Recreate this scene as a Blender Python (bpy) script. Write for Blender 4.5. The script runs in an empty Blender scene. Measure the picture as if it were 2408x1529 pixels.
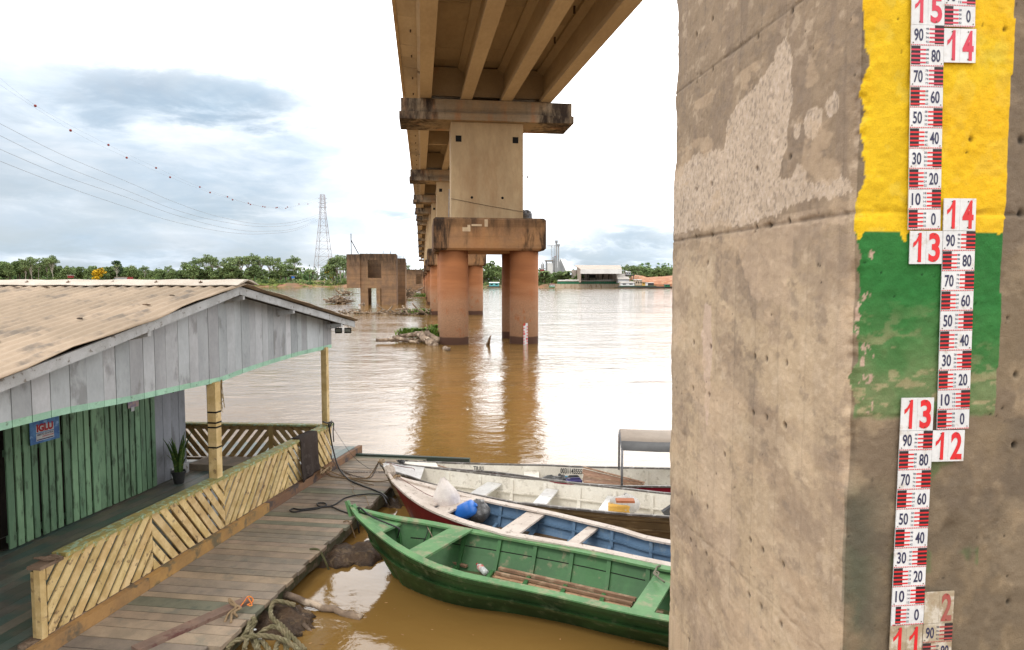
import bpy, bmesh, math, random
import numpy as np
from mathutils import Vector, Matrix
R = math.radians
random.seed(7)
SC = bpy.context.scene
COL = SC.collection
# ------------------------------------------------------------------ camera
F, HZ, CAMH, CX, CY = 1605.0, 664.0, 4.2, 1204.0, 764.5
PITCH = math.atan((CY - HZ) / F)
cam = bpy.data.cameras.new('camera')
cam.sensor_width = 36.0
cam.lens = 36.0 * F / 2408.0
cam.clip_start = 0.05
cam.clip_end = 9000
co = bpy.data.objects.new('camera', cam)
co.location = (0, 0, CAMH)
co.rotation_euler = (math.pi / 2 - PITCH, 0, 0)
COL.objects.link(co)
SC.camera = co
SC.view_settings.view_transform = 'Standard'
SC.view_settings.look = 'None'
SC.view_settings.gamma = 1.0
SC.view_settings.exposure = 0.0
SC.view_settings.use_curve_mapping = False

def ray(px, py):
    x = px - CX; u = CY - py
    return (x, F*math.cos(PITCH) + u*math.sin(PITCH), -F*math.sin(PITCH) + u*math.cos(PITCH))
def P(px, py, z=0.0):
    r = ray(px, py); t = (z - CAMH) / r[2]
    return Vector((r[0]*t, r[1]*t, z))
def at(px, py, Y):
    r = ray(px, py); t = Y / r[1]
    return Vector((r[0]*t, Y, CAMH + r[2]*t))
def pl(px, py, p0, d):
    r = ray(px, py)
    det = -r[0]*d[1] + d[0]*r[1]
    s = (-p0[0]*d[1] + d[0]*p0[1]) / det
    w = (r[0]*s - p0[0], r[1]*s - p0[1])
    return w[0]*d[0] + w[1]*d[1], CAMH + r[2]*s

# ------------------------------------------------------------------ world: overcast sky with blue-grey patches
W = bpy.data.worlds.new('World'); SC.world = W; W.use_nodes = True
nt = W.node_tree; nt.nodes.clear()
class NT:
    def __init__(s, tree): s.t = tree
    def n(s, kind, **kw):
        nd = s.t.nodes.new(kind)
        for k, v in kw.items():
            if k.startswith('i_'):
                key = k[2:]
                nd.inputs[int(key) if key.isdigit() else key.replace('_', ' ')].default_value = v
            else: setattr(nd, k, v)
        return nd
    def l(s, a, b): s.t.links.new(a, b)
    def math(s, op, a, b=None, c=None, clamp=False):
        nd = s.t.nodes.new('ShaderNodeMath'); nd.operation = op; nd.use_clamp = clamp
        for i, q in enumerate((a, b, c)):
            if q is None: continue
            if isinstance(q, (int, float)): nd.inputs[i].default_value = q
            else: s.l(q, nd.inputs[i])
        return nd.outputs[0]
    def mix(s, f, a, b, bt='MIX'):
        nd = s.t.nodes.new('ShaderNodeMix'); nd.data_type = 'RGBA'; nd.blend_type = bt
        for sock, q in ((nd.inputs[0], f), (nd.inputs[6], a), (nd.inputs[7], b)):
            if isinstance(q, (int, float)): sock.default_value = q
            elif isinstance(q, (tuple, list)): sock.default_value = (*q[:3], 1)
            else: s.l(q, sock)
        return nd.outputs[2]
    def noise(s, vec, scale, detail=4, rough=.55, dist=0):
        nd = s.t.nodes.new('ShaderNodeTexNoise')
        nd.inputs['Scale'].default_value = scale; nd.inputs['Detail'].default_value = detail
        nd.inputs['Roughness'].default_value = rough; nd.inputs['Distortion'].default_value = dist
        if vec is not None: s.l(vec, nd.inputs['Vector'])
        return nd.outputs['Fac']
    def ramp(s, f, a, b):
        nd = s.t.nodes.new('ShaderNodeMapRange'); nd.clamp = True; nd.interpolation_type = 'SMOOTHSTEP'
        nd.inputs[1].default_value = a; nd.inputs[2].default_value = b
        s.l(f, nd.inputs[0]); return nd.outputs[0]
    def mapping(s, vec, scale=(1, 1, 1), loc=(0, 0, 0), rot=(0, 0, 0)):
        nd = s.t.nodes.new('ShaderNodeMapping')
        nd.inputs['Scale'].default_value = scale; nd.inputs['Location'].default_value = loc
        nd.inputs['Rotation'].default_value = rot
        s.l(vec, nd.inputs['Vector']); return nd.outputs[0]
SUN_EL, SUN_AZ = R(58), R(215)
w = NT(nt)
sky = w.n('ShaderNodeTexSky'); sky.sky_type = 'NISHITA'; sky.sun_disc = False
sky.sun_elevation = SUN_EL; sky.sun_rotation = SUN_AZ
tc = w.n('ShaderNodeTexCoord'); d = tc.outputs['Generated']
sp = w.n('ShaderNodeSeparateXYZ'); w.l(d, sp.inputs[0])
az = w.math('ARCTAN2', sp.outputs[0], sp.outputs[1])
el = w.math('ARCSINE', sp.outputs[2])
nv = w.mapping(d, (1, 1, 2.6))
n1 = w.noise(nv, 3.2, 7, .58, .4)
n2 = w.noise(w.mapping(d, (1, 1, 3.4), (5, 2, 1)), 7.5, 6, .6, .3)
n3 = w.noise(w.mapping(d, (1, 1, 2), (9, 4, 7)), 2.0, 5, .5)
azw = w.math('ADD', az, w.math('MULTIPLY', w.math('SUBTRACT', n1, .5), .30))
elw = w.math('ADD', el, w.math('MULTIPLY', w.math('SUBTRACT', n2, .5), .12))
def dirang(px, py):
    r = Vector(ray(px, py)).normalized()
    return math.atan2(r.x, r.y), math.asin(r.z)
mask = None
for px, py, sx, sy, amp in ((440, 235, .17, .034, 1.0), (215, 240, .12, .045, .62), (600, 265, .08, .022, .75),
                            (510, 478, .10, .022, .72), (0, 420, .09, .036, .95), (20, 500, .09, .024, .7),
                            (0, 560, .16, .026, 1.0), (330, 430, .16, .05, .35), (0, 150, .07, .08, .45),
                            (90, 0, .16, .03, .4), (300, 590, .25, .022, .75), (620, 600, .12, .022, .7),
                            (870, 510, .06, .02, .5), (1480, 560, .09, .022, .62), (1350, 600, .16, .016, .6),
                            (120, 470, .45, .10, .46), (560, 560, .3, .04, .40), (330, 330, .2, .05, .3), (-500, 400, .3, .12, .6), (800, 600, .1, .02, .5)):
    a0, e0 = dirang(px, py)
    q = w.math('ADD', w.math('POWER', w.math('ABSOLUTE', w.math('DIVIDE', w.math('SUBTRACT', azw, a0), sx)), 2),
               w.math('POWER', w.math('ABSOLUTE', w.math('DIVIDE', w.math('SUBTRACT', elw, e0), sy)), 2))
    g = w.math('MULTIPLY', w.math('EXPONENT', w.math('MULTIPLY', q, -1)), amp)
    mask = g if mask is None else w.math('MAXIMUM', mask, g)
brk = w.ramp(n2, .30, .62)
mask = w.math('MULTIPLY', mask, w.math('MULTIPLY_ADD', brk, .4, .8), clamp=True)
mask = w.math('MULTIPLY_ADD', w.math('POWER', w.math('SUBTRACT', 1, mask, clamp=True), 2.2), -1, 1, clamp=True)
high = w.ramp(el, R(16), R(48))
back = w.ramp(w.math('ABSOLUTE', az), 1.2, 2.1)
glowa, glowe = dirang(1750, 120)
gq = w.math('ADD', w.math('POWER', w.math('ABSOLUTE', w.math('DIVIDE', w.math('SUBTRACT', az, glowa), 1.05)), 2),
            w.math('POWER', w.math('ABSOLUTE', w.math('DIVIDE', w.math('SUBTRACT', el, glowe), .42)), 2))
glow = w.math('EXPONENT', w.math('MULTIPLY', gq, -1))
white = w.mix(high, (2.2, 2.2, 2.22), (2.5, 2.5, 2.52))
white = w.mix(back, white, (2.5, 2.45, 2.4))
white = w.mix(glow, white, (3.9, 3.85, 3.8))
soft = w.ramp(n3, .35, .7)
white = w.mix(w.math('MULTIPLY', soft, .35), white, w.mix(high, (1.4, 1.44, 1.5), (1.7, 1.75, 1.8)))
lsec = w.math('MULTIPLY', w.ramp(w.math('MULTIPLY', azw, -1), .10, .34), w.math('SUBTRACT', 1, w.ramp(elw, R(9), R(19))))
rsec = w.math('MULTIPLY', w.ramp(azw, -.12, .10), w.math('SUBTRACT', 1, w.ramp(elw, R(3.2), R(8))))
lcol = w.mix(w.ramp(w.noise(w.mapping(d, (1, 1, 4), (2, 7, 3)), 5.5, 7, .6, .4), .34, .66), (.66, .80, .95), (1.35, 1.37, 1.4))
white = w.mix(w.math('MULTIPLY', w.math('MAXIMUM', lsec, w.math('MULTIPLY', rsec, .75)), .97), white, lcol)
grey = w.mix(w.ramp(n1, .35, .65), (.52, .68, .84), (.68, .77, .86))
cloud = w.mix(mask, white, grey)
skyc = w.mix(1.0, sky.outputs[0], (.10, .10, .10), 'MULTIPLY')
fin = w.mix(w.math('MULTIPLY', w.math('MULTIPLY', mask, brk), .25), cloud, skyc)
bg = w.n('ShaderNodeBackground'); bg.inputs[1].default_value = 1.0
w.l(fin, bg.inputs[0])
wo = w.n('ShaderNodeOutputWorld'); w.l(bg.outputs[0], wo.inputs[0])
sl = bpy.data.lights.new('sun', 'SUN'); sl.energy = 1.1; sl.angle = R(18); sl.color = (1, .96, .9)
so = bpy.data.objects.new('sun', sl); COL.objects.link(so)
sd = Vector((math.sin(SUN_AZ)*math.cos(SUN_EL), math.cos(SUN_AZ)*math.cos(SUN_EL), math.sin(SUN_EL)))
so.rotation_euler = sd.to_track_quat('Z', 'Y').to_euler()

# ------------------------------------------------------------------ helpers
ROOTM = {}
def tag(o, label=None, cat=None, group=None, kind=None):
    if label: o['label'] = label
    if cat: o['category'] = cat
    if group: o['group'] = group
    if kind: o['kind'] = kind
    return o
def thing(name, label, cat, loc=(0, 0, 0), rz=0.0, group=None):
    o = bpy.data.objects.new(name, None); COL.objects.link(o)
    o.location = loc; o.rotation_euler = (0, 0, rz); o.empty_display_size = .2
    ROOTM[o.name] = Matrix.Translation(Vector(loc)) @ Matrix.Rotation(rz, 4, 'Z')
    tag(o, label, cat, group)
    return o
def rootm(o):
    while o.parent is not None: o = o.parent
    return ROOTM.get(o.name, Matrix.Identity(4))
class MB:
    def __init__(s): s.v = []; s.f = []; s.c = []; s.m = []
    def add(s, vs, fs, col=(1, 1, 1), mi=0):
        b = len(s.v); s.v += [tuple(x) for x in vs]
        for f in fs:
            s.f.append(tuple(b + i for i in f)); s.c.append(col); s.m.append(mi)
        return s
    def box(s, c, sz, rz=0.0, col=(1, 1, 1), mi=0, M=None):
        hx, hy, hz = sz[0]/2, sz[1]/2, sz[2]/2
        vs = []
        for x, y, z in ((-1,-1,-1),(1,-1,-1),(1,1,-1),(-1,1,-1),(-1,-1,1),(1,-1,1),(1,1,1),(-1,1,1)):
            p = Vector((x*hx, y*hy, z*hz))
            if M is not None: p = M @ p
            elif rz: p = Matrix.Rotation(rz, 3, 'Z') @ p
            vs.append(p + Vector(c))
        return s.add(vs, ((0,3,2,1),(4,5,6,7),(0,1,5,4),(1,2,6,5),(2,3,7,6),(3,0,4,7)), col, mi)
    def hexa(s, b, t, col=(1, 1, 1), mi=0):
        n = len(b)
        fs = [tuple(range(n-1, -1, -1)), tuple(range(n, 2*n))]
        fs += [(i, (i+1) % n, n+(i+1) % n, n+i) for i in range(n)]
        return s.add(list(b)+list(t), fs, col, mi)
    def beam(s, p0, p1, w, h, col=(1, 1, 1), mi=0, up=(0, 0, 1)):
        p0 = Vector(p0); p1 = Vector(p1); a = (p1-p0).normalized(); up = Vector(up)
        side = a.cross(up)
        if side.length < 1e-4: side = a.cross(Vector((1, 0, 0)))
        side.normalize(); u2 = side.cross(a).normalized()
        vs = []
        for p in (p0, p1):
            for sx, sy in ((-1,-1),(1,-1),(1,1),(-1,1)): vs.append(p + side*sx*w/2 + u2*sy*h/2)
        return s.add(vs, ((3,2,1,0),(4,5,6,7),(0,1,5,4),(1,2,6,5),(2,3,7,6),(3,0,4,7)), col, mi)
    def tube(s, pts, r, n=6, col=(1, 1, 1), mi=0, cap=True):
        pts = [Vector(p) for p in pts]; rings = []
        prev = None
        for i, p in enumerate(pts):
            a = (pts[min(i+1, len(pts)-1)] - pts[max(i-1, 0)])
            if a.length < 1e-6: a = Vector((0, 0, 1))
            a.normalize()
            if prev is None:
                ref = Vector((0, 0, 1)) if abs(a.z) < .9 else Vector((1, 0, 0))
                e1 = a.cross(ref).normalized()
            else:
                e1 = prev - a*prev.dot(a)
                e1 = e1.normalized() if e1.length > 1e-5 else a.cross(Vector((0, 1, 0))).normalized()
            prev = e1; e2 = a.cross(e1)
            rr = r[i] if isinstance(r, (list, tuple)) else r
            rings.append([p + e1*rr*math.cos(2*math.pi*k/n) + e2*rr*math.sin(2*math.pi*k/n) for k in range(n)])
        return s.loft(rings, True, cap, col, mi)
    def loft(s, rings, closed=True, cap=False, col=(1, 1, 1), mi=0):
        n = len(rings[0]); vs = [p for r in rings for p in r]; fs = []
        for i in range(len(rings)-1):
            for k in range(n if closed else n-1):
                k2 = (k+1) % n
                fs.append((i*n+k, i*n+k2, (i+1)*n+k2, (i+1)*n+k))
        if cap:
            fs.append(tuple(range(n-1, -1, -1))); fs.append(tuple((len(rings)-1)*n+k for k in range(n)))
        return s.add(vs, fs, col, mi)
    def lathe(s, c, prof, n=16, col=(1, 1, 1), mi=0, ax=None):
        c = Vector(c)
        M = Matrix.Identity(3) if ax is None else Vector(ax).to_track_quat('Z', 'Y').to_matrix()
        return s.loft([[c + M @ Vector((r*math.cos(2*math.pi*k/n), r*math.sin(2*math.pi*k/n), z)) for k in range(n)] for r, z in prof], True, True, col, mi)
    def blob(s, c, rad, seed=0, amp=.15, n=14, m=9, col=(1, 1, 1), mi=0, M=None):
        rnd = random.Random(seed); c = Vector(c)
        ph = [(rnd.uniform(0, 6.3), rnd.uniform(1, 4), rnd.uniform(1, 5)) for _ in range(6)]
        rings = []
        for i in range(m+1):
            th = math.pi*i/m; ring = []
            for k in range(n):
                p = 2*math.pi*k/n
                q = 1 + amp*sum(math.sin(a*0.9 + b*p*0 + round(b)*p + cc*th) for a, b, cc in ph)/3
                v = Vector((rad[0]*math.sin(th)*math.cos(p)*q, rad[1]*math.sin(th)*math.sin(p)*q, rad[2]*math.cos(th)*q))
                ring.append((M @ v if M is not None else v) + c)
            rings.append(ring)
        return s.loft(rings, True, True, col, mi)
    def prism(s, poly, off, col=(1, 1, 1), mi=0):
        off = Vector(off)
        return s.hexa([Vector(p) for p in poly], [Vector(p)+off for p in poly], col, mi)
    def build(s, name, mats, parent=None, smooth=False, fix=True):
        me = bpy.data.meshes.new(name)
        v = s.v
        if parent is not None:
            inv = rootm(parent).inverted(); v = [inv @ Vector(p) for p in v]
        me.from_pydata([tuple(p) for p in v], [], s.f)
        if not isinstance(mats, (list, tuple)): mats = [mats]
        for m in mats: me.materials.append(m)
        me.polygons.foreach_set('material_index', s.m)
        if smooth: me.polygons.foreach_set('use_smooth', [True]*len(s.f))
        at_ = me.color_attributes.new('Col', 'FLOAT_COLOR', 'CORNER')
        cols = []
        for f, c in zip(s.f, s.c): cols += list((c[0], c[1], c[2], 1.0))*len(f)
        at_.data.foreach_set('color', cols)
        me.update()
        if fix:
            bm = bmesh.new(); bm.from_mesh(me); bmesh.ops.recalc_face_normals(bm, faces=bm.faces); bm.to_mesh(me); bm.free()
        o = bpy.data.objects.new(name, me); COL.objects.link(o)
        if parent is not None: o.parent = parent
        return o
def copy_tree(o, parent=None):
    c = o.copy(); COL.objects.link(c)
    if parent is not None: c.parent = parent
    for ch in list(o.children): copy_tree(ch, c)
    return c
def interp(pts, u):
    # polyline by list of (key, Vector)
    for i in range(len(pts)-1):
        if u <= pts[i+1][0] or i == len(pts)-2:
            a, b = pts[i], pts[i+1]; t = (u-a[0])/(b[0]-a[0]) if b[0] != a[0] else 0
            return a[1].lerp(b[1], t)
def spline(pts, k=8):
    pts = [Vector(p) for p in pts]; out = []
    for i in range(len(pts)-1):
        p0 = pts[max(i-1, 0)]; p1 = pts[i]; p2 = pts[i+1]; p3 = pts[min(i+2, len(pts)-1)]
        for j in range(k):
            t = j/k
            out.append(.5*((2*p1)+(-p0+p2)*t+(2*p0-5*p1+4*p2-p3)*t*t+(-p0+3*p1-3*p2+p3)*t**3))
    out.append(pts[-1]); return out
def j(c, a=.1):
    q = 1 + random.uniform(-a, a); return (c[0]*q, c[1]*q*(1+random.uniform(-a, a)*.2), c[2]*q*(1+random.uniform(-a, a)*.3))

# ------------------------------------------------------------------ materials
MATS = {}
def mat(name, c1, c2=None, c3=None, s1=3, s3=8, t3=.58, rough=.7, bump=.25, bs=60, st=(1, 1, 1), metal=0.0,
        spec=.35, attr=True, s3st=None, e3=.06, d1=5, a3=1.0, bd=.01, trans=0.0):
    if name in MATS: return MATS[name]
    m = bpy.data.materials.new(name); m.use_nodes = True; t = m.node_tree; t.nodes.clear(); q = NT(t)
    out = q.n('ShaderNodeOutputMaterial'); b = q.n('ShaderNodeBsdfPrincipled')
    q.l(b.outputs[0], out.inputs[0])
    tcn = q.n('ShaderNodeTexCoord'); vec = tcn.outputs['Object']
    if attr:
        an = q.n('ShaderNodeAttribute'); an.attribute_name = 'Col'
        va = q.n('ShaderNodeVectorMath'); va.operation = 'MULTIPLY_ADD'; q.l(an.outputs['Vector'], va.inputs[0]); va.inputs[1].default_value = (11, 13, 7); q.l(vec, va.inputs[2]); vec = va.outputs[0]
    mv = q.mapping(vec, st)
    c2 = c2 or tuple(x*.75 for x in c1)
    col = q.mix(q.ramp(q.noise(mv, s1, d1, .6), .36, .64), c1, c2)
    if c3 is not None:
        mv3 = q.mapping(vec, s3st or st, (3.3, 1.7, 9.1))
        f3 = q.ramp(q.noise(mv3, s3, 6, .62), t3-e3, t3+e3)
        if a3 < 1: f3 = q.math('MULTIPLY', f3, a3)
        col = q.mix(f3, col, c3)
    fine = q.noise(mv, s1*14, 3, .6)
    col = q.mix(1.0, col, q.mix(fine, (.82, .82, .82), (1.12, 1.12, 1.12)), 'MULTIPLY')
    if attr:
        col = q.mix(1.0, col, an.outputs['Color'], 'MULTIPLY')
    q.l(col, b.inputs['Base Color'])
    b.inputs['Roughness'].default_value = rough; b.inputs['Metallic'].default_value = metal
    b.inputs['Specular IOR Level'].default_value = spec
    if trans: b.inputs['Transmission Weight'].default_value = trans
    if bump:
        bn = q.n('ShaderNodeBump'); bn.inputs['Strength'].default_value = bump; bn.inputs['Distance'].default_value = bd
        q.l(q.noise(mv, bs, 5, .65), bn.inputs['Height']); q.l(bn.outputs[0], b.inputs['Normal'])
    MATS[name] = m; return m
# ---- vertex-colour driven rough concrete for the near pier
def mat_vcol(name, rough=.85, bump=.5, bs=90, bd=.01):
    m = bpy.data.materials.new(name); m.use_nodes = True; t = m.node_tree; t.nodes.clear(); q = NT(t)
    out = q.n('ShaderNodeOutputMaterial'); b = q.n('ShaderNodeBsdfPrincipled'); q.l(b.outputs[0], out.inputs[0])
    an = q.n('ShaderNodeAttribute'); an.attribute_name = 'Col'
    vec = q.n('ShaderNodeTexCoord').outputs['Object']
    col = q.mix(1.0, an.outputs['Color'], q.mix(q.noise(vec, 140, 4, .7), (.72, .72, .72), (1.25, 1.25, 1.25)), 'MULTIPLY')
    q.l(col, b.inputs['Base Color']); b.inputs['Roughness'].default_value = rough
    b.inputs['Specular IOR Level'].default_value = .25
    bn = q.n('ShaderNodeBump'); bn.inputs['Strength'].default_value = bump; bn.inputs['Distance'].default_value = bd
    h = q.math('ADD', q.noise(vec, bs, 6, .7), q.math('MULTIPLY', q.noise(vec, 22, 4, .6), 1.2))
    q.l(h, bn.inputs['Height']); q.l(bn.outputs[0], b.inputs['Normal'])
    return m

# ---- text as flat meshes
TXT = {}
def text_geo(s, bold=0.0):
    k = (s, bold)
    if k in TXT: return TXT[k]
    cu = bpy.data.curves.new('t', 'FONT'); cu.body = s; cu.size = 1; cu.offset = bold; cu.resolution_u = 4
    o = bpy.data.objects.new('t', cu); COL.objects.link(o)
    dg = bpy.context.evaluated_depsgraph_get(); dg.update()
    me = bpy.data.meshes.new_from_object(o.evaluated_get(dg))
    vs = [tuple(v.co) for v in me.vertices]; fs = [tuple(p.vertices) for p in me.polygons]
    bpy.data.objects.remove(o); bpy.data.curves.remove(cu); bpy.data.meshes.remove(me)
    x0 = min(v[0] for v in vs); x1 = max(v[0] for v in vs); y0 = min(v[1] for v in vs); y1 = max(v[1] for v in vs)
    vs = [((v[0]-x0)/(x1-x0), (v[1]-y0)/(y1-y0)) for v in vs]
    TXT[k] = (vs, fs); return TXT[k]
def put_text(mb, s, org, ex, ey, w_, h_, bold=0.0, col=(1, 1, 1), mi=0):
    """text filling a w x h box whose lower left corner is org; ex, ey unit vectors"""
    vs, fs = text_geo(s, bold)
    org = Vector(org); ex = Vector(ex); ey = Vector(ey)
    mb.add([org + ex*(x*w_) + ey*(y*h_) for x, y in vs], fs, col, mi)
# ------------------------------------------------------------------ river
def mat_water():
    m = bpy.data.materials.new('muddy_water'); m.use_nodes = True; t = m.node_tree; t.nodes.clear(); q = NT(t)
    out = q.n('ShaderNodeOutputMaterial'); b = q.n('ShaderNodeBsdfPrincipled'); q.l(b.outputs[0], out.inputs[0])
    geo = q.n('ShaderNodeNewGeometry'); pos = geo.outputs['Position']
    sp = q.n('ShaderNodeSeparateXYZ'); q.l(pos, sp.inputs[0])
    col = q.mix(q.ramp(q.noise(q.mapping(pos, (1, 1.6, 1)), .22, 5, .55, .8), .3, .7), (.190, .107, .029), (.220, .127, .037))
    q.l(col, b.inputs['Base Color'])
    b.inputs['Roughness'].default_value = .045; b.inputs['IOR'].default_value = 1.45
    b.inputs['Specular IOR Level'].default_value = .62
    calm = q.ramp(sp.outputs[1], 9, 42)
    h1 = q.noise(q.mapping(pos, (1, 1.4, 1)), 1.7, 5, .6, .6)
    h2 = q.noise(q.mapping(pos, (1, 1.8, 1), (7, 3, 0), (0, 0, .5)), .42, 4, .5, .5)
    h3 = q.noise(pos, 6.5, 3, .55)
    patch = q.ramp(q.noise(q.mapping(pos, (1, 2.2, 1), (2, 9, 0)), .055, 4, .55, .5), .32, .62)
    amp = q.math('MULTIPLY_ADD', calm, .60, .10)
    amp = q.math('MULTIPLY', amp, q.math('MULTIPLY_ADD', patch, .65, .5))
    hh = q.math('ADD', q.math('MULTIPLY', h1, .8), q.math('MULTIPLY', h2, 1.5))
    hh = q.math('ADD', hh, q.math('MULTIPLY', h3, .12))
    bn = q.n('ShaderNodeBump'); bn.inputs['Distance'].default_value = .075; bn.inputs['Strength'].default_value = 1.0
    q.l(q.math('MULTIPLY', hh, amp), bn.inputs['Height']); q.l(bn.outputs[0], b.inputs['Normal'])
    return m
mb = MB(); mb.add([(-2500, -60, 0), (2500, -60, 0), (2500, 2500, 0), (-2500, 2500, 0)], [(0, 1, 2, 3)])
tag(mb.build('river', mat_water(), fix=False), kind='structure')

# ------------------------------------------------------------------ far bank terrain
SHORE = [(-2500, 660), (-900, 640), (-460, 630), (-193, 615), (-60, 590), (0, 560), (60, 520), (110, 500), (240, 520), (700, 640), (2500, 700)]
def shore(x):
    return float(np.interp(x, [s[0] for s in SHORE], [s[1] for s in SHORE])) + 2.5*math.sin(x*.11) + 1.6*math.sin(x*.31+1)
def bank_z(x, off):
    h1 = 2.7 + 1.1*math.sin(x*.05) + .8*math.sin(x*.13+2) + .4*math.sin(x*.41)
    if x > 100: h1 += min((x-100)*.06, 4.5)
    return float(np.interp(off, [-8, 0, 3, 7, 25, 80, 300, 1800], [-1.5, -.05, .7, h1*.8, h1+1, h1+1.8, h1+3, h1+10]))
m_bank = mat('bank_soil', (.30, .155, .09), (.19, .12, .075), (.07, .10, .03), s1=.08, s3=.05, t3=.5, e3=.08, rough=.95, bump=.6, bs=.8, bd=.6, st=(1, 1, 3))
mb = MB()
xs = [-2500 + 12*i for i in range(418)]
offs = [-8, 0, 1.5, 3, 5, 7, 12, 25, 80, 300, 1800]
rings = [[Vector((x, shore(x)+o, bank_z(x, o) + (random.uniform(-.4, .4) if 2 < o < 30 else 0))) for o in offs] for x in xs]
mb.loft(rings, False, False)
tag(mb.build('far_bank_ground', m_bank, smooth=False), kind='structure')

# ------------------------------------------------------------------ bridge
AL = R(7.6)
BU = Vector((math.cos(AL), math.sin(AL), 0)); BV = Vector((-math.sin(AL), math.cos(AL), 0))
BO = Vector((-1.87, 49.03, 0)); SPAN = 42.2
def crown(k):   # height of the cross-head top at pier k (pier 1 = nearest in the water)
    return 16.57 + (2.07*(k-1) if k <= 6 else 2.07*5 - .55*(k-6)**1.7*.5)
m_con = mat('bridge_concrete', (.47, .345, .20), (.39, .28, .16), (.30, .18, .09), s1=.6, s3=.35, t3=.60, e3=.1, rough=.85, bump=.3, bs=9, bd=.03, st=(1, 1, .35), a3=.7)
m_under = mat('girder_concrete', (.47, .38, .27), (.40, .315, .22), (.50, .25, .12), s1=.5, s3=.22, t3=.66, e3=.05, rough=.85, bump=.25, bs=8, bd=.02, st=(1, .3, 1), a3=.5)
def mat_stained(name, base, base2, dark, rust, z0, z1, endm=5.0):
    """weathered cross-head / cap concrete: soot and rust at the ends and along the top"""
    m = bpy.data.materials.new(name); m.use_nodes = True; t = m.node_tree; t.nodes.clear(); q = NT(t)
    out = q.n('ShaderNodeOutputMaterial'); b = q.n('ShaderNodeBsdfPrincipled'); q.l(b.outputs[0], out.inputs[0])
    vec = q.n('ShaderNodeTexCoord').outputs['Object']; sp = q.n('ShaderNodeSeparateXYZ'); q.l(vec, sp.inputs[0])
    sv = q.mapping(vec, (1, 1, .22))
    nz = q.noise(sv, 1.3, 7, .65, .3); nb = q.noise(vec, .8, 6, .6)
    col = q.mix(q.ramp(nb, .35, .65), base, base2)
    col = q.mix(q.math('MULTIPLY', q.ramp(q.noise(q.mapping(vec, (1, 1, .12), (4, 0, 0)), .9, 5, .6), .5, .66), .6), col, rust)
    strat = q.noise(q.mapping(vec, (.04, .04, 1)), 1.5, 6, .65)
    col = q.mix(q.math('MULTIPLY', q.ramp(strat, .46, .62), .55), col, tuple(x*.55 for x in base))
    ends = q.ramp(q.math('ADD', q.math('ABSOLUTE', sp.outputs[0]), q.math('MULTIPLY', q.math('SUBTRACT', nz, .5), 9)), endm*.52, endm*.92)
    top = q.ramp(q.math('ADD', sp.outputs[2], q.math('MULTIPLY', q.math('SUBTRACT', nz, .5), 3.5)), z0, z1)
    f = q.math('MULTIPLY', q.math('MAXIMUM', ends, q.math('MULTIPLY', top, .85)), q.math('MULTIPLY_ADD', q.ramp(q.noise(q.mapping(vec, (1, 1, .3), (8, 1, 2)), 2.2, 6, .65), .3, .6), .55, .45))
    col = q.mix(f, col, dark)
    col = q.mix(1.0, col, q.mix(q.noise(vec, 6, 5, .7), (.75, .75, .75), (1.2, 1.2, 1.2)), 'MULTIPLY')
    q.l(col, b.inputs['Base Color']); b.inputs['Roughness'].default_value = .88; b.inputs['Specular IOR Level'].default_value = .2
    bn = q.n('ShaderNodeBump'); bn.inputs['Strength'].default_value = .35; bn.inputs['Distance'].default_value = .03
    q.l(q.noise(vec, 10, 5, .7), bn.inputs['Height']); q.l(bn.outputs[0], b.inputs['Normal'])
    return m
m_cross = mat_stained('stained_crosshead', (.37, .275, .175), (.30, .24, .17), (.035, .024, .018), (.42, .19, .085), 99, 100, 5.6)
m_cap = mat_stained('stained_pile_cap', (.36, .195, .09), (.30, .17, .09), (.030, .020, .014), (.40, .19, .08), 6.9, 8.9, 4.3)
def mat_pile():
    m = bpy.data.materials.new('pile_concrete'); m.use_nodes = True; t = m.node_tree; t.nodes.clear(); q = NT(t)
    out = q.n('ShaderNodeOutputMaterial'); b = q.n('ShaderNodeBsdfPrincipled'); q.l(b.outputs[0], out.inputs[0])
    vec = q.n('ShaderNodeNewGeometry').outputs['Position']; sp = q.n('ShaderNodeSeparateXYZ'); q.l(vec, sp.inputs[0])
    z = sp.outputs[2]
    band = q.noise(q.mapping(vec, (.15, .15, 1)), 1.6, 6, .6)
    up = q.mix(q.ramp(band, .35, .65), (.31, .120, .046), (.25, .096, .037))
    sp2 = q.noise(vec, 13, 5, .75)
    low = q.mix(q.ramp(sp2, .38, .66), (.33, .185, .105), (.235, .135, .08))
    low = q.mix(q.math('MULTIPLY', q.ramp(q.noise(q.mapping(vec, (1, 1, .6)), 2.2, 6, .65), .56, .66), .65), low, (.30, .10, .036))
    zz = q.math('ADD', z, q.math('MULTIPLY', q.math('SUBTRACT', band, .5), 2.2))
    col = q.mix(q.ramp(zz, 1.6, 4.4), low, up)
    wet = q.ramp(q.math('ADD', z, q.math('MULTIPLY', q.math('SUBTRACT', q.noise(vec, 1.2, 4), .5), .16)), .46, .56)
    col = q.mix(wet, (.095, .05, .035), col)
    q.l(col, b.inputs['Base Color']); b.inputs['Roughness'].default_value = .85; b.inputs['Specular IOR Level'].default_value = .25
    bn = q.n('ShaderNodeBump'); bn.inputs['Strength'].default_value = .45; bn.inputs['Distance'].default_value = .03
    q.l(q.noise(vec, 8, 6, .75), bn.inputs['Height']); q.l(bn.outputs[0], b.inputs['Normal'])
    return m
m_pile = mat_pile()
m_black = mat('dark_opening', (.006, .005, .004), rough=.9, bump=0)
def BL(o, u, v, z): return o + BU*u + BV*v + Vector((0, 0, z))
ORD = ['', 'nearest', 'second', 'third', 'fourth', 'fifth', 'sixth', 'seventh', 'eighth', 'ninth', 'tenth', 'eleventh', 'twelfth']
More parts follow.
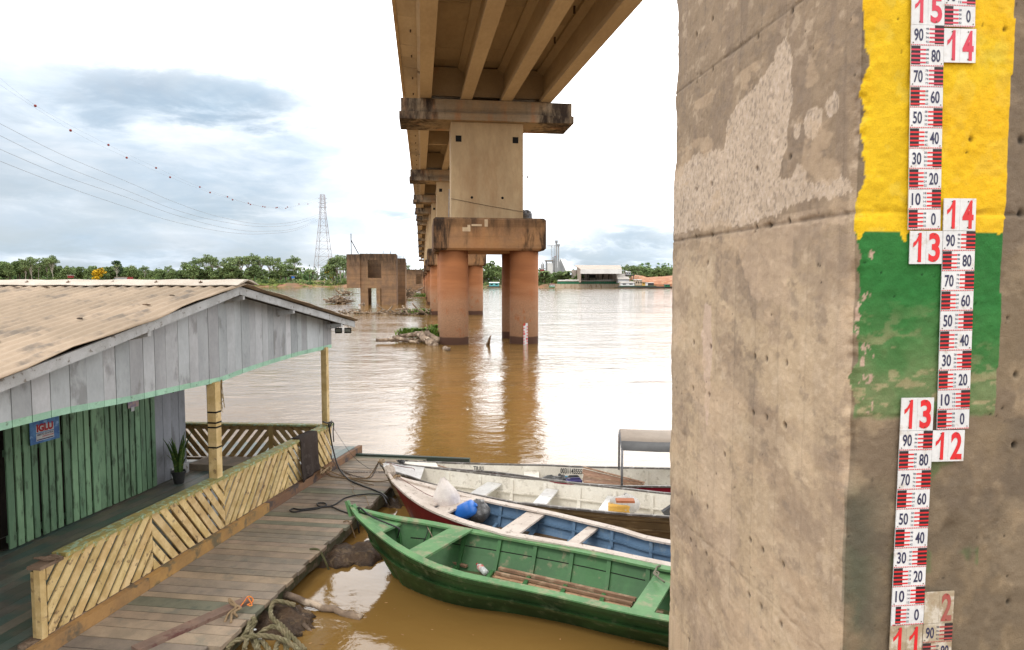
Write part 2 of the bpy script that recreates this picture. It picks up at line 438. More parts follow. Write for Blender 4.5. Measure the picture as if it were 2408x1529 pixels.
def bbox(mb, o, u0, u1, v0, v1, z0, z1, col=(1, 1, 1), mi=0, ch=0.0):
    if ch:   # chamfered lower and upper rim
        def ring(e, z): return [BL(o, a, b, z) for a, b in ((u0+e, v0+e), (u1-e, v0+e), (u1-e, v1-e), (u0+e, v1-e))]
        mb.loft([ring(ch, z0), ring(0, z0+ch), ring(0, z1-ch), ring(ch, z1)], True, True, col, mi)
    else:
        mb.hexa([BL(o, a, b, z0) for a, b in ((u0, v0), (u1, v0), (u1, v1), (u0, v1))],
                [BL(o, a, b, z1) for a, b in ((u0, v0), (u1, v0), (u1, v1), (u0, v1))], col, mi)
for k in range(1, 13):
    o = BO + BV*SPAN*(k-1); zt = crown(k)
    lab = {1: 'nearest full bridge pier in the water, on four reddish round piles'}.get(k, '%s bridge pier in the water behind the nearest one, partly hidden in the row' % ORD[k])
    t = thing('bridge_pier', lab, 'bridge pier', o, AL, 'piers of the river bridge')
    for su in (-2.41, 2.41):
        for sv in (-2.3, 2.3):
            m_ = MB(); c = BL(o, su, sv, 0)
            m_.lathe(c, [(.985, -3), (.985, 6.5)], 40)
            m_.build('pile', m_pile, t, smooth=False)
            for p in t.children[-1].data.polygons if False else []: pass
    m_ = MB(); bbox(m_, o, -3.78, 3.72, -3.55, 3.55, 6.32, 8.47, ch=.14)
    m_.build('pile_cap', m_cap, t)
    m_ = MB(); bbox(m_, o, -2.5, 2.5, -1.27, 1.27, 8.45, zt-1.38, ch=.05)
    sh = m_.build('shaft', m_con, t)
    if k <= 3:
        for u in (-1.98, 1.96):
            m_ = MB(); bbox(m_, o, u-.2, u+.2, -1.28, -1.272, zt-2.75, zt-2.33); m_.build('service_hole', m_black, sh)
        for u in (-1.08, 1.05):
            m_ = MB(); m_.lathe(BL(o, u, -1.268, 10.05), [(.09, 0), (.09, .012)], 12, ax=-BV); m_.build('drain_hole', m_black, sh)
    m_ = MB()
    bbox(m_, o, -5.98, 5.98, -1.75, 1.75, zt-1.39, zt-.9)
    bbox(m_, o, -5.86, 5.86, -1.62, 1.62, zt-.901, zt)
    tc_ = m_.build('crosshead', m_cross, t)
    for gu in (-4.2, -1.45, 1.3, 4.05):
        for sv in (-.75, .75):
            if k > 4 and sv > 0: continue
            m_ = MB(); bbox(m_, o, gu-.3, gu+.3, sv-.25, sv+.25, zt, zt+.12); m_.build('bearing', m_black, tc_)
for ob in bpy.data.objects:
    if ob.name.startswith('pile') and ob.data and 'cap' not in ob.name:
        for p in ob.data.polygons: p.use_smooth = abs(p.normal.z) < .5
# superstructure
m_pipe = mat('pipe_stain', (.10, .07, .045), rough=.8, bump=0)
bt = thing('bridge_deck', 'long concrete girder bridge deck crossing the river overhead on its row of piers', 'bridge', BO - BV*SPAN, AL)
def girder_sec(g, o, v, z):   # I-section ring
    pr = [(-.38, 0), (.38, 0), (.38, .30), (.13, .52), (.13, 1.92), (.55, 2.12), (.55, 2.30), (-.55, 2.30), (-.55, 2.12), (-.13, 1.92), (-.13, .52), (-.38, .30)]
    return [BL(o, g+a, v, z+b) for a, b in pr]
for k in range(0, 12):
    o = BO + BV*SPAN*(k-1); z0 = (crown(k) if k else crown(1)-2.07)+.12; z1 = crown(k+1)+.12
    va, vb = .35, SPAN-.35
    zf = lambda v: z0+(z1-z0)*v/SPAN
    for g in (-4.2, -1.45, 1.3, 4.05):
        m_ = MB(); m_.loft([girder_sec(g, o, v, zf(v)) for v in (va, vb)], True, True)
        m_.build('girder', m_under, bt)
    for g in (-4.2, -1.45, 1.3):
        for v in (va+.6, SPAN/2, vb-.6):
            m_ = MB(); bb, tt = zf(v)+.28, zf(v)+2.2
            m_.hexa([BL(o, a, b, bb) for a, b in ((g+.14, v-.12), (g+2.61, v-.12), (g+2.61, v+.12), (g+.14, v+.12))],
                    [BL(o, a, b, tt) for a, b in ((g+.14, v-.12), (g+2.61, v-.12), (g+2.61, v+.12), (g+.14, v+.12))])
            m_.build('diaphragm', m_under, bt)
    m_ = MB(); n = 16
    for i in range(n):
        v0, v1 = SPAN*i/n+.012, SPAN*(i+1)/n-.012
        q = random.uniform(.86, 1.08); dz = random.uniform(0, .012)
        def ring(v): return [BL(o, a, v, zf(v)+b+dz) for a, b in ((-5.9, 2.42), (-4.75, 2.315), (4.6, 2.315), (5.8, 2.42), (5.8, 2.62), (-5.9, 2.62))]
        m_.loft([ring(v0), ring(v1)], True, True, (q, q, q))
    m_.build('slab', m_under, bt)
    m_ = MB()
    for a, b in ((-5.98, -5.8), (5.7, 5.88)):
        m_ = MB(); m_.hexa([BL(o, x, y, zf(y)+2.36) for x, y in ((a, .02), (b, .02), (b, SPAN-.02), (a, SPAN-.02))],
                [BL(o, x, y, zf(y)+3.45) for x, y in ((a, .02), (b, .02), (b, SPAN-.02), (a, SPAN-.02))])
        m_.build('parapet', m_con, bt)
    if k < 4:
        for i in range(8):
            v = 2.6+5.2*i; m_ = MB()
            m_.tube([BL(o, -5.1, v, zf(v)+2.45), BL(o, -5.1, v, zf(v)+2.2)], .045, 8)
            m_.build('drain_pipe', m_pipe, bt)
            if k == 0 and i in (2, 3, 4, 5, 6):
                m_ = MB(); m_.tube([BL(o, 3.3, v, zf(v)+2.4), BL(o, 3.3, v, zf(v)+1.95)], .06, 8); m_.build('drain_pipe', m_pipe, bt)
# lamp bracket and tarpaulin on the nearest pier
m_steel = mat('grey_steel', (.30, .30, .31), (.22, .22, .23), rough=.5, metal=.6, bump=.1)
t = thing('wall_lamp', 'small lamp on a thin arm sticking out from the side of the nearest bridge pier', 'lamp', BL(BO, 2.5, 0, 11.75), AL)
m_ = MB(); m_.tube([BL(BO, 2.5, 0, 11.8), BL(BO, 2.95, -.1, 11.76)], .02, 6); m_.build('arm', m_steel, t)
m_ = MB(); m_.box(BL(BO, 2.98, -.1, 11.7), (.1, .09, .16), AL); m_.build('lamp_head', m_steel, t)
m_tarp = mat('grey_tarp', (.16, .16, .17), (.08, .08, .09), rough=.6, bump=.5, bs=8)
mb = MB(); mb.blob(BL(BO, 3.0, .6, 8.6), (.5, 1.0, .75), 3, .3)
tag(mb.build('tarpaulin', m_tarp, smooth=True), 'crumpled grey tarpaulin heaped on the pile cap beside the nearest bridge pier', 'tarpaulin')
t = thing('ladder', 'thin dark metal ladder up the left side of the nearest bridge pier shaft', 'ladder', BL(BO, -2.7, -.9, 8.5), AL)
m_ = MB()
for v in (-1.2, -.8): m_.beam(BL(BO, -2.68, v, 8.47), BL(BO, -2.62, v, 10.9+v*.3), .04, .04, up=BU)
m_.build('rail', m_steel, t)
m_ = MB()
for i in range(7): m_.tube([BL(BO, -2.67, -1.2, 8.8+.3*i), BL(BO, -2.67, -.8, 8.8+.3*i)], .015, 5)
m_.build('rung', m_steel, t)
mb = MB(); mb.tube([BL(BO, -2.52, -1.3, 9.95), BL(BO, 0, -1.31, 9.5), BL(BO, 2.52, -1.3, 9.1)], .012, 5)
tag(mb.build('cable', m_black), 'thin cable slanting across the front of the nearest bridge pier shaft', 'cable')
m_rep = mat('repair_mortar', (.55, .42, .27), (.46, .34, .22), s1=3, bump=.2)
_cap = [c_ for c_ in bpy.data.objects if c_.name.startswith('pile_cap')][0]
for u0_, u1_, z0_, z1_ in ((-1.88, -1.35, 7.55, 7.82), (-1.55, -1.36, 7.821, 7.98), (-1.28, -.6, 7.90, 8.03), (-.42, -.2, 7.87, 8.35)):
    m_ = MB(); bbox(m_, BO, u0_, u1_, -3.556, -3.549, z0_, z1_); m_.build('mortar_patch', m_rep, _cap)
# ------------------------------------------------------------------ ruined piers upstream
m_ruin = mat_stained('ruin_concrete', (.30, .18, .10), (.20, .13, .085), (.035, .026, .02), (.30, .19, .10), 5.0, 9.2, 99)
def ruin(Y, xl, xr, zt, lab, dep=8.0, win=None, ledge=0.0):
    """hollow concrete tower: xl,xr world X of the front wall, opening list (x0,x1,z0,z1)"""
    o = Vector(((xl+xr)/2, Y, 0)); t = thing('ruined_tower', lab, 'concrete ruin', o, 0, 'abandoned concrete towers in the river')
    W2 = (xr-xl)/2; m_ = MB()
    xs_ = sorted({-W2, W2} | {a for wd in (win or []) for a in wd[:2]}); zs_ = sorted({-2, zt} | {a for wd in (win or []) for a in wd[2:]})
    def solid(y0, y1, win=win):
        for a, b in zip(xs_[:-1], xs_[1:]):
            za = None
            segs = []
            for c, d_ in zip(zs_[:-1], zs_[1:]):
                cx_, cz_ = (a+b)/2, (c+d_)/2
                hole = any(w0 < cx_ < w1 and h0 < cz_ < h1 for w0, w1, h0, h1 in (win or []))
                if not hole:
                    if segs and abs(segs[-1][1]-c) < 1e-6: segs[-1][1] = d_
                    else: segs.append([c, d_])
            for c, d_ in segs: m_.box(o+Vector(((a+b)/2, (y0+y1)/2, (c+d_)/2)), (b-a, y1-y0, d_-c))
    solid(0, .7); m_.build('end_wall', m_ruin, t); m_ = MB(); solid(dep-.7, dep, [w_ for w_ in (win or []) if w_[2] < 0]); m_.build('end_wall', m_ruin, t)
    for s_ in (-1, 1): m_ = MB(); m_.box(o+Vector((s_*(W2-.35), dep/2, zt/2-1)), (.7, dep-1.41, zt+1.98-.003)); m_.build('side_wall', m_ruin, t)
    if ledge:
        m_ = MB()
        m_.hexa([o+Vector(p) for p in ((-W2-ledge, .5, 3.15), (-W2-.003, -.35, 3.15), (-W2-.003, dep, 3.15), (-W2-ledge, dep, 3.15))],
                [o+Vector(p) for p in ((-W2-ledge, .5, zt-.1), (-W2-.003, -.35, zt-.1), (-W2-.003, dep, zt-.1), (-W2-ledge, dep, zt-.1))])
        m_.build('fender', m_ruin, t)
    m_ = MB()
    for i in range(5):
        x = random.uniform(-W2, W2); m_.tube([o+Vector((x, .3, zt-.05)), o+Vector((x+.05, .3, zt+.45))], .03, 5)
    m_.build('rebar', m_black, t)
    t.rotation_euler = (0, 0, AL)
    return t, o
t, o = ruin(127.4, -28.2, -21.6, 9.5, 'large ruined concrete tower nearest of the abandoned ones, with window and doorway holes', 9, [(-2.1+.2, .55, 5.0, 8.3), (-2.1+.2, .55, -2, 3.1)], 2.5)
m_ = MB(); m_.beam(o+Vector((-4.9, .4, 9.4)), o+Vector((-4.9, .4, 13.2)), .12, .12); m_.beam(o+Vector((-4.9, .4, 12)), o+Vector((-3.6, .4, 9.5)), .14, .14)
m_.build('steel_mast', m_black, t)
ruin(140.2, -27.0, -21.9, 9.1, 'second ruined concrete tower close behind the nearest one', 8, [(-1, 1, 4.6, 7.6)])
ruin(166.4, -33.0, -26.75, 9.6, 'tall narrow ruined concrete tower seen behind the second one', 8, [(-1, 1, 4.6, 7.8), (-1, 1, -2, 3)])
ruin(186, -33.0, -28.8, 9.6, 'slim ruined concrete tower almost hidden behind the others', 8)
ruin(250.4, -40.5, -32.6, 8.9, 'farthest ruined concrete tower with a window hole and two doorway holes', 8, [(1.4, 3.6, 3.6, 7.2), (1.4, 3.6, -2, 2.2), (-3.8, -2.9, -2, 2.1)])
ruin(430, -64, -55, 9.5, 'tiny distant ruined concrete tower seen between the ruins and the bridge', 8, [(1.4, 3.6, 3.6, 7.2)])

# ------------------------------------------------------------------ driftwood
def Pz(px, py, z=0.0): return P(px, py, 0)+Vector((0, 0, z))
m_wood = mat('driftwood', (.32, .235, .165), (.12, .085, .06), (.50, .40, .30), s1=2.2, s3=3, t3=.6, rough=.85, bump=.5, bs=20, bd=.02, st=(1, 1, 1))
m_grass = mat('water_grass', (.10, .19, .035), (.17, .26, .06), rough=.7, bump=0, spec=.2)
def log(p0, p1, r0, r1, lab, seed=0, stubs=2, grp='driftwood logs around the piers'):
    rnd = random.Random(seed); p0, p1 = Vector(p0), Vector(p1); L = (p1-p0).length
    t_ = thing('driftwood_log', lab, 'log', p0, 0, grp)
    pts = [p0.lerp(p1, i/9) + Vector((rnd.uniform(-1, 1), rnd.uniform(-1, 1), rnd.uniform(-1, 1)))*L*.012 for i in range(10)]
    rr = [(r0+(r1-r0)*i/9)*rnd.uniform(.85, 1.15) for i in range(10)]
    m_ = MB(); m_.tube(pts, rr, 10); m_.build('trunk', m_wood, t_, smooth=True)
    if stubs:
        m_ = MB()
        for i in range(stubs):
            q = pts[rnd.randint(2, 8)]; dd = Vector((rnd.uniform(-1, 1), rnd.uniform(-1, 1), rnd.uniform(.1, 1))).normalized()
            m_.tube([q, q+dd*L*.07, q+dd*L*.12+Vector((0, 0, .03*L))], [r0*.45, r0*.3, r0*.12], 7)
        m_.build('branch', m_wood, t_, smooth=True)
    return t_
def heap(name, lab, c, sx, sy, h, n, seed, lo=1.0, hi=3.0, r=.09):
    rnd = random.Random(seed); m_ = MB(); c = Vector(c)
    for i in range(n):
        p = c + Vector((rnd.gauss(0, .42)*sx, rnd.gauss(0, .42)*sy, abs(rnd.gauss(0, .35))*h))
        L = rnd.uniform(lo, hi); a = rnd.gauss(0, .8); e = rnd.gauss(.05, .3)
        dd = Vector((math.cos(a)*math.cos(e), math.sin(a)*math.cos(e), math.sin(e)))
        k = rnd.uniform(.5, 1.3); g_ = rnd.uniform(.6, 1.35)
        m_.tube([p-dd*L/2, p+Vector((0, 0, rnd.uniform(-.1, .1)*L)), p+dd*L/2], [r*k, r*k*.8, r*k*.3], 6, (g_, g_, g_*.95))
    return tag(m_.build(name, m_wood, smooth=True), lab, 'driftwood')
def grass(lab, c, sx, sy, n, h, seed, name='water_grass'):
    rnd = random.Random(seed); m_ = MB(); c = Vector(c)
    for i in range(n):
        p = c+Vector((rnd.gauss(0, .45)*sx, rnd.gauss(0, .45)*sy, 0)); a = rnd.uniform(0, 6.28); L = rnd.uniform(.4, 1)*h; w_ = .03+.02*h
        d1 = Vector((math.cos(a), math.sin(a), 0)); s_ = d1.cross(Vector((0, 0, 1)))*w_
        b = p+d1*L*.25+Vector((0, 0, L*.7)); e = p+d1*L*.8+Vector((0, 0, L*.75)); g_ = rnd.uniform(.5, 1.5)
        m_.add([p-s_, p+s_, b+s_*.8, b-s_*.8, e], [(0, 1, 2, 3), (3, 2, 4)], (g_, g_, g_*.8))
    return tag(m_.build(name, m_grass, fix=False), lab, 'plants', kind='stuff')
log(at(884, 800, 46.6), at(940, 799, 47), .13, .14, 'short dark round log floating farthest left of the debris at the nearest pier', 1, 0)
log(at(925, 794, 47), at(985, 806, 46), .17, .06, 'pale splintered log with a broken end in the debris at the nearest pier', 2, 3)
log(at(940, 790, 48), at(1010, 783, 48), .12, .2, 'thin long pale branch lying behind the grass at the nearest pier', 3, 1)
log(at(984, 785, 47.4), at(1021, 813, 45.0), .20, .27, 'thick grey tree trunk leaning against the nearest round pile', 4, 1)
log(at(1004, 786, 47.4), at(1034, 803, 46.2), .18, .24, 'stout log wedged against the left side of the nearest round pile', 5, 1)
log(P(1046, 820, 0), P(1055, 822, .1), .18, .1, 'small dark stump just breaking the surface before the nearest pile', 6, 2)
log(P(1147, 813, -.1), P(1154, 790, .75), .16, .04, 'lone pale stick standing up out of the water between the round piles', 7, 0)
log(P(1005, 780, .2), P(1009, 765, 1.6), .05, .02, 'thin bare twig rising from the debris at the nearest pier', 8, 0)
heap('driftwood_heap', 'small tangle of thin branches among the logs at the nearest pier', Pz(975, 804, .05), 1.9, .5, .35, 34, 15, .5, 1.8, .05)
grass('green water grass caught among the logs at the nearest pier', Pz(982, 801, .25), 1.5, .7, 620, .95, 3)
grass('small tuft of green grass against the left of the nearest pile', Pz(1022, 788, .3), .6, .6, 120, .8, 4)
heap('driftwood_heap', 'long heap of tangled driftwood against the second bridge pier', Pz(985, 740, .1), 4.2, 1.3, .6, 130, 5, .8, 2.4, .10)
heap('driftwood_heap', 'low straggling driftwood line floating left of the second pier heap', Pz(890, 738, 0), 7.0, .8, .3, 40, 6, 1, 4, .12)
grass('green grass growing in the driftwood heap at the second pier', Pz(1000, 740, .2), 3, .8, 300, .9, 5)
heap('driftwood_heap', 'heap of long branches piled against the left side of the nearest ruin', Pz(803, 714, .2), 2.0, 1.3, 1.1, 45, 7, 2, 4.5, .15)
heap('driftwood_heap', 'small driftwood cluster farther left behind the nearest ruin', Pz(815, 694, .3), 2.5, 1, 1.6, 30, 8, 1.5, 4, .16)
heap('driftwood_heap', 'tall root tangle jammed between the ruins', Pz(953, 704, .5), 2.4, 2, 2.8, 60, 9, 2, 5, .16)
log(at(952, 700, 170), at(996, 676, 172), .4, .15, 'long bare trunk slanting up from the root tangle between the ruins', 11, 3)
log(P(843, 719, -.1), at(858, 715, 126), .25, .38, 'pale sawn log lying at the foot of the nearest ruin', 12, 0)
grass('bright green floating plants beside the farthest ruin', Pz(975, 700, .2), 8, 2, 500, 1.6, 6)
# ------------------------------------------------------------------ near pier (camera side) with painted bands
PA = R(7.6)
C0 = Vector((1.69, 3.38, 0))
FR = Vector((math.cos(PA), math.sin(PA), 0)); FL = Vector((-math.sin(PA), math.cos(PA), 0))
TH, WD = 2.5, 5.0            # side length (away from the camera), front width
_rt = np.random.RandomState(11).rand(257, 257)
def vn(x, y):
    xi = np.floor(x).astype(int); yi = np.floor(y).astype(int); fx = x-xi; fy = y-yi
    fx = fx*fx*(3-2*fx); fy = fy*fy*(3-2*fy); xi %= 256; yi %= 256
    a = _rt[xi, yi]; b = _rt[xi+1, yi]; c = _rt[xi, yi+1]; d = _rt[xi+1, yi+1]
    return (a*(1-fx)+b*fx)*(1-fy)+(c*(1-fx)+d*fx)*fy
def fbm(x, y, o=5, g=.55):
    s = 0; a = 1; n = 0
    for i in range(o):
        s = s+a*vn(x*2**i+17.3*i, y*2**i+5.1*i); n += a; a *= g
    return s/n
def sst(x, a, b):
    t = np.clip((x-a)/(b-a), 0, 1); return t*t*(3-2*t)
def inpoly(x, y, poly):
    ins = np.zeros(x.shape, bool); n = len(poly)
    for i in range(n):
        x0, y0 = poly[i]; x1, y1 = poly[(i+1) % n]
        if y0 == y1: continue
        c = ((y0 > y) != (y1 > y)) & (x < (x1-x0)*(y-y0)/(y1-y0)+x0); ins ^= c
    return ins
def Lf(px, py):   # photo position -> (distance along the left face, height)
    t, z = pl(px, py, C0, FL); return (-t, z)
def Rf(px, py):
    t, z = pl(px, py, C0, FR); return (t, z)
# u: <0 left face (|u| = distance from the corner), >0 front face
us = np.concatenate([np.linspace(-TH, 0, 261), np.linspace(0, .98, 111)[1:], np.linspace(.98, WD, 22)[1:]])
zs = np.concatenate([np.linspace(-1.5, 1.3, 15)[:-1], np.linspace(1.3, 7.0, 581), np.linspace(7.0, 14.58, 20)[1:]])
U, Z = np.meshgrid(us, zs)
left = U < 0
nA = fbm(U*1.3+40, Z*1.3+9, 6); nB = fbm(U*5+3, Z*5+70, 5); nC = fbm(U*22+9, Z*22+30, 4, .65); nS = fbm(U*9+80, Z*.8+4, 5)
nD = fbm(U*2.2+60, Z*2.2+20, 6, .6)
def blend(c, m, k):
    m = m[..., None] if m.ndim == 2 else m
    return c*(1-m)+np.array(k)*m
base = np.zeros(U.shape+(3,)); base[:] = (.46, .35, .235)
# general tone: dark weathered top, pale washed lower part
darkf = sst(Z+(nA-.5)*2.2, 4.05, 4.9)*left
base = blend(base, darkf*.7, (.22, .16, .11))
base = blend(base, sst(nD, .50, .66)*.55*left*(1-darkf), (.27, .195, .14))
base = blend(base, sst(nS, .52, .68)*(.18+.25*sst(Z, 3.9, 4.7))*left, (.22, .165, .125))
nH = fbm(U*1.6+12, Z*5+31+U*1.2, 6, .6); nG = fbm(U*7+55, Z*9+14, 6, .68)
base = blend(base, sst(nH, .52, .66)*.38*left*(Z < 4.5), (.29, .22, .165)); base = blend(base, sst(1-nH, .54, .66)*.35*left*(Z < 4.5), (.56, .44, .31))
base = blend(base, sst(nG, .56, .68)*.45, (.20, .155, .12)); base = blend(base, sst(1-nG, .60, .70)*.35*left, (.58, .46, .34))
base = blend(base, sst(nA, .55, .68)*.5*left*(Z < 4.6), (.50, .38, .275))
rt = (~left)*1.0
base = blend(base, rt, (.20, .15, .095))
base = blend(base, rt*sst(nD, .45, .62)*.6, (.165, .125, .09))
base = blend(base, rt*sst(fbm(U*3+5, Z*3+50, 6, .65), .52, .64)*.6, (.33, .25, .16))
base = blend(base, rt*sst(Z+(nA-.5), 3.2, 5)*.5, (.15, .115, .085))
# strips of the shuttering boards (left face)
for k in range(9):
    sx = -.12-.29*k
    base = base*(1-.14*(left*np.exp(-((U-sx+.01*(nB-.5))/.006)**2)))[..., None]
    base = base*(1+(_rt[k, 3]-.5)*.12*(left & (U < sx) & (U >= sx-.29)))[..., None]
c2 = lambda x, y: (1528.5+x/2.6, y/2.6)
patch = [(840, 230), (875, 270), (880, 400), (870, 600), (850, 750), (835, 900), (800, 1070), (1000, 1120), (1220, 1080), (1230, 1170),
         (1050, 1210), (850, 1260), (760, 1330), (480, 1390), (130, 1440), (60, 1130), (200, 1010), (300, 930), (460, 890), (470, 760),
         (500, 690), (560, 600), (660, 520), (700, 440), (750, 380), (770, 300)]
pw = [Lf(*c2(*p)) for p in patch]
wx = U+(nB-.5)*.10; wz = Z+(nC-.5)*.07+(nB-.5)*.06
pm = inpoly(wx, wz, pw)*1.0
def ell(px, py, rx, ry):
    cx, cz = Lf(*c2(px, py)); a = abs(Lf(*c2(px+rx, py))[0]-cx); b = abs(Lf(*c2(px, py+ry))[1]-cz)
    return (((wx-cx)/a)**2+((wz-cz)/b)**2 < 1)*1.0
for e in ((995, 750, 55, 95), (1110, 660, 45, 70), (910, 1090, 45, 75), (895, 810, 20, 50)): pm = np.maximum(pm, ell(*e))
band2 = [(450, 1405), (1150, 1290), (1240, 1262), (1200, 1330), (1050, 1370), (880, 1370), (860, 1560), (860, 1900), (760, 1860), (640, 1800), (560, 1650), (520, 1500)]
pm2 = inpoly(wx, wz, [Lf(*c2(*p)) for p in band2])*1.0
streak = [(1528.5+x/2.6, 529.1+y/2.6) for x, y in ((330, 490), (375, 480), (382, 800), (378, 1000), (362, 1220), (350, 1220), (345, 1000), (318, 650))]
pm3 = inpoly(wx, wz, [Lf(*p) for p in streak])*1.0
speck = fbm(U*60+3, Z*45+8, 2)
base = blend(base, pm*.9*left, (.52, .41, .31)); base = blend(base, pm*left*sst(speck, .64, .72)*.5, (.17, .14, .12))
base = blend(base, pm*left*sst(1-speck, .64, .72)*.5, (.60, .50, .42))
base = blend(base, pm2*.55*left, (.47, .35, .25)); base = blend(base, pm3*.85*left, (.53, .40, .31))
# spots of light paint wash
base = blend(base, left*sst(fbm(U*2.6+91, Z*5+2, 5, .6), .60, .66)*.5*(Z < 5.6), (.50, .37, .25))
# joints between the lifts
disp = (nB-.5)*.014+(nC-.5)*.007+(fbm(U*45, Z*45, 3)-.5)*.004*(Z < 7)
for za, w_, k in ((4.545, .009, .6), (5.77, .007, .5), (3.37, .005, .07), (2.23, .006, .28)):
    g = np.exp(-((Z-za+.012*(nB-.5)+.0*U)/w_)**2); base = base*(1-.55*k*g)[..., None]; disp = disp-g*.012*k
    ch = sst(fbm(U*7+za*9, Z*20, 4), .5, .7)*np.exp(-((Z-za)/.03)**2); ch = ch*min(1, k*1.2); disp = disp-ch*.012; base = base*(1-.3*ch)[..., None]
# painted bands on the front face, wrapping the chipped corner
zy = Rf(2200, 545)[1]; zg = Rf(2200, 972)[1]; ur = Rf(2360, 560)[0]
edge = .012+(fbm(Z*7+3, Z*0+5, 4)-.5)*.10
inr = ((U > edge) & (U < ur+(fbm(Z*3, Z*0+9, 3)-.5)*.02-.004*(4.5-Z)))*1.0
drip = sst(fbm(U*26+4, U*0+3, 2), .6, .8)*.05
yel = inr*(Z > zy-drip); grn = inr*(Z <= zy-drip)*sst(Z+(nB-.5)*.10, zg-.02, zg+.03)
base = blend(base, yel*.97, (.70, .455, .010)); base = blend(base, yel*sst(nD, .56, .66)*.45, (.55, .42, .03)); base = blend(base, yel*sst(fbm(U*9+50, Z*9, 5, .6), .56, .64)*.35, (.66, .50, .07)); base = blend(base, yel*sst(nA, .58, .66)*.4, (.74, .39, .006))
base = blend(base, grn*.96, (.018, .15, .030)); fade = sst(4.12-Z+(nD-.5)*.6, 0, .6)
base = blend(base, grn*fade*(.45+.45*sst(nB, .4, .62)), (.15, .19, .085)); base = blend(base, grn*sst(fbm(U*6, Z*16+3, 5, .6), .60, .66)*fade*.7, (.36, .29, .17))
chips = inr*(U < .12)*sst(fbm(U*22+30, Z*15+7, 4), .60, .64)*(Z < zy)*(Z > zg); base = blend(base, chips, (.42, .30, .23))
# moss and damp by the corner low down
moss = np.exp(-((U-.06)/.13)**2)*sst(3.25-Z, 0, .2)*sst(nD, .36, .56)*(U > -.02); base = blend(base, moss*.75, (.06, .075, .05))
gm = (U > .2)*(U < .75)*sst(fbm(U*4+7, Z*4+1, 4), .6, .68)*(Z < 3.45)*(Z > 2.0); base = blend(base, gm*.5, (.05, .14, .04))
dk = (~left)*sst(fbm(U*3+33, Z*2+12, 5, .6), .56, .66)*(Z < 3.5); base = blend(base, dk*.45, (.10, .08, .06))
# tie holes, blow holes
rs = np.random.RandomState(5)
holes = [Lf(1528.5+x/2.6, y/2.6)+(.016,) for x, y in ((383, 115), (870, 70), (285, 210), (660, 225), (383, 425), (285, 498), (857, 960), (652, 1032), (378, 1125), (282, 1160), (722, 1378), (847, 1350), (648, 1388), (370, 1440), (276, 1448), (350, 1610))]
holes += [Lf(1528.5+x/2.6, 529.1+y/2.6)+(.017,) for x, y in ((370, 745), (268, 720), (712, 820), (637, 805), (835, 845), (265, 1000), (362, 1040), (630, 1150), (710, 1178), (822, 1224))]
holes += [Lf(1528.5+x/2.737, 999.4+y/2.737)+(.017,) for x, y in ((267, 445), (368, 528), (262, 740), (361, 828), (646, 740), (725, 805), (853, 900), (637, 1095), (714, 1170), (842, 1285), (250, 1385), (872, 5), (477, 190))]
holes += [Rf(1528.5+x/2.6, y/2.6)+(r,) for x, y, r in ((2275, 858, .022), (2268, 1303, .018), (1963, 852, .014), (1940, 932, .007), (2168, 180, .012), (1513, 115, .006))]
holes += [Rf(1528.5+x/2.6, 529.1+y/2.6)+(r,) for x, y, r in ((2240, 915, .017), (2228, 1348, .017), (2188, 568, .009), (2080, 1158, .006))]
holes += [Rf(1528.5+x/2.737, 999.4+y/2.737)+(r,) for x, y, r in ((2308, 1140, .013), (2343, 130, .013))]
for i in range(170):
    uu = rs.uniform(-TH, .95); zz_ = rs.uniform(1.5, 6.8); holes.append((uu, zz_, rs.uniform(.003, .0075)))
for hu, hz, r in holes:
    iz = np.abs(zs-hz) < r*3; iu = np.abs(us-hu) < r*3
    if not iz.any() or not iu.any(): continue
    a = np.ix_(iz, iu); g = np.clip(1.3-np.sqrt((U[a]-hu)**2+((Z[a]-hz)*.85)**2)/r, 0, 1)
    base[a] = base[a]*(1-.82*g[..., None]); disp[a] -= g*min(r, .014)
# paint has its own lumps
disp = disp+(inr*(Z > zg))*(.004+(fbm(U*24, Z*30, 4)-.5)*.007)
dent = np.exp(-(((U-Rf(2235, 1250)[0])/.05)**2+((Z-Rf(2235, 1250)[1])/.07)**2)); disp = disp-dent*.02; base = base*(1-.2*dent)[..., None]
base = base*(.88+.24*nC)[..., None]*(.90+.2*nB)[..., None]
# corner chipping: pulls the corner inward along the diagonal
cn = fbm(Z*2.2+2, U*0+7, 5, .65)
cut = (.012+.045*sst(cn, .45, .8)+.02*np.abs(fbm(Z*15, U*3+2, 3)-.5))*np.exp(-(np.abs(U)/.035)**1.5)
cut = cut+.05*np.exp(-(np.abs(U)/.07)**2)*np.exp(-((Z-5.05)/.25)**2)*nC
bc = (.015+.05*sst(fbm(Z*1.1+7, U*0+1, 5, .6), .4, .8))*np.exp(-(np.abs(U+TH)/.05)**1.5)
X = np.where(left, 0.0, U); Y_ = np.where(left, -U, 0.0)
N1 = np.where(left, -1.0, 0.0); N2 = np.where(left, 0.0, -1.0)
s_c = np.clip(np.abs(U)/.02, 0, 1)
a_ = X+N1*disp*s_c+cut*.7+bc*.8; b_ = Y_+N2*disp*s_c+cut*.7-bc*.6
vx = C0.x+FR.x*a_+FL.x*b_; vy = C0.y+FR.y*a_+FL.y*b_
nz_, nu_ = U.shape
verts = np.stack([vx, vy, Z], -1).reshape(-1, 3)
idx = np.arange(nz_*nu_).reshape(nz_, nu_)
quads = np.stack([idx[:-1, :-1], idx[:-1, 1:], idx[1:, 1:], idx[1:, :-1]], -1).reshape(-1, 4)
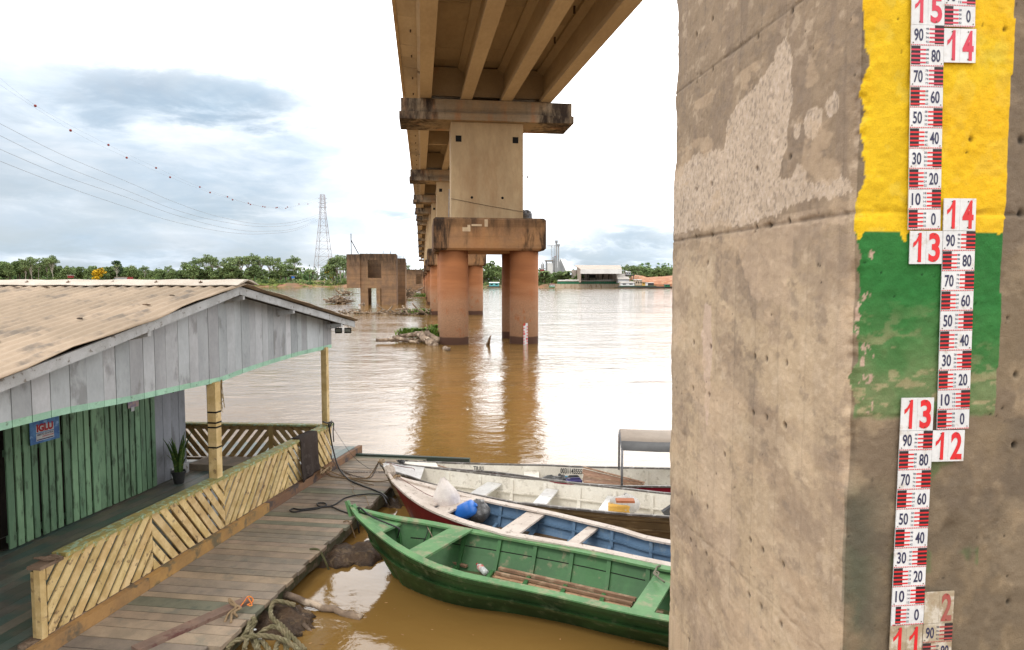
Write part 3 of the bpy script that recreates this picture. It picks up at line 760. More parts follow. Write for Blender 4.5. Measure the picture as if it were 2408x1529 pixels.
# close the two hidden faces
bk = [C0+FL*TH, C0+FR*WD+FL*TH, C0+FR*WD]
ex = [(p.x, p.y, z) for p in (bk[0]+FL*(-.03)+FR*.03, bk[1], bk[2]) for z in (zs[0], zs[-1])]
n0 = len(verts); verts = np.vstack([verts, np.array(ex)])
fl = quads.tolist()+[[n0+0, n0+1, n0+3, n0+2], [n0+2, n0+3, n0+5, n0+4], [n0+1, n0+5, n0+3]]
npier = thing('bridge_pier', 'huge weathered concrete pier close on the right, painted with yellow and green bands', 'bridge pier', C0, PA, 'piers of the river bridge')
me = bpy.data.meshes.new('shaft'); inv = rootm(npier).inverted()
A3 = np.array(inv.to_3x3()); tr = np.array(inv.translation)
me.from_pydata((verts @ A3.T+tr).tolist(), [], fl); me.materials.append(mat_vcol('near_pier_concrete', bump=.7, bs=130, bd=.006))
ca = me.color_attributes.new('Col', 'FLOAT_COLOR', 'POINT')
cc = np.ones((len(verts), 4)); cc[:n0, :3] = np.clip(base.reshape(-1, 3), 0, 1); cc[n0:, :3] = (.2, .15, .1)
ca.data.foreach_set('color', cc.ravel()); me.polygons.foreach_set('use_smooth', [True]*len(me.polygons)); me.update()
o = bpy.data.objects.new('shaft', me); COL.objects.link(o); o.parent = npier
co_ = C0+FR*WD/2+FL*TH/2
m_ = MB(); bbox(m_, co_, -5.98, 5.98, -1.75, 1.75, 14.6, 15.1); m_.build('crosshead', m_cross, npier)

# ------------------------------------------------------------------ staff gauge plates
m_plate = mat('enamel_plate', (.68, .69, .70), (.60, .61, .62), (.42, .34, .24), s1=3, s3=14, t3=.63, rough=.45, bump=.05, a3=.45)
m_worn = mat('worn_plate', (.42, .36, .26), (.33, .25, .165), (.55, .50, .42), s1=10, s3=14, t3=.55, rough=.7, bump=.3, bs=60)
m_red = mat('gauge_red', (.66, .018, .022), (.60, .025, .03), s1=2, rough=.5, bump=0)
m_pink = mat('gauge_faded_red', (.60, .045, .085), (.55, .04, .07), s1=2, rough=.5, bump=0)
m_blk = mat('gauge_black', (.018, .015, .018), (.028, .022, .024), s1=3, rough=.6, bump=0)
m_navy = mat('gauge_navy', (.028, .030, .075), (.035, .035, .085), s1=3, rough=.5, bump=0)
m_dim = mat('gauge_worn_red', (.42, .035, .04), (.32, .10, .08), s1=8, rough=.7, bump=0)
m_screw = mat('rusty_screw', (.16, .09, .05), rough=.6, metal=.4, bump=0)
gauge = thing('staff_gauge', 'tall river gauge of stepped white plates with red and black numbers on the near pier', 'river gauge', C0+FR*.5+Vector((0, 0, 1.8)), PA)
FN = -FL     # outward normal of the front face
class Fr:    # local frame on the plate column
    def __init__(s, tl, bl, n=.016):
        s.tl = C0+FR*tl[0]+Vector((0, 0, tl[1]))+FN*n; s.bl = C0+FR*bl[0]+Vector((0, 0, bl[1]))+FN*n
        s.ey = (s.tl-s.bl).normalized(); s.ex = (FR-s.ey*FR.dot(s.ey)).normalized()
    def p(s, x, y, o=0.0): return s.bl+s.ex*x+s.ey*y+FN*o
def plate(fr, x, y, w_, h_, mt, name):
    m_ = MB()
    m_.hexa([fr.p(x+.0006, y+.0006), fr.p(x+w_-.0006, y+.0006), fr.p(x+w_-.0006, y+h_-.0006), fr.p(x+.0006, y+h_-.0006)],
            [fr.p(x+.0006, y+.0006, .005), fr.p(x+w_-.0006, y+.0006, .005), fr.p(x+w_-.0006, y+h_-.0006, .005), fr.p(x+.0006, y+h_-.0006, .005)])
    return m_.build(name, mt, gauge)
def rect(m_, fr, x0, x1, y0, y1, o, mi): m_.add([fr.p(x0, y0, o), fr.p(x1, y0, o), fr.p(x1, y1, o), fr.p(x0, y1, o)], [(0, 1, 2, 3)], (1, 1, 1), mi)
def cell(fr, y, w_, h_, tens, comb_left, faded=False, worn=False, clipl=0):
    pt = plate(fr, 0, y, w_, h_, m_worn if worn else m_plate, 'scale_plate')
    m_ = MB(); bw = w_*.29; rl = w_*.45; x0, x1 = (0, bw) if comb_left else (w_-bw, w_)
    x0 += .001; x1 -= .001
    if clipl: x0 = clipl
    rect(m_, fr, x0, x1, y+h_*.09, y+h_*.985, .0056, 0)
    for i in range(4):
        c = y+h_*(.19+.205*i); a, b = (x0, rl) if comb_left else (w_-rl, x1)
        rect(m_, fr, a, b, c-h_*.040, c+h_*.040, .0062, 1)
    n = 18
    for i in range(n): rect(m_, fr, max(clipl, w_*i/n)+.001, w_*(i+.72)/n, y+h_*.015, y+h_*.065, .0056, 1)
    m_.build('scale_marks', [m_blk, m_dim if worn else (m_pink if faded else m_red)], pt)
    m_ = MB(); s_ = str(tens*10) if tens else '0'
    nw = w_*(.275 if tens else .145); nx = (w_*.62 if comb_left else w_*.09) if tens else (w_*.70 if comb_left else w_*.2)
    put_text(m_, s_, fr.p(nx, y+h_*.22, .0062), fr.ex, fr.ey, nw, h_*.60, .02)
    for i in range(4):
        c = y+h_*(.19+.205*i)-h_*.05; q = '%d%d' % (tens, 2*(i+1)); xx = rl+.002 if comb_left else w_-rl-.018
        put_text(m_, q, fr.p(xx, c, .0060), fr.ex, fr.ey, .0145, h_*.105, .01)
    m_.build('numeral', m_navy, pt)
    m_ = MB(); m_.lathe(fr.p(w_*(.93 if comb_left else .06), y+h_*.14, .0062), [(.0030, 0), (.0026, .002)], 8, ax=FN); m_.build('screw', m_screw, pt)
def big(fr, x, y, s_, w_, h_, mt, rm, hide=0):
    for i, ch in enumerate(s_):
        pt = plate(fr, x+i*w_/2, y, w_/2, h_, mt, 'number_plate')
        if hide and i == 0: continue
        m_ = MB(); ww = w_/2*(.50 if ch == '1' else .70); ox = w_/2*(.20 if ch == '1' else .15)
        if ch == '1':   # flagged one
            f_ = fr; X0 = x+i*w_/2+ox; Yb = y+h_*.06; hh = h_*.88
            pts = [(.58, 0), (1, 0), (1, 1), (.70, 1), (.55, .86), (.30, .73), (0, .66), (0, .50), (.35, .60), (.62, .74)]
            m_.add([f_.p(X0+a*ww, Yb+b*hh, .0064) for a, b in pts], [(0, 1, 2, 3, 9), (3, 4, 9), (4, 5, 8, 9), (5, 6, 7, 8)])
        else: put_text(m_, ch, fr.p(x+i*w_/2+ox, y+h_*.06, .0064), fr.ex, fr.ey, ww, h_*.88, .03)
        m_.build('numeral', rm, pt)
        m_ = MB()
        for yy in (.1, .9): m_.lathe(fr.p(x+i*w_/2+w_/4, y+h_*yy, .0064), [(.0035, 0), (.003, .002)], 8, ax=FN)
        m_.build('screw', m_screw, pt)
# upper column (15.0 down to 14.0)
frA = Fr(Rf(2136, 61.5), Rf(2128.5, 541.5)); LA = (frA.tl-frA.bl).length; hA = LA/10; wA = hA*1.775
for i in range(10): cell(frA, i*hA, wA, hA, i, i % 2 == 0, faded=i >= 7)
big(frA, 0, LA, '15', wA, hA*1.5, m_plate, m_pink); big(frA, wA, LA-hA*1.78, '14', wA*.99, hA*1.66, m_plate, m_pink)
for i in range(4): 
    class O: pass
    fr2 = Fr((0, 0), (0, 1)); fr2.bl = frA.p(wA, LA-hA*.05); fr2.ex, fr2.ey = frA.ex, frA.ey
    cell(fr2, i*hA, wA*.95, hA, i, i % 2 == 0, faded=True)
# middle column (14.0 to 13.0)
frB = Fr(Rf(2210.5, 543.7), Rf(2196, 1009)); LB = (frB.tl-frB.bl).length; hB = LB/10; wB = hB*1.79
for i in range(10): cell(frB, i*hB, wB, hB, i, i % 2 == 0)
big(frB, 0, LB+.0005, '14', wB*.99, hB*1.6, m_plate, m_red); big(frB, -wB, LB-hB*1.64, '13', wB*.99, hB*1.64, m_plate, m_red)
# lower column (13.0 to 12.0)
frC = Fr(Rf(2110, 1011.7), Rf(2088.5, 1467.5)); LC = (frC.tl-frC.bl).length; hC = LC/10; wC = hC*1.8
for i in range(10): cell(frC, i*hC, wC, hC, i, i % 2 == 0, clipl=.022 if i == 0 else 0)
big(frC, 0, LC+.0005, '13', wC*.99, hC*1.66, m_plate, m_red); big(frC, wC, LC-hC*1.6, '12', wC*.99, hC*1.6, m_plate, m_red)
big(frC, wC*1.01, .0, '12', wC*.92, hC*1.66, m_worn, m_dim, hide=1); big(frC, -.002, -hC*1.67, '11', wC, hC*1.66, m_worn, m_red)
fr2 = Fr((0, 0), (0, 1)); fr2.bl = frC.p(wC*1.01, 0); fr2.ex, fr2.ey = frC.ex, frC.ey
for i in range(4): cell(fr2, -(i+1)*hC-.001, wC*.92, hC, 9-i, i % 2 == 1, worn=True)

# small gauge on the pile of the nearest water pier
PC = BL(BO, 2.41, -2.3, 0); GN = Vector((0.12, -1, 0)).normalized(); gx = Vector((GN.y*-1, GN.x, 0)); gx = Vector((1, .12, 0)).normalized()
gt = thing('staff_gauge', 'small red and white river gauge at the waterline on the right round pile', 'river gauge', PC+GN*1.0, 0)
g0 = at(1230.5, 800, (PC+GN*1.0).y-.02); g0.z = -.35
for col_ in range(2):
    m_ = MB(); m_.box(g0+gx*(.085+.15*col_)+Vector((0, 0, .85+(.12 if col_ else .0)))-Vector((0, .01, 0)), (.148, .015, 1.65), math.atan2(gx.y, gx.x)); pt = m_.build('scale_plate', m_plate, gt)
    m_ = MB()
    for i in range(16):
        if (i+col_) % 2: m_.box(g0+gx*(.085+.15*col_+(.03 if col_ else -.03))+Vector((0, 0, .1*i+.14))-Vector((0, .019, 0)), (.075, .006, .085), math.atan2(gx.y, gx.x))
    m_.build('scale_marks', m_red, pt)
for s_, xx, zz_ in (('10', -.0, 1.62), ('10', .0, 1.0), ('9', .16, .62)):
    m_ = MB(); put_text(m_, s_, g0+gx*(xx+.015)+Vector((0, -.026, zz_)), gx, (0, 0, 1), .12, .17, .05); m_.build('numeral', m_red, gt)
# ------------------------------------------------------------------ floating bar
HA = P(90, 1512, .4); HA.z = 0
_hb = P(775, 1090, .4); HD = Vector((_hb.x-HA.x, _hb.y-HA.y, 0)).normalized(); HN = Vector((-HD.y, HD.x, 0))   # HN points inward (left)
HANG = math.atan2(HD.y, HD.x)
def H(t, n, z): return HA+HD*t+HN*n+Vector((0, 0, z))
def ph(px, py, n=0.0): return pl(px, py, HA+HN*n, HD)
def hbox(mb, t0, t1, n0, n1, z0, z1, col=(1, 1, 1), mi=0):
    mb.hexa([H(t0, n0, z0), H(t1, n0, z0), H(t1, n1, z0), H(t0, n1, z0)], [H(t0, n0, z1), H(t1, n0, z1), H(t1, n1, z1), H(t0, n1, z1)], col, mi)
m_deck = mat('wet_deck_boards', (.19, .165, .13), (.12, .12, .10), (.085, .13, .11), s1=1.6, s3=1.2, t3=.52, e3=.08, rough=.42, bump=.3, bs=30, bd=.008, spec=.4, s3st=(1, .5, 1))
m_walk = mat('walkway_boards', (.305, .245, .18), (.225, .185, .14), (.15, .145, .12), s1=3.5, s3=4, t3=.62, e3=.08, rough=.7, bump=.45, bs=45, bd=.006, a3=.6)
m_yel = mat('yellow_paint', (.66, .50, .25), (.50, .35, .145), (.20, .13, .07), s1=5, s3=9, t3=.62, e3=.03, rough=.6, bump=.3, bs=50, bd=.004, a3=.8)
m_ycap = mat('mossy_yellow_paint', (.34, .27, .085), (.22, .22, .08), (.30, .42, .28), s1=6, s3=16, t3=.55, e3=.04, rough=.7, bump=.5, bs=60, bd=.005)
m_grey = mat('grey_boards', (.43, .455, .48), (.34, .36, .38), (.17, .17, .17), s1=1.6, s3=2.6, t3=.60, e3=.06, rough=.7, bump=.3, bs=50, bd=.004, st=(1, 1, .5), a3=.6)
m_mint = mat('mint_paint', (.33, .56, .42), (.26, .46, .34), (.14, .2, .14), s1=4, s3=12, t3=.66, rough=.6, bump=.2)
m_gslat = mat('green_slats', (.20, .34, .205), (.125, .23, .14), (.035, .05, .03), s1=2, s3=9, t3=.58, e3=.07, rough=.65, bump=.4, bs=50, bd=.005, st=(1, 1, .3), a3=.7)
m_fasc = mat('grey_fascia', (.46, .475, .49), (.36, .37, .375), (.17, .15, .13), s1=5, s3=14, t3=.63, rough=.65, bump=.35, bs=60, bd=.004, st=(1, 1, 1))
m_roof = mat('fibre_cement', (.39, .30, .215), (.31, .24, .17), (.14, .12, .10), s1=.9, s3=2.4, t3=.60, e3=.09, rough=.9, bump=.55, bs=45, bd=.008, a3=.8)
m_ridge = mat('ridge_sheet', (.52, .46, .39), (.44, .38, .31), rough=.75, bump=.2, s1=2)
m_dark = mat('dark_timber', (.055, .042, .034), (.035, .028, .024), rough=.85, bump=.3, s1=4)
m_brn = mat('brown_timber', (.20, .135, .09), (.13, .09, .06), (.28, .20, .14), s1=3, s3=6, rough=.8, bump=.5, bs=30, bd=.01)
m_ybeam = mat('worn_yellow_beam', (.36, .215, .085), (.27, .165, .075), (.12, .10, .07), s1=2.2, s3=3, t3=.55, rough=.75, bump=.4, bs=40, bd=.006)
bar = thing('floating_bar', 'grey timber floating bar with corrugated roof, yellow slatted railing and green slat wall', 'floating house', H(0, 0, 0), HANG)
# floor
m_ = MB(); n = .03
while n < 7.5:
    hbox(m_, -3.2, 8.75, n, n+.165, .345, .40+random.uniform(0, .003), j((1, 1, 1), .22)); n += .171
m_.build('floor', m_deck, bar)
m_ = MB()
for q in (0, 2.5, 5): m_.tube([H(-3, q+.5, -.05), H(9, q+.5, -.05)], .30, 10)
m_.build('float_log', m_brn, bar, smooth=True)
# outer edge beam
m_ = MB(); ts = [-1.5, 1.55, 4.55, 6.6, 8.75]
for a, b, c in zip(ts[:-1], ts[1:], ((1, .95, .9), (1.15, 1.1, .9), (.62, .55, .7), (.62, .56, .72))):
    hbox(m_, a, b-.004, -.125, -.035, .20, .435, c)
m_.build('edge_beam', m_ybeam, bar)
m_ = MB(); hbox(m_, -.15, 7.5, -.033, .10, .402, .445); m_.build('sill_plank', m_brn, bar)
# walkway
WO = [(P(510, 1529, .28)), (P(745, 1300, .28)), (P(840, 1215, .28)), (P(925, 1140, .28))]
def nout(t):
    pts = [((w_-HA).dot(HD), (w_-HA).dot(HN)) for w_ in WO]
    return float(np.interp(t, [p[0] for p in pts]+[9.0], [p[1] for p in pts]+[pts[-1][1]-.10]))
m_ = MB(); t = -1.6; k = 0
while t < 8.35:
    w_ = random.choice((.14, .17, .2, .2, .23)); no = nout(t)+random.uniform(-.035, .035); sk = .03
    g = random.random(); c = (.60, .74, .70) if g < .16 else ((1.08, 1.03, .98) if g < .65 else (.86, .88, .90)); c = j(c, .12); z = .28+random.uniform(0, .008)
    if t < .2: no += random.choice((0, .12, .2))
    m_.hexa([H(t, -.128, .235), H(t+w_-.014, -.128, .235), H(t+w_-.014+sk, no, .235), H(t+sk, no, .235)],
            [H(t, -.128, z), H(t+w_-.014, -.128, z), H(t+w_-.014+sk, no, z), H(t+sk, no, z)], c)
    t += w_
m_.build('walkway', m_walk, bar)
m_ = MB()
tt = [-1.6+i*.55 for i in range(19)]
m_.loft([[H(t, nout(t)+.06, .232), H(t, nout(t)+.02, .232), H(t, nout(t)+.03, .05+random.uniform(-.03, .03)), H(t, nout(t)+.12, .03)] for t in tt], True, True)
m_.build('walkway_edge', mat('mossy_edge', (.10, .085, .05), (.06, .065, .03), (.16, .12, .08), s1=5, s3=9, rough=.9, bump=.8, bs=40, bd=.02), bar)
m_ = MB(); hbox(m_, 8.36, 8.46, -.1, -2.75, .22, .325); m_.build('end_rail', mat('dark_green_beam', (.035, .065, .05), (.05, .06, .05), rough=.6, bump=.3), bar)
m_ = MB()
for q in (-.55, -1.35): m_.tube([H(-2, q, -.02), H(8.3, q, -.02)], .24, 10)
m_.build('float_log', m_brn, bar, smooth=True)

# railings ---------------------------------------------------
def slats(m_, org, ex, L, z0, z1, lean, w_=.104, pitch=.188, th=.022, nrm=None, start=0.0, col=(1, 1, 1)):
    """diagonal slats clipped to the box [0,L]x[z0,z1]"""
    hgt = z1-z0; run = hgt*.82; k = -run-pitch+start
    while k < L+run:
        if lean > 0: poly = [(k, z0), (k+w_*1.25, z0), (k+w_*1.25+run, z1), (k+run, z1)]
        else: poly = [(k+run, z0), (k+w_*1.25+run, z0), (k+w_*1.25, z1), (k, z1)]
        for lo, sgn in ((0, 1), (L, -1)):
            out = []
            for i in range(len(poly)):
                a, b = poly[i], poly[(i+1) % len(poly)]; fa, fb = (a[0]-lo)*sgn, (b[0]-lo)*sgn
                if fa >= 0: out.append(a)
                if (fa >= 0) != (fb >= 0):
                    s_ = fa/(fa-fb); out.append((a[0]+(b[0]-a[0])*s_, a[1]+(b[1]-a[1])*s_))
            poly = out
            if not poly: break
        if len(poly) >= 3:
            o_ = random.uniform(0, .008); q = j(col, .13)
            m_.prism([org+ex*x+Vector((0, 0, z))+nrm*o_ for x, z in poly], nrm*th, q)
        k += pitch+random.uniform(-.012, .012)
tA = ph(351, 1250)[0]; tB = ph(523, 1200)[0]; tC = ph(674, 1120)[0]; tE = 7.27
secs = [(.09, tA, 1), (tA, tB, -1), (tB, tC, 1), (tC, tE, -1)]
m_ = MB()
for a, b, ln in secs: slats(m_, H(a+.004, -.02, 0), HD, b-a-.008, .45, 1.20, ln, nrm=-HN)
rl = m_.build('railing', m_yel, bar); rl['label'] = 'yellow diagonal slat railing along the walkway side'
m_ = MB(); hbox(m_, .32, 7.32, -.075, .10, 1.202, 1.245); hbox(m_, .32, 7.3, -.04, -.003, 1.14, 1.20, (1.3, 1.1, .9)); m_.build('rail_cap', m_ycap, rl)
m_ = MB(); hbox(m_, .0, .31, -.06, .10, 1.18, 1.215); m_.blob(H(.22, .02, 1.225), (.13, .07, .03), 4, .3); m_.build('broken_end', m_brn, rl)
m_ = MB(); hbox(m_, 0, .075, -.05, .02, .40, 1.185, (.95, .95, .95)); hbox(m_, .005, .06, .021, .065, .40, 1.16, (.7, .7, .68)); m_.build('end_post', m_yel, rl)
m_ = MB()
for a in (tA, tB, tC): hbox(m_, a-.03, a+.03, .002, .05, .45, 1.20, (.75, .72, .7))
m_.build('stud', m_yel, rl)
# far railing
BA = H(7.2, 0, 0); bl = P(443, 992, 1.25); BE = Vector((bl.x, bl.y, 0)); bx = (BE-BA).normalized(); bn = Vector((-bx.y, bx.x, 0)); BLn = 4.6
pxt = lambda px: max(0, pl(px, 1000, BA, bx)[0])
q1, q2, q3 = pxt(637), pxt(492), pxt(443)
m_ = MB()
for a, b, ln in ((.07, q1-.04, 1), (q1+.04, q2, -1), (q2, BLn, 1)): slats(m_, BA+bx*a, bx, b-a, .52, 1.17, ln, w_=.10, pitch=.19, nrm=bn, col=(.55, .5, .45))
r2 = m_.build('railing', m_yel, bar); r2['label'] = 'far railing of dark yellow diagonal slats facing the river'
def bb_(m_, a, b, n0, n1, z0, z1, col=(1, 1, 1)):
    m_.hexa([BA+bx*x+bn*y+Vector((0, 0, z0)) for x, y in ((a, n0), (b, n0), (b, n1), (a, n1))], [BA+bx*x+bn*y+Vector((0, 0, z1)) for x, y in ((a, n0), (b, n0), (b, n1), (a, n1))], col)
m_ = MB(); bb_(m_, -.05, BLn, -.06, .10, 1.205, 1.24); m_.build('rail_cap', m_ycap, r2)
m_ = MB(); bb_(m_, 0, BLn, -.03, .0, 1.10, 1.20, (.5, .45, .4)); bb_(m_, 0, BLn, -.03, .04, .45, .50, (.35, .3, .28)); bb_(m_, q1-.045, q1+.045, -.035, .03, .45, 1.2, (.6, .55, .45)); m_.build('frame', m_yel, r2)
# posts
def post(t, n, s, z0, z1, bands=()):
    m_ = MB(); hbox(m_, t-s/2, t+s/2, n-s/2, n+s/2, z0, z1); o_ = m_.build('post', m_yel, bar)
    if bands:
        for zb in bands: m_ = MB(); hbox(m_, t-s/2-.004, t+s/2+.004, n-s/2-.004, n+s/2+.004, zb-.012, zb+.012); m_.build('tape_band', m_black, o_)
    return o_
t1 = ph(508, 1120, .02)[0]; t2 = ph(766, 990, .02)[0]
post(t1, .02, .135, 1.245, 2.70, [ph(506, y, -.05)[1] for y in (971, 996, 1007, 1055)])
post(t2, .02, .115, 1.247, 2.86)
# gable ------------------------------------------------------
gb = [(-4.0, 2.75), (-.4, 2.735)]+[ph(x, y) for x, y in ((150, 975), (300, 947), (440, 915), (520, 898), (577, 876), (640, 855), (700, 837), (780, 818))]
gbz = lambda t: float(np.interp(t, [g[0] for g in gb], [g[1] for g in gb]))
PKt, PKz = ph(562, 683, -.3); fL = ph(0, 905, -.3); fR = ph(833, 763, -.3)
sL = (PKz-fL[1])/(PKt-fL[0]); sR = (PKz-fR[1])/(fR[0]-PKt)
roofz = lambda t: PKz-(sL*(PKt-t) if t < PKt else sR*(t-PKt))
m_ = MB(); m2 = MB(); t = -2.4; tr_ = ph(780, 800)[0]
while t < tr_-.02:
    w_ = random.choice((.2, .22, .24, .26)); 
    if t > PKt: w_ *= .93
    b = min(t+w_, tr_); e = t; g = random.uniform(.78, 1.12); gp = random.choice((.004, .005, .006, .012)); o_ = random.uniform(0, .006)
    q = (g*random.uniform(.97, 1.03), g, g)
    zb0, zb1 = gbz(e), gbz(b-gp)
    m2.hexa([H(e, o_, zb0), H(b-gp, o_, zb1), H(b-gp, .025, zb1), H(e, .025, zb0)], [H(e, o_, zb0+.075), H(b-gp, o_, zb1+.075), H(b-gp, .025, zb1+.075), H(e, .025, zb0+.075)], j((1, 1, 1), .08))
    m_.hexa([H(e, o_, zb0+.0755), H(b-gp, o_, zb1+.0755), H(b-gp, .025, zb1+.0755), H(e, .025, zb0+.0755)], [H(e, o_, roofz(e)), H(b-gp, o_, roofz(b)), H(b-gp, .025, roofz(b)), H(e, .025, roofz(e))], q)
    t = b
gab = m_.build('gable_wall', m_grey, bar); m2.build('painted_trim', m_mint, gab)
m_ = MB()
hbox(m_, -1.6, tr_, .027, .029, 2.9, 3.0)
for a, b in ((-1.6, PKt), (PKt, tr_)): m_.hexa([H(a, .03, gbz(a)+.1), H(b, .03, gbz(b)+.1), H(b, .05, gbz(b)+.1), H(a, .05, gbz(a)+.1)], [H(a, .03, roofz(a)), H(b, .03, roofz(b)), H(b, .05, roofz(b)), H(a, .05, roofz(a))])
m_.build('backing', m_dark, gab)
m_ = MB()
def slope(m_, ta, tb, n0, n1, dz0, dz1, col=(1, 1, 1)):
    m_.hexa([H(ta, n0, roofz(ta)+dz0), H(tb, n0, roofz(tb)+dz0), H(tb, n1, roofz(tb)+dz0), H(ta, n1, roofz(ta)+dz0)],
            [H(ta, n0, roofz(ta)+dz1), H(tb, n0, roofz(tb)+dz1), H(tb, n1, roofz(tb)+dz1), H(ta, n1, roofz(ta)+dz1)], col)
tRe = fR[0]
slope(m_, -4.2, PKt-.002, -.32, -.285, -.065, .055); fo = m_.build('fascia', m_fasc, bar)
m_ = MB(); slope(m_, PKt+.002, tRe, -.32, -.285, -.065, .055); m_.build('fascia', m_fasc, bar)
m_ = MB(); slope(m_, -4.2, PKt-.003, -.284, .3, -.02, .015, (.6, .6, .6)); slope(m_, PKt+.003, tRe-.05, -.284, .3, -.02, .015, (.6, .6, .6)); m_.build('rafter', m_dark, bar)
for px, py in ((350, 795), (572, 700), (690, 735), (803, 768)):
    t, z = ph(px, py, -.3); zz_ = roofz(t)-.065
    m_ = MB(); m_.hexa([H(t-.03, -.31, zz_-.06), H(t+.03, -.31, zz_-.06), H(t+.03, -.001, zz_-.12), H(t-.03, -.001, zz_-.12)], [H(t-.03, -.31, zz_-.001), H(t+.03, -.31, zz_-.001), H(t+.03, -.001, zz_-.001), H(t-.03, -.001, zz_-.001)])
    m_.build('bracket', m_fasc, bar)
# roof sheets
def sheet(ta, tb, n0, n1, name, nst, seed, lift=.105):
    rnd = random.Random(seed); m_ = MB(); ns = int((n1-n0)/.0225)
    sag = [rnd.uniform(-.012, .012) for _ in range(nst+1)]; rings = []
    for i in range(nst+1):
        t = ta+(tb-ta)*i/nst; ring = []
        for k in range(ns+1):
            n_ = n0+(n1-n0)*k/ns+ .02*math.sin(t*3.1+1)*(1 if k == 0 else 0)
            e = math.exp(-(n_-n0)/.35)
            z = roofz(t)+lift+.015*math.sin(2*math.pi*(n_-n0)/.18)+sag[i]*.4+e*(.006*math.sin(t*2.3+seed)+.006*math.sin(t*7))
            ring.append(H(t, n_, z))
        rings.append(ring)
    m_.loft(rings, False); o_ = m_.build(name, m_roof, bar, smooth=True)
    md = o_.modifiers.new('thickness', 'SOLIDIFY'); md.thickness = .008; md.offset = -1
    return o_
sheet(-4.3, PKt-.02, -.42, 9.5, 'roof_sheet', 26, 1); sheet(PKt+.02, tRe+.14, -.42, 9.5, 'roof_sheet', 22, 2)
m_ = MB(); rr = []
for i in range(41):
    n_ = -.46+9.9*i/40; wv = .006*math.sin(i*1.7)
    rr.append([H(PKt+a, n_, PKz+b+wv) for a, b in ((-.30, .085), (-.1, .155), (0, .165), (.1, .155), (.30, .085), (.30, .075), (0, .15), (-.30, .075))])
m_.loft(rr, True, True); rc = m_.build('ridge_cap', m_ridge, bar, smooth=False)
m_ = MB()
for i in range(12): m_.lathe(H(PKt-.2+.02*(i % 3), .2+.75*i, PKz+.12), [(.03, 0), (.03, .012), (.008, .014), (.008, .03)], 8)
m_.build('screw', m_screw, rc)
m_ = MB()
for i in range(34):
    t = random.uniform(-2, 3.4); n_ = random.uniform(0, 6); m_.blob(H(t, n_, roofz(t)+.13), (random.uniform(.02, .07), random.uniform(.01, .03), .008), i, .3, 8, 4, random.choice(((.3, .25, .2), (.7, .6, .5), (.2, .15, .1))))
m_.build('roof_litter', m_brn, bar)
# house body ------------------------------------------------
NW = 2.52
sA = ph(15, 1290, NW)[0]; sB = ph(366, 1142, NW)[0]; wE = ph(440, 1100, NW)[0]
wparts = [MB(), MB()]; t = -3.0
while t < wE:
    if t+.2 < sA or t > sB-.05:
        m_ = wparts[0 if t < sA else 1]
        g = random.uniform(.62, .95); b = min(t+.235, wE); hbox(m_, t, b-.006, NW+random.uniform(0, .008), NW+.035, .41, min(3.55, roofz(t)-.03), (g*.8, g*.8, g*.85)); t = b
    else: t += .1
for m_ in wparts: m_.build('wall', m_grey, bar)
m_ = MB(); hbox(m_, -3, -.4, NW+.5, NW+.54, .41, 2.5); hbox(m_, -.4, wE, NW+.5, NW+.54, .41, 3.1); hbox(m_, wE-.04, wE, NW+.036, 7.3, .41, 3.6); hbox(m_, sA, sB, NW+.037, NW+.45, .402, .42); m_.build('inner_wall', m_dark, bar)  # dark colour of the wall behind the slats stands in for interior shade
m_ = MB(); hbox(m_, wE-.5, wE+.02, NW-.03, NW-.002, .42, .62, (1, 1, 1)); m_.build('skirting', m_fasc, bar)
m_ = MB(); n = 22; pw = (sB-sA)/n
for i in range(n):
    a = sA+pw*i; wv = random.uniform(.62, .80); dn = random.uniform(.0, .02); q = random.uniform(.75, 1.2)
    if 11 <= i <= 12: wv = 1.0
    sk = random.uniform(-.012, .012)
    m_.hexa([H(a, NW-.06-dn, .43), H(a+pw*wv, NW-.06-dn, .43), H(a+pw*wv, NW-.035-dn, .43), H(a, NW-.035-dn, .43)],
            [H(a+sk, NW-.06-dn, 3.3), H(a+pw*wv+sk, NW-.06-dn, 3.3), H(a+pw*wv+sk, NW-.035-dn, 3.3), H(a+sk, NW-.035-dn, 3.3)], (q, q, q*.97))
ss = m_.build('slat_screen', m_gslat, bar)
m_ = MB()
for z in (.52, 1.75, 2.55): hbox(m_, sA, sB, NW-.033, NW-.003, z, z+.1, (.6, .6, .6))
m_.build('cross_rail', m_gslat, ss)
m_ = MB(); hbox(m_, 6.3, 7.1, 1.6, 2.6, .402, .53); m_.build('step', m_walk, bar)
m_ = MB(); hbox(m_, t1-.5, t1-.05, .14, .42, .40, .95); m_.build('bench', m_ybeam, bar)
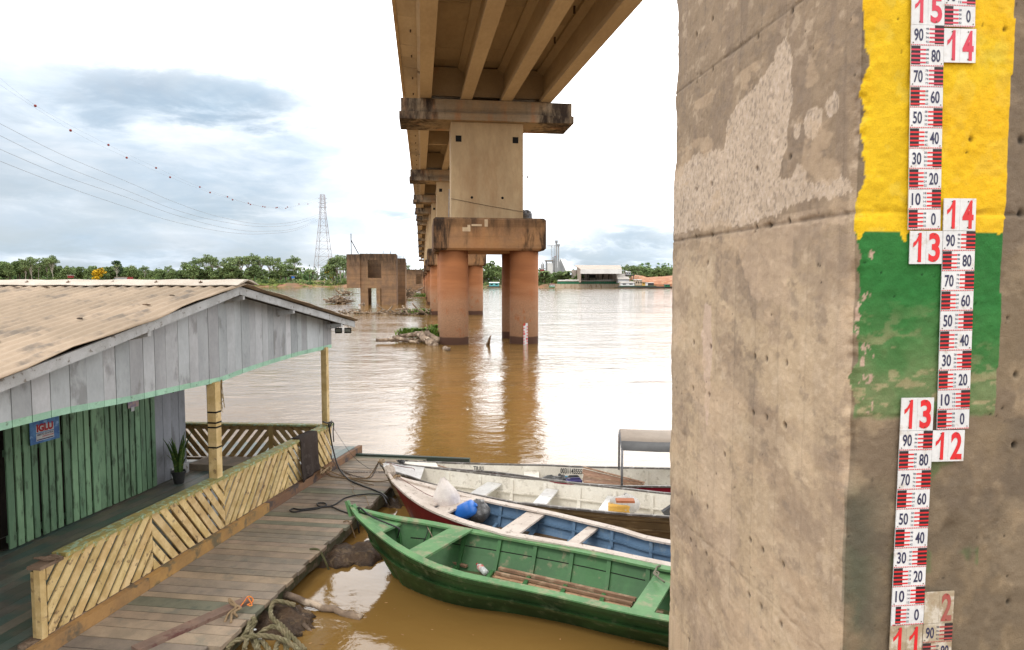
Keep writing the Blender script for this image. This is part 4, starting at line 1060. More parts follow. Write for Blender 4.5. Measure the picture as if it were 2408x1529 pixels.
# beam with floodlights
m_ = MB(); tl, zl = ph(779, 763, -.02); trr, zr = ph(832, 763, -.02); zf_ = zl
hbox(m_, tl, trr, -.04, .04, zf_-.05, zf_+.05); hbox(m_, (tl+trr)/2-.2, (tl+trr)/2+.05, -.03, .03, zf_+.051, roofz(tl+.5)+.05); m_.build('lamp_beam', m_dark, bar)
m_glass = mat('lamp_glass', (.30, .31, .27), (.24, .25, .22), rough=.15, bump=0)
for i, (px, lb) in enumerate(((795, 'left black floodlight under the roof corner of the floating bar'), (817, 'right black floodlight under the roof corner of the floating bar'))):
    t, z = ph(px, 777, -.02)
    f = thing('floodlight', lb, 'floodlight', H(t, -.05, z), HANG, 'pair of floodlights')
    FX = Vector((.97, .24, 0)); FY = Vector((-.24, .97, 0)); o0 = H(t, -.03, z); FM = Matrix((FX, FY, (0, 0, 1))).transposed().to_3x3() @ Matrix.Rotation(-.35, 3, 'X')
    def fb(m_, c_, sz_): m_.box(o0+FM @ Vector(c_), sz_, M=FM)
    m_ = MB()
    for c_, sz_ in (((0, 0, .046), (.150, .03, .014)), ((0, 0, -.046), (.150, .03, .014)), ((-.068, 0, 0), (.014, .03, .078)), ((.068, 0, 0), (.014, .03, .078)), ((0, .03, 0), (.150, .029, .106))): fb(m_, c_, sz_)
    m_.tube([o0+Vector((0, .03, .05)), H(t, -.03, zf_-.05)], .006, 5); m_.build('housing', m_black, f)
    m_ = MB(); fb(m_, (0, .008, 0), (.120, .012, .076)); m_.build('lens', m_glass, f)

# posters ----------------------------------------------------
m_blue = mat('poster_blue', (.045, .13, .36), (.10, .26, .52), (.25, .45, .7), s1=5, s3=8, t3=.6, rough=.5, bump=0)
m_pw = mat('poster_white', (.60, .62, .62), (.5, .52, .52), rough=.5, bump=0)
m_pr = mat('poster_red', (.45, .02, .03), rough=.5, bump=0); m_pn = mat('poster_navy', (.03, .035, .12), rough=.5, bump=0)
m_ppl = mat('poster_purple', (.22, .2, .35), (.5, .35, .3), rough=.5, bump=0, s1=12)
def hq(m_, t0, t1, z0, z1, n_, mi=0, col=(1, 1, 1)): m_.add([H(t0, n_, z0), H(t1, n_, z0), H(t1, n_, z1), H(t0, n_, z1)], [(0, 1, 2, 3)], col, mi)
a, zt = ph(68, 985, NW-.09); b, _ = ph(138, 985, NW-.09); _, zb = ph(72, 1048, NW-.09); hv = zt-zb; zt = zb+max(.62, hv+.1); w_ = b-a
po = thing('poster', 'blue poster with red IGLU lettering fixed to the green slat wall', 'poster', H(a, NW-.09, zb), HANG)
m_ = MB(); m_.hexa([H(a, NW-.095, zb), H(b, NW-.095, zb), H(b, NW-.09, zb), H(a, NW-.09, zb)], [H(a, NW-.095, zt), H(b, NW-.095, zt), H(b, NW-.09, zt), H(a, NW-.09, zt)]); m_.build('sheet', m_blue, po)
m_ = MB(); no_ = NW-.0965
up1 = Vector((0, 0, 1))
hq(m_, a+w_*.20, a+w_*.80, zb+hv*.40, zb+hv*.66, no_); hq(m_, a+w_*.2, a+w_*.8, zb+hv*.09, zb+hv*.37, no_)
put_text(m_, 'IGLU', H(a+w_*.22, no_-.001, zb+hv*.42), HD, up1, w_*.56, hv*.30, .06, mi=2)
put_text(m_, 'ABERTO 24 HORAS', H(a+w_*.22, no_-.001, zb+hv*.28), HD, up1, w_*.56, hv*.075, .03, mi=1)
put_text(m_, '(69)99955-5558', H(a+w_*.40, no_-.001, zb+hv*.19), HD, up1, w_*.38, hv*.065, .03, mi=2)
hq(m_, a+w_*.22, a+w_*.78, zb+hv*.11, zb+hv*.15, no_-.0005, 1)
m_.build('print', [m_pw, m_pn, m_pr], po, fix=False)
for px0, px1, py0, py1, mm, lb in ((300, 326, 936, 955, m_ppl, 'small purple picture card high on the green slat wall'), (308, 316, 958, 966, m_pw, 'tiny white paper slip below the purple picture card')):
    a, z1_ = ph(px0, py0, NW-.09); b, z0_ = ph(px1, py1, NW-.09); mb = MB()
    mb.hexa([H(a, NW-.094, z0_), H(b, NW-.094, z0_), H(b, NW-.09, z0_), H(a, NW-.09, z0_)], [H(a, NW-.094, z1_), H(b, NW-.094, z1_), H(b, NW-.09, z1_), H(a, NW-.09, z1_)])
    tag(mb.build('picture_card' if mm == m_ppl else 'paper_slip', mm), lb, 'card' if mm == m_ppl else 'paper')
# potted plant -----------------------------------------------
pc = P(421, 1136, .402); m_pot = mat('black_pot', (.03, .032, .035), (.045, .045, .045), rough=.5, bump=.1); m_leaf = mat('snake_leaf', (.035, .085, .02), (.075, .13, .03), (.20, .22, .05), s1=8, s3=10, t3=.62, rough=.5, bump=.1, st=(1, 1, 3))
pt = thing('potted_plant', 'snake plant with stiff upright leaves in a black pot on the bar deck', 'plant', pc, 0)
m_ = MB(); m_.lathe(pc, [(.085, 0), (.118, .2), (.135, .2), (.135, .235), (.12, .235), (.115, .21), (.01, .205)], 20); m_.build('pot', m_pot, pt, smooth=False)
m_ = MB(); rnd = random.Random(3)
for i in range(24):
    a = rnd.uniform(0, 6.28); r0 = rnd.uniform(0, .07); L = rnd.uniform(.35, .78); ln = rnd.uniform(.05, .35)*(1.6 if L < .5 else 1)
    d_ = Vector((math.cos(a), math.sin(a), 0)); s_ = d_.cross(Vector((0, 0, 1))); s_ = (s_*math.cos(a*3)+d_*math.sin(a*3)*.4).normalized(); rings = []
    g = rnd.uniform(.7, 1.35)
    for kk in range(7):
        u = kk/6; c = pc+d_*(r0+ln*L*u*u)+Vector((0, 0, .2+L*u)); ww = .026*(1-.9*u**3)*(1+.5*math.sin(u*3)); rings.append([c-s_*ww, c+d_*.006, c+s_*ww, c-d_*.004])
    m_.loft(rings, True, True, (g, g, g*.9))
m_.build('leaves', m_leaf, pt)
# hanging plant and dangling line
mb = MB(); rnd = random.Random(8); t, z = ph(397, 925, NW-.1)
for i in range(130):
    u = rnd.random(); p = H(t+rnd.gauss(0, .035)+.03, NW-.13+rnd.uniform(-.05, .03), 2.72-u*.62); s_ = rnd.uniform(.012, .028); n_ = Vector((rnd.uniform(-1, 1), rnd.uniform(-1, 1), rnd.uniform(-.3, 1))).normalized(); e1 = n_.orthogonal().normalized()*s_; e2 = n_.cross(e1)
    g = rnd.uniform(.8, 2.2); mb.add([p-e1, p+e2*.6, p+e1, p-e2*.6], [(0, 1, 2, 3)], (g, g, g))
tag(mb.build('hanging_plant', m_leaf, fix=False), 'small trailing green plant hanging on the grey wall under the roof', 'plant')
mb = MB(); t, z = ph(490, 1000, .16); mb.tube([H(t, .16, 2.66), H(t+.005, .16, 1.5), H(t, .16, .62)], .014, 7); mb.blob(H(t, .16, .60), (.022, .022, .03), 2, .1)
tag(mb.build('hanging_rope', mat('dull_rope', (.12, .12, .09), (.08, .08, .06), rough=.8, bump=.4, bs=90)), 'thin straight rope hanging beside the thick yellow post', 'rope')
mb = MB(); t, z = ph(519, 900, -.02); p = H(t, -.03, 2.72); pts = [p+Vector((rnd.gauss(0, .012), rnd.gauss(0, .01), -.045*i)) for i in range(11)]; mb.tube(pts, .006, 5)
for i in range(16): mb.tube([pts[rnd.choice((0, 9, 10))], pts[rnd.choice((0, 9, 10))]+Vector((rnd.gauss(0, .03), rnd.gauss(0, .02), rnd.uniform(-.06, .02)))], .004, 4)
tag(mb.build('frayed_string', mat('straw', (.35, .28, .14), (.25, .18, .08), rough=.9, bump=0)), 'frayed yellow string dangling from the lower edge of the gable boards', 'string')
# towel over the rail ----------------------------------------
m_tow = mat('dark_towel', (.055, .042, .036), (.04, .031, .027), (.07, .055, .05), s1=3, s3=6, rough=.95, bump=.7, bs=120, bd=.006, spec=.1)
ta = ph(706, 1060, -.09)[0]; tb = ph(746, 1045, -.09)[0]; mb = MB(); rr = []
prof = [(.16, 1.0), (.13, 1.2), (.11, 1.255), (0, 1.262), (-.08, 1.255), (-.095, 1.2), (-.10, 1.0), (-.105, .85), (-.11, .7), (-.12, .5), (-.115, .42)]
for n_, z in prof:
    rr.append([H(ta+(tb-ta)*k/10+.02*math.sin(z*6), n_-(.018*math.sin(k*1.3+z*2) if z < 1.2 else 0), z+(.05*k/10 if z < .45 else 0)) for k in range(11)])
mb.loft(rr, False); o_ = mb.build('towel', m_tow, smooth=True); md = o_.modifiers.new('thickness', 'SOLIDIFY'); md.thickness = .012
tag(o_, 'dark brown cloth draped over the yellow railing near the corner', 'cloth')

# ropes, cables, chain on the walkway ------------------------
m_cable = mat('black_cable', (.018, .018, .02), (.03, .03, .03), rough=.5, bump=.05)
m_rope = mat('tan_rope', (.30, .21, .12), (.20, .14, .08), rough=.9, bump=.7, bs=150, bd=.004)
m_chain = mat('rusty_chain', (.10, .07, .055), (.06, .045, .04), rough=.6, metal=.5, bump=.3)
def W_(x, y, z=.30): return P(x, y, z)
cr = lambda x, y: ((750+x/2.549)/1.701, (1650+y/2.549)/1.701)   # close-up of the corner
def cable(name, lab, cat, pts, r, m, k=6, n=7):
    mb = MB(); mb.tube(spline(pts, k), r, n); return tag(mb.build(name, m, smooth=True), lab, cat)
Hp = lambda x, y, n_=-.1: (lambda q: H(q[0], n_, q[1]))(ph(*cr(x, y), n_))
cable('cable', 'thick black cable looped round the corner post and trailing across the walkway into the water', 'cable',
      [Hp(1380, 95), Hp(1440, 110), Hp(1470, 90), Hp(1450, 150), Hp(1440, 100), Hp(1460, 250), Hp(1490, 400)]+[W_(*cr(1540, 560), .36)]+[W_(*cr(x, y)) for x, y in ((1640, 680), (1780, 745), (1900, 790), (1990, 830), (2040, 880))]+[W_(*cr(2065, 940), 0.02)], .016, m_cable)
cable('cable', 'black cable end hanging down with a plug outside the corner post', 'cable', [Hp(1450, 100, -.14), Hp(1490, 110, -.14), Hp(1485, 200, -.14), Hp(1492, 300, -.14)], .012, m_cable)
cable('cable', 'black cable lying in two loops on the walkway boards', 'cable', [W_(*cr(x, y)) for x, y in ((2035, 930), (1990, 850), (1900, 830), (1740, 840), (1600, 875), (1500, 940), (1400, 960), (1330, 950), (1330, 925), (1400, 925), (1410, 950), (1300, 985), (1180, 1000), (1090, 1015), (1045, 1000), (1080, 980), (1150, 990), (1260, 980), (1450, 960), (1560, 1000), (1660, 1035), (1720, 1060))]+[W_(*cr(1735, 1130), .2), W_(*cr(1750, 1230), 0)], .013, m_cable)
cable('rope', 'tan rope running from the railing foot to the bow of the aluminium boat', 'rope', [W_(*cr(x, y), z) for x, y, z in ((1350, 565, .42), (1420, 570, .46), (1500, 620, .33), (1650, 665, .30), (1820, 670, .31), (1880, 620, .4), (1935, 530, .62), (1975, 480, .74))], .011, m_rope)
cable('rope', 'tan rope lying straight along the walkway towards the red boat', 'rope', [W_(*cr(x, y), z) for x, y, z in ((1390, 575, .42), (1440, 640, .33), (1600, 670, .30), (1760, 690, .30), (1950, 705, .31), (2070, 690, .5))], .010, m_rope)
cable('rope', 'short frayed tan rope end on the walkway', 'rope', [W_(*cr(x, y), .30) for x, y in ((1400, 590), (1480, 650), (1640, 670), (1780, 715), (1900, 740))], .009, m_rope)
mb = MB(); rnd = random.Random(2)
for i in range(5): mb.tube(spline([W_(*cr(1400+rnd.gauss(0, 30), 575+rnd.gauss(0, 22)), .44+rnd.uniform(-.04, .04)) for _ in range(5)], 5), .012, 6)
tag(mb.build('rope_knot', m_rope, smooth=True), 'bundle of knotted tan rope at the foot of the yellow railing', 'rope')
cable('wire', 'thin dark wire strung from the corner post down to the walkway', 'wire', [Hp(1470, 130), W_(*cr(1690, 450), .8), W_(*cr(1900, 600), .31)], .004, m_cable, 4, 4)
cable('string', 'thin pale string wandering over the walkway boards', 'string', [W_(*cr(x, y), .292) for x, y in ((1560, 575), (1670, 660), (1665, 740), (1700, 760), (1680, 800), (1740, 860), (1810, 850), (1850, 950))]+[W_(*cr(1885, 1005), .1)], .005, m_rope, 5, 5)
def chain(lab, pts, r=.016):
    pts = spline(pts, 14); mb = MB(); acc = 0; last = pts[0]; k = 0
    for p in pts:
        if (p-last).length >= r*2.3:
            a = (p-last).normalized(); e = a.orthogonal().normalized()
            if k % 2: e = a.cross(e)
            ring = [((p+last)/2+a*r*1.5*math.cos(q*math.pi/4)+e*r*.8*math.sin(q*math.pi/4)) for q in range(9)]
            mb.tube(ring, r*.28, 5, cap=False); last = p; k += 1
    tag(mb.build('chain', m_chain, smooth=True), lab, 'chain')
chain('rusty chain hanging from the corner post to the aluminium boat', [W_(*cr(x, y), z) for x, y, z in ((1460, 420, .75), (1480, 490, .5), (1560, 590, .32), (1700, 645, .30), (1850, 670, .31), (1900, 620, .45), (1945, 520, .68))])
chain('second rusty chain lying straight along the walkway', [W_(*cr(x, y), .302) for x, y in ((1500, 560), (1620, 605), (1800, 610), (2000, 610), (2040, 640))])
# loose plank with orange cord -------------------------------
cp = lambda x, y: ((750+x/2.6756)/1.701, (2100+y/2.6756)/1.701)
m_plk = mat('reddish_plank', (.24, .155, .115), (.17, .115, .09), (.12, .05, .045), s1=3, s3=4, t3=.6, rough=.7, bump=.4, bs=50)
p0 = P(*cp(-560, 1340), .30); p1 = P(*cp(660, 800), .305); mb = MB()
mb.beam(p0, p1, .155, .045); tag(mb.build('loose_plank', m_plk), 'long reddish loose plank lying diagonally across the near end of the walkway', 'plank')
m_or = mat('orange_cord', (.75, .28, .03), (.62, .12, .05), rough=.7, bump=.2, s1=20)
cable('cord', 'bright orange cord tied through the end of the loose plank', 'cord', [P(*cp(x, y), z) for x, y, z in ((540, 900, .36), (600, 830, .36), (650, 765, .37), (700, 790, .36), (690, 830, .34), (640, 855, .34), (690, 860, .33), (650, 780, .38))], .007, m_or)
cable('rope', 'brown rope knotted round the loose plank', 'rope', [P(*cp(x, y), z) for x, y, z in ((400, 1040, .29), (440, 950, .31), (520, 880, .37), (460, 840, .37), (450, 790, .38), (520, 860, .38), (570, 890, .36), (500, 930, .36), (530, 980, .30), (480, 940, .33), (465, 1050, .29))], .015, m_rope)
for i, (pp, lb) in enumerate(((((1310, 262), (1380, 258), (1430, 300), (1480, 400), (1515, 490)), 'mossy green rope looping off the walkway edge into the water beside the mud log'),)):
    cable('rope', lb, 'rope', [P(*cp(x, y), z) for (x, y), z in zip(pp, (.29, .30, .25, .12, -.02))], .016, mat('mossy_rope', (.12, .115, .05), (.08, .08, .04), rough=.9, bump=.7, bs=120))
cable('rope', 'thin brown rope hanging over the walkway edge left of the green bow', 'rope', [P(*cr(x, y), z) for x, y, z in ((1590, 1115, .29), (1640, 1110, .30), (1680, 1190, .15), (1715, 1290, -.02))], .010, m_rope)
# mud-caked logs between walkway and boats
m_mud = mat('wet_mud', (.085, .052, .03), (.05, .033, .022), (.15, .10, .055), s1=4, s3=6, t3=.6, rough=.55, bump=1.0, bs=14, bd=.05, spec=.3, st=(1, 1, 1))
def mudlog(lab, a, b, r, seed):
    rnd = random.Random(seed); a, b = Vector(a), Vector(b); rings = []; d_ = (b-a); ax = d_.normalized(); s_ = ax.cross(Vector((0, 0, 1))); m = 26
    for i in range(m+1):
        u = i/m; rr_ = r*(1-.5*abs(2*u-1)**4)*(1+.12*math.sin(u*17+seed)+.08*math.sin(u*41)); c = a+d_*u
        rings.append([c+s_*rr_*1.5*math.cos(q*math.pi/9)*(1+.10*math.sin(q*2.3+u*9+seed))+Vector((0, 0, rr_*.5*math.sin(q*math.pi/9)*(1+.28*math.sin(q*3.1+seed+u*6)))) for q in range(18)])
    mb = MB(); mb.loft(rings, True, True); return tag(mb.build('mud_log', m_mud, smooth=True), lab, 'log')
mudlog('wide wet log caked in brown mud beside the green bow', P(725, 1322, -.02), P(905, 1300, 0), .27, 1)
mudlog('dark submerged muddy log between walkway and red boat', P(880, 1205, -.10), P(1000, 1185, -.14), .30, 2)
mudlog('mud-caked stump below the coiled rope at the walkway edge', P(600, 1500, -.02), P(700, 1440, -.02), .30, 3)
cp_ = lambda x, y, z=0: P(*cp(x, y), z)
log(cp_(980, 730, .12), cp_(1865, 1005, -.01), .045, .05, 'long bare pole sticking out from under the walkway into the water', 21, 0, 'sticks in the near water')
log(cp_(1225, 955, .12), cp_(1315, 1090, -.02), .022, .012, 'short dark pointed stick in the water beside the rope coil', 22, 0, 'sticks in the near water')
log(cp_(1240, 1060, .05), cp_(1330, 1150, -.02), .03, .02, 'short mud-covered stick just below the pointed one', 23, 0, 'sticks in the near water')
# heavy twisted rope coil
m_hr = mat('weathered_rope', (.20, .165, .095), (.13, .115, .06), (.27, .24, .15), s1=9, s3=14, t3=.6, rough=.95, bump=.9, bs=150, bd=.006)
coil = thing('rope_coil', 'heap of heavy twisted weathered rope on the mud at the bottom edge', 'rope', cp_(800, 1200, .1))
def hawser(pts, r=.026):
    pts = spline([cp_(*p) for p in pts], 16); L = 0; m_ = MB(); st = [[], [], []]; last = pts[0]
    for i, p in enumerate(pts):
        L += (p-last).length; last = p; a = (pts[min(i+1, len(pts)-1)]-pts[max(i-1, 0)]).normalized(); e1 = a.cross(Vector((.1, .2, 1))).normalized(); e2 = a.cross(e1)
        for q in range(3):
            ph_ = L/.036*1.0+q*2.094; st[q].append(p+e1*r*.55*math.cos(ph_)+e2*r*.55*math.sin(ph_))
    for q in range(3): m_.tube(st[q], r*.62, 6)
    m_.build('strand', m_hr, coil, smooth=True)
hawser([(1150, 860, .18), (1000, 820, .25), (920, 830, .26), (890, 930, .22), (920, 1010, .20), (1010, 1080, .18), (1120, 1200, .16), (1260, 1340, .10)])
hawser([(420, 1330, .22), (520, 1240, .24), (700, 1190, .27), (850, 1190, .27), (1000, 1220, .24), (1130, 1290, .20), (1200, 1360, .14)])
hawser([(560, 1240, .18), (640, 1130, .22), (670, 1030, .25), (700, 1000, .27), (720, 1040, .24), (680, 1120, .20), (700, 1240, .18), (760, 1350, .16)])
hawser([(760, 1180, .20), (830, 1120, .25), (930, 1090, .26), (1010, 1130, .22), (1080, 1230, .16), (1060, 1330, .14)])
hawser([(740, 1260, .20), (800, 1250, .2), (860, 1320, .18), (900, 1380, .16)]); hawser([(940, 1370, .18), (970, 1260, .19), (1040, 1260, .16), (1060, 1350, .14)])
hawser([(610, 1330, .2), (640, 1230, .24), (690, 1180, .25), (740, 1240, .22), (760, 1340, .2)])
for i in range(6):
    mb = MB(); p = cp_(random.uniform(600, 900), random.uniform(850, 1250), .19); mb.blob(p, (.02, .015, .01), i, .4, 8, 4)
    tag(mb.build('litter', m_pw), 'small white scrap of litter on the mud beside the rope coil', 'litter', 'white litter scraps by the rope')
# ------------------------------------------------------------------ boats
cb = lambda x, y: ((1380+x/3.7625)/1.701, (1980+y/3.7625)/1.701)
cb2 = lambda x, y: ((2020+x/3.7625)/1.701, (2180+y/3.7625)/1.701)
cc3 = lambda x, y: ((1450+x/3.3985)/1.701, (1800+y/3.3985)/1.701)
cc4 = lambda x, y: ((2000+x/3.0586)/1.701, (1650+y/3.0586)/1.701)
def resamp(pts, n):
    L = [0]
    for a, b in zip(pts[:-1], pts[1:]): L.append(L[-1]+(b-a).length)
    out = []
    for i in range(n):
        s = L[-1]*i/(n-1); k = 0
        while k < len(L)-2 and L[k+1] < s: k += 1
        out.append(pts[k].lerp(pts[k+1], (s-L[k])/(L[k+1]-L[k]+1e-9)))
    return out
class Boat:
    """hull lofted between two gunwale lines; f = 0 near side .. 1 far side"""
    def __init__(s, bow, near, far, zf, ext, n=41, flare=.36, botz=-.12, floor=.05, rake=.5, smoothit=True):
        N = [P(x, y, zf(x)) for x, y in near]; Fa = [P(x, y, zf(x)) for x, y in far]
        N = [bow]+N; Fa = [bow]+Fa
        dn = (N[-1]-N[-3]).normalized(); df = (Fa[-1]-Fa[-3]).normalized(); dm = (dn+df).normalized(); dm.z = 0
        w_end = (N[-1]-Fa[-1])
        for k in (1, 2, 3):
            q = 1-.10*k*k/3
            mid = (N[-1 if k == 1 else 0-1]+Fa[-1])/2 if k == 1 else mid
            N.append(mid+dm*ext*k/3+w_end*.5*q); Fa.append(mid+dm*ext*k/3-w_end*.5*q)
            N[-1].z = Fa[-1].z = zf(3000)
        s.N = resamp(spline(N, 5), n); s.F = resamp(spline(Fa, 5), n); s.n = n; s.fl, s.bz, s.flo, s.rake = flare, botz, floor, rake
        s.L = (s.N[-1]-s.N[0]).length
    def g(s, u):
        x = u*(s.n-1); k = min(int(x), s.n-2); t = x-k
        return s.N[k].lerp(s.N[k+1], t), s.F[k].lerp(s.F[k+1], t)
    def sec(s, u, side, d, inner=0.0):
        """point on the hull side: side 0 near / 1 far, d = 0 gunwale .. 1 bottom"""
        A, B = s.g(u)
        if side: A, B = B, A
        w_ = (B-A); W_ = Vector((w_.x, w_.y, 0)); wl = W_.length; wn = W_.normalized() if wl > 1e-5 else Vector((0, 0, 0))
        fl = min(s.fl, wl*.40)*(1+.0*u)
        bow_in = s.rake*max(0, 1-u/.16)**1.3
        ax = (s.N[min(6, s.n-1)]+s.F[min(6, s.n-1)])/2-s.N[0]; ax.z = 0; ax.normalize()
        z = A.z*(1-d)+s.bz*d; prof = d**1.25
        p = Vector((A.x, A.y, 0))+wn*(fl*prof+inner)+ax*(bow_in*d**.9)
        if inner: z = max(z, s.flo) if d >= .99 else z
        p.z = z; return p
def boat(name, lab, B, mats, parts, t=None, loc=None):
    pass
def build_boat(B, lab, cat, mh, mg, mi, mf, nst, gw=.085, cap=.03, ridges=(), rib=.55, ribw=.035, stringer=True, avoid=(), seam=0, strip=None, ribdz=1.0, u0=.0, gcol=(1, 1, 1), group='boats moored beside the walkway', name='wooden_canoe'):
    bow = B.N[0]; t = thing(name, lab, cat, Vector((bow.x, bow.y, 0)), 0, group)
    ds = [0, .15, .3, .45, .6, .75, .9, 1.0]
    us = [i/nst for i in range(nst+1)]
    m_ = MB(); inn = MB()
    for side in (0, 1):
        rings = []
        for u in us:
            r_ = []
            for d in ds:
                p = B.sec(u, side, d); r_.append(p)
            rings.append(r_)
        m_.loft(rings, False)
        rr = []
        for u in us:
            if u < .02: continue
            r_ = [B.sec(u, side, d, .028) for d in ds]
            for p in r_: p.z = max(p.z, B.flo-.02)
            rr.append(r_)
        inn.loft(rr, False)
    A = B.sec(1, 0, 0); C = B.sec(1, 1, 0); m_.add([A, C, B.sec(1, 1, 1), B.sec(1, 0, 1)], [(0, 1, 2, 3)]); inn.add([B.sec(.995, 0, 0), B.sec(.995, 1, 0), B.sec(.995, 1, 1), B.sec(.995, 0, 1)], [(0, 1, 2, 3)])
    hull = m_.build('hull', mh, t, smooth=False)
    for side in (0, 1):
        for d0, h_, pr in ridges:
            m_ = MB(); rr = []
            for u in us:
                A = B.sec(u, side, d0); Dn = B.sec(u, side, d0+h_); a = B.sec(u, side, d0, -pr); b = B.sec(u, side, d0+h_*.7, -pr)
                rr.append([A, a, b, Dn])
            m_.loft(rr, True, True); m_.build('strake', mh, hull)
    inn.build('inner_planking', mi, t)
    if seam:
        for side in (0, 1):
            m_ = MB(); m_.loft([[B.sec(u, side, seam, .031), B.sec(u, side, seam+.018, .032)] for u in us if u > .1], False); m_.build('seam', m_black, t)
    # floor
    m_ = MB(); rr = []
    for u in us:
        if u < .05: continue
        a = B.sec(u, 0, .82, .03); b = B.sec(u, 1, .82, .03); a.z = b.z = B.flo; rr.append([a, b])
    m_.loft(rr, False); m_.build('floor', mf, t)
    # gunwales
    for side in (0, 1):
        m_ = MB(); rr = []
        for u in us:
            o_ = B.sec(u, side, 0, -.02); i_ = B.sec(u, side, 0, gw*min(1, .35+u*6)); z = Vector((0, 0, cap))
            rr.append([o_+z*.5, i_+z*.5, i_-z*.5, o_-z*.5])
        m_.loft(rr, True, True, gcol); m_.build('gunwale', mg, t)
    # ribs
    nr = int(B.L/rib)
    for k in range(1, nr):
        u = (k+.35)/nr
        for side in (0, 1):
            if side and any(a_ < u < b_ for a_, b_ in avoid): continue
            m_ = MB()
            for d0, d1 in ((.06, .35), (.35, .65), (.65, .88)):
                a = B.sec(u, side, d0, .045); b = B.sec(u, side, d1, .045); m_.beam(a, b, ribw, .055, up=B.g(u)[0]-B.g(u)[1])
            a = B.sec(u, side, .88, .03); b = B.sec(u, side, .88, .03)+(B.sec(u, 1-side, .5)-B.sec(u, side, .5))*.22; a.z = B.flo+.05; b.z = B.flo+.02
            m_.beam(a, b, ribw, .045); m_.build('rib', mi, t)
    if stringer:
        for side in (0, 1):
            m_ = MB(); pts = [B.sec(u, side, stringer, .055) for u in us if u > .14]
            for a, b in zip(pts[:-1], pts[1:]): m_.beam(a, b, .05, .025, up=(0, 0, 1))
            m_.build('stringer', mi, t)
    return t
def seat(t, B, u, w_, m, drop=.05, th=.03, col=(1, 1, 1), name='seat', sk=0.0):
    du = w_/B.L; m_ = MB(); pts = []
    for uu, side in ((u, 0), (u+du, 0), (u+du+sk, 1), (u+sk, 1)):
        p = B.sec(uu, side, drop/.5, .035); p.z = (B.g(u)[0].z+B.g(u)[1].z)/2-drop; pts.append(p)
    m_.hexa([p-Vector((0, 0, th)) for p in pts], pts, col); return m_.build(name, m, t)
def foredeck(t, B, u1, m, drop=.035, th=.03, notch=0.0, name='bow_deck'):
    m_ = MB(); n = 8; top = []; bot = []
    for i in range(n+1):
        u = .012+(u1-.012)*i/n; a = B.sec(u, 0, .0, .03); b = B.sec(u, 1, .0, .03); a.z -= drop; b.z -= drop
        top.append((a, b))
    rr = [[a, b, b-Vector((0, 0, th)), a-Vector((0, 0, th))] for a, b in top]
    m_.loft(rr, True, True); return m_.build(name, m, t)
def slatz(t, B, u0, u1, f0, f1, wd, th, m, z, name='floor_slat', col=(1, 1, 1), nm=None):
    a = B.sec(u0, 0, .9, .03).lerp(B.sec(u0, 1, .9, .03), f0); b = B.sec(u1, 0, .9, .03).lerp(B.sec(u1, 1, .9, .03), f1); a.z = b.z = z
    m_ = MB(); m_.beam(a, b, wd, th, col); return m_.build(name, m, t)
m_g1 = mat('boat_green', (.05, .16, .05), (.035, .115, .036), (.24, .20, .12), s1=1.6, s3=5, t3=.62, e3=.07, rough=.5, bump=.2, bs=40, bd=.003, a3=.6)
m_g2 = mat('boat_green_faded', (.125, .27, .11), (.09, .21, .085), (.30, .27, .17), s1=2.5, s3=5, t3=.57, e3=.08, rough=.6, bump=.25, bs=50, bd=.003, a3=.7)
m_g3 = mat('boat_green_hull', (.028, .075, .022), (.016, .042, .013), (.13, .15, .08), s1=2, s3=7, t3=.60, e3=.06, rough=.45, bump=.25, bs=50, bd=.003, a3=.5)
m_raw = mat('raw_board', (.33, .20, .125), (.25, .15, .095), (.42, .30, .20), s1=5, s3=5, rough=.8, bump=.4, bs=60)
m_saw = mat('sawdust_boards', (.48, .30, .18), (.40, .24, .14), (.30, .17, .10), s1=8, s3=10, rough=.95, bump=.5, bs=60)
# green canoe
nearG = [cb(*p) for p in ((180, 330), (330, 472), (470, 590), (740, 790), (1050, 970), (1400, 1125), (1800, 1245))]+[cb2(*p) for p in ((0, 618), (850, 800), (1500, 950), (2360, 1130))]
farG = [cb(*p) for p in ((310, 235), (700, 320), (1200, 395), (1700, 490), (2408, 615))]+[cb2(*p) for p in ((1000, 45), (1600, 165), (2360, 325))]
zg_ = lambda px: float(np.interp(px, [819, 850, 900, 1000, 1150, 1300, 1560, 3000], [.95, .82, .72, .6, .5, .46, .46, .52]))
BG = Boat(P(*cb(60, 150), .92), nearG, farG, zg_, 3.4, flare=.40, rake=.9, floor=.05)
gc = build_boat(BG, 'long green wooden canoe nearest the camera, with green seats and loose boards inside', 'boat', m_g3, m_g2, m_g1, mat('green_bilge', (.09, .13, .05), (.12, .11, .06), (.2, .14, .08), s1=3, s3=6, rough=.4), 60, gw=.115, ridges=((.34, .12, .05), (.0, .12, .03)), rib=.52, ribw=.055, stringer=False, seam=.3)
def seatpx(t, B, pa, z, w_, m, name='seat', drop=.055, **k):
    """seat whose near front corner is closest to world point"""
    best = min((( (B.sec(i/400, 0, 0)-pa).length), i/400) for i in range(400))[1]
    return seat(t, B, best, w_, m, drop, name=name, **k)
foredeck(gc, BG, .105, m_g2, .05)
def ufind(B, px, py, z, side=0):
    p = P(px, py, z); return min(((B.sec(i/600, side, .1)-p).length, i/600) for i in range(600))[1]
u_ = ufind(BG, *cb(1110, 830), .55); u2_ = ufind(BG, *cb(1310, 930), .55); v_ = ufind(BG, *cb(1610, 545), .5, 1)
seat(gc, BG, u_, (u2_-u_)*BG.L, m_g2, .06, sk=v_-u_)
u_ = ufind(BG, *cb2(1890, 945), .44); u2_ = ufind(BG, *cb2(2220, 1005), .44); v_ = ufind(BG, *cb2(2230, 440), .42, 1)
seat(gc, BG, u_, (u2_-u_)*BG.L, m_g2, .05, sk=v_-u_)
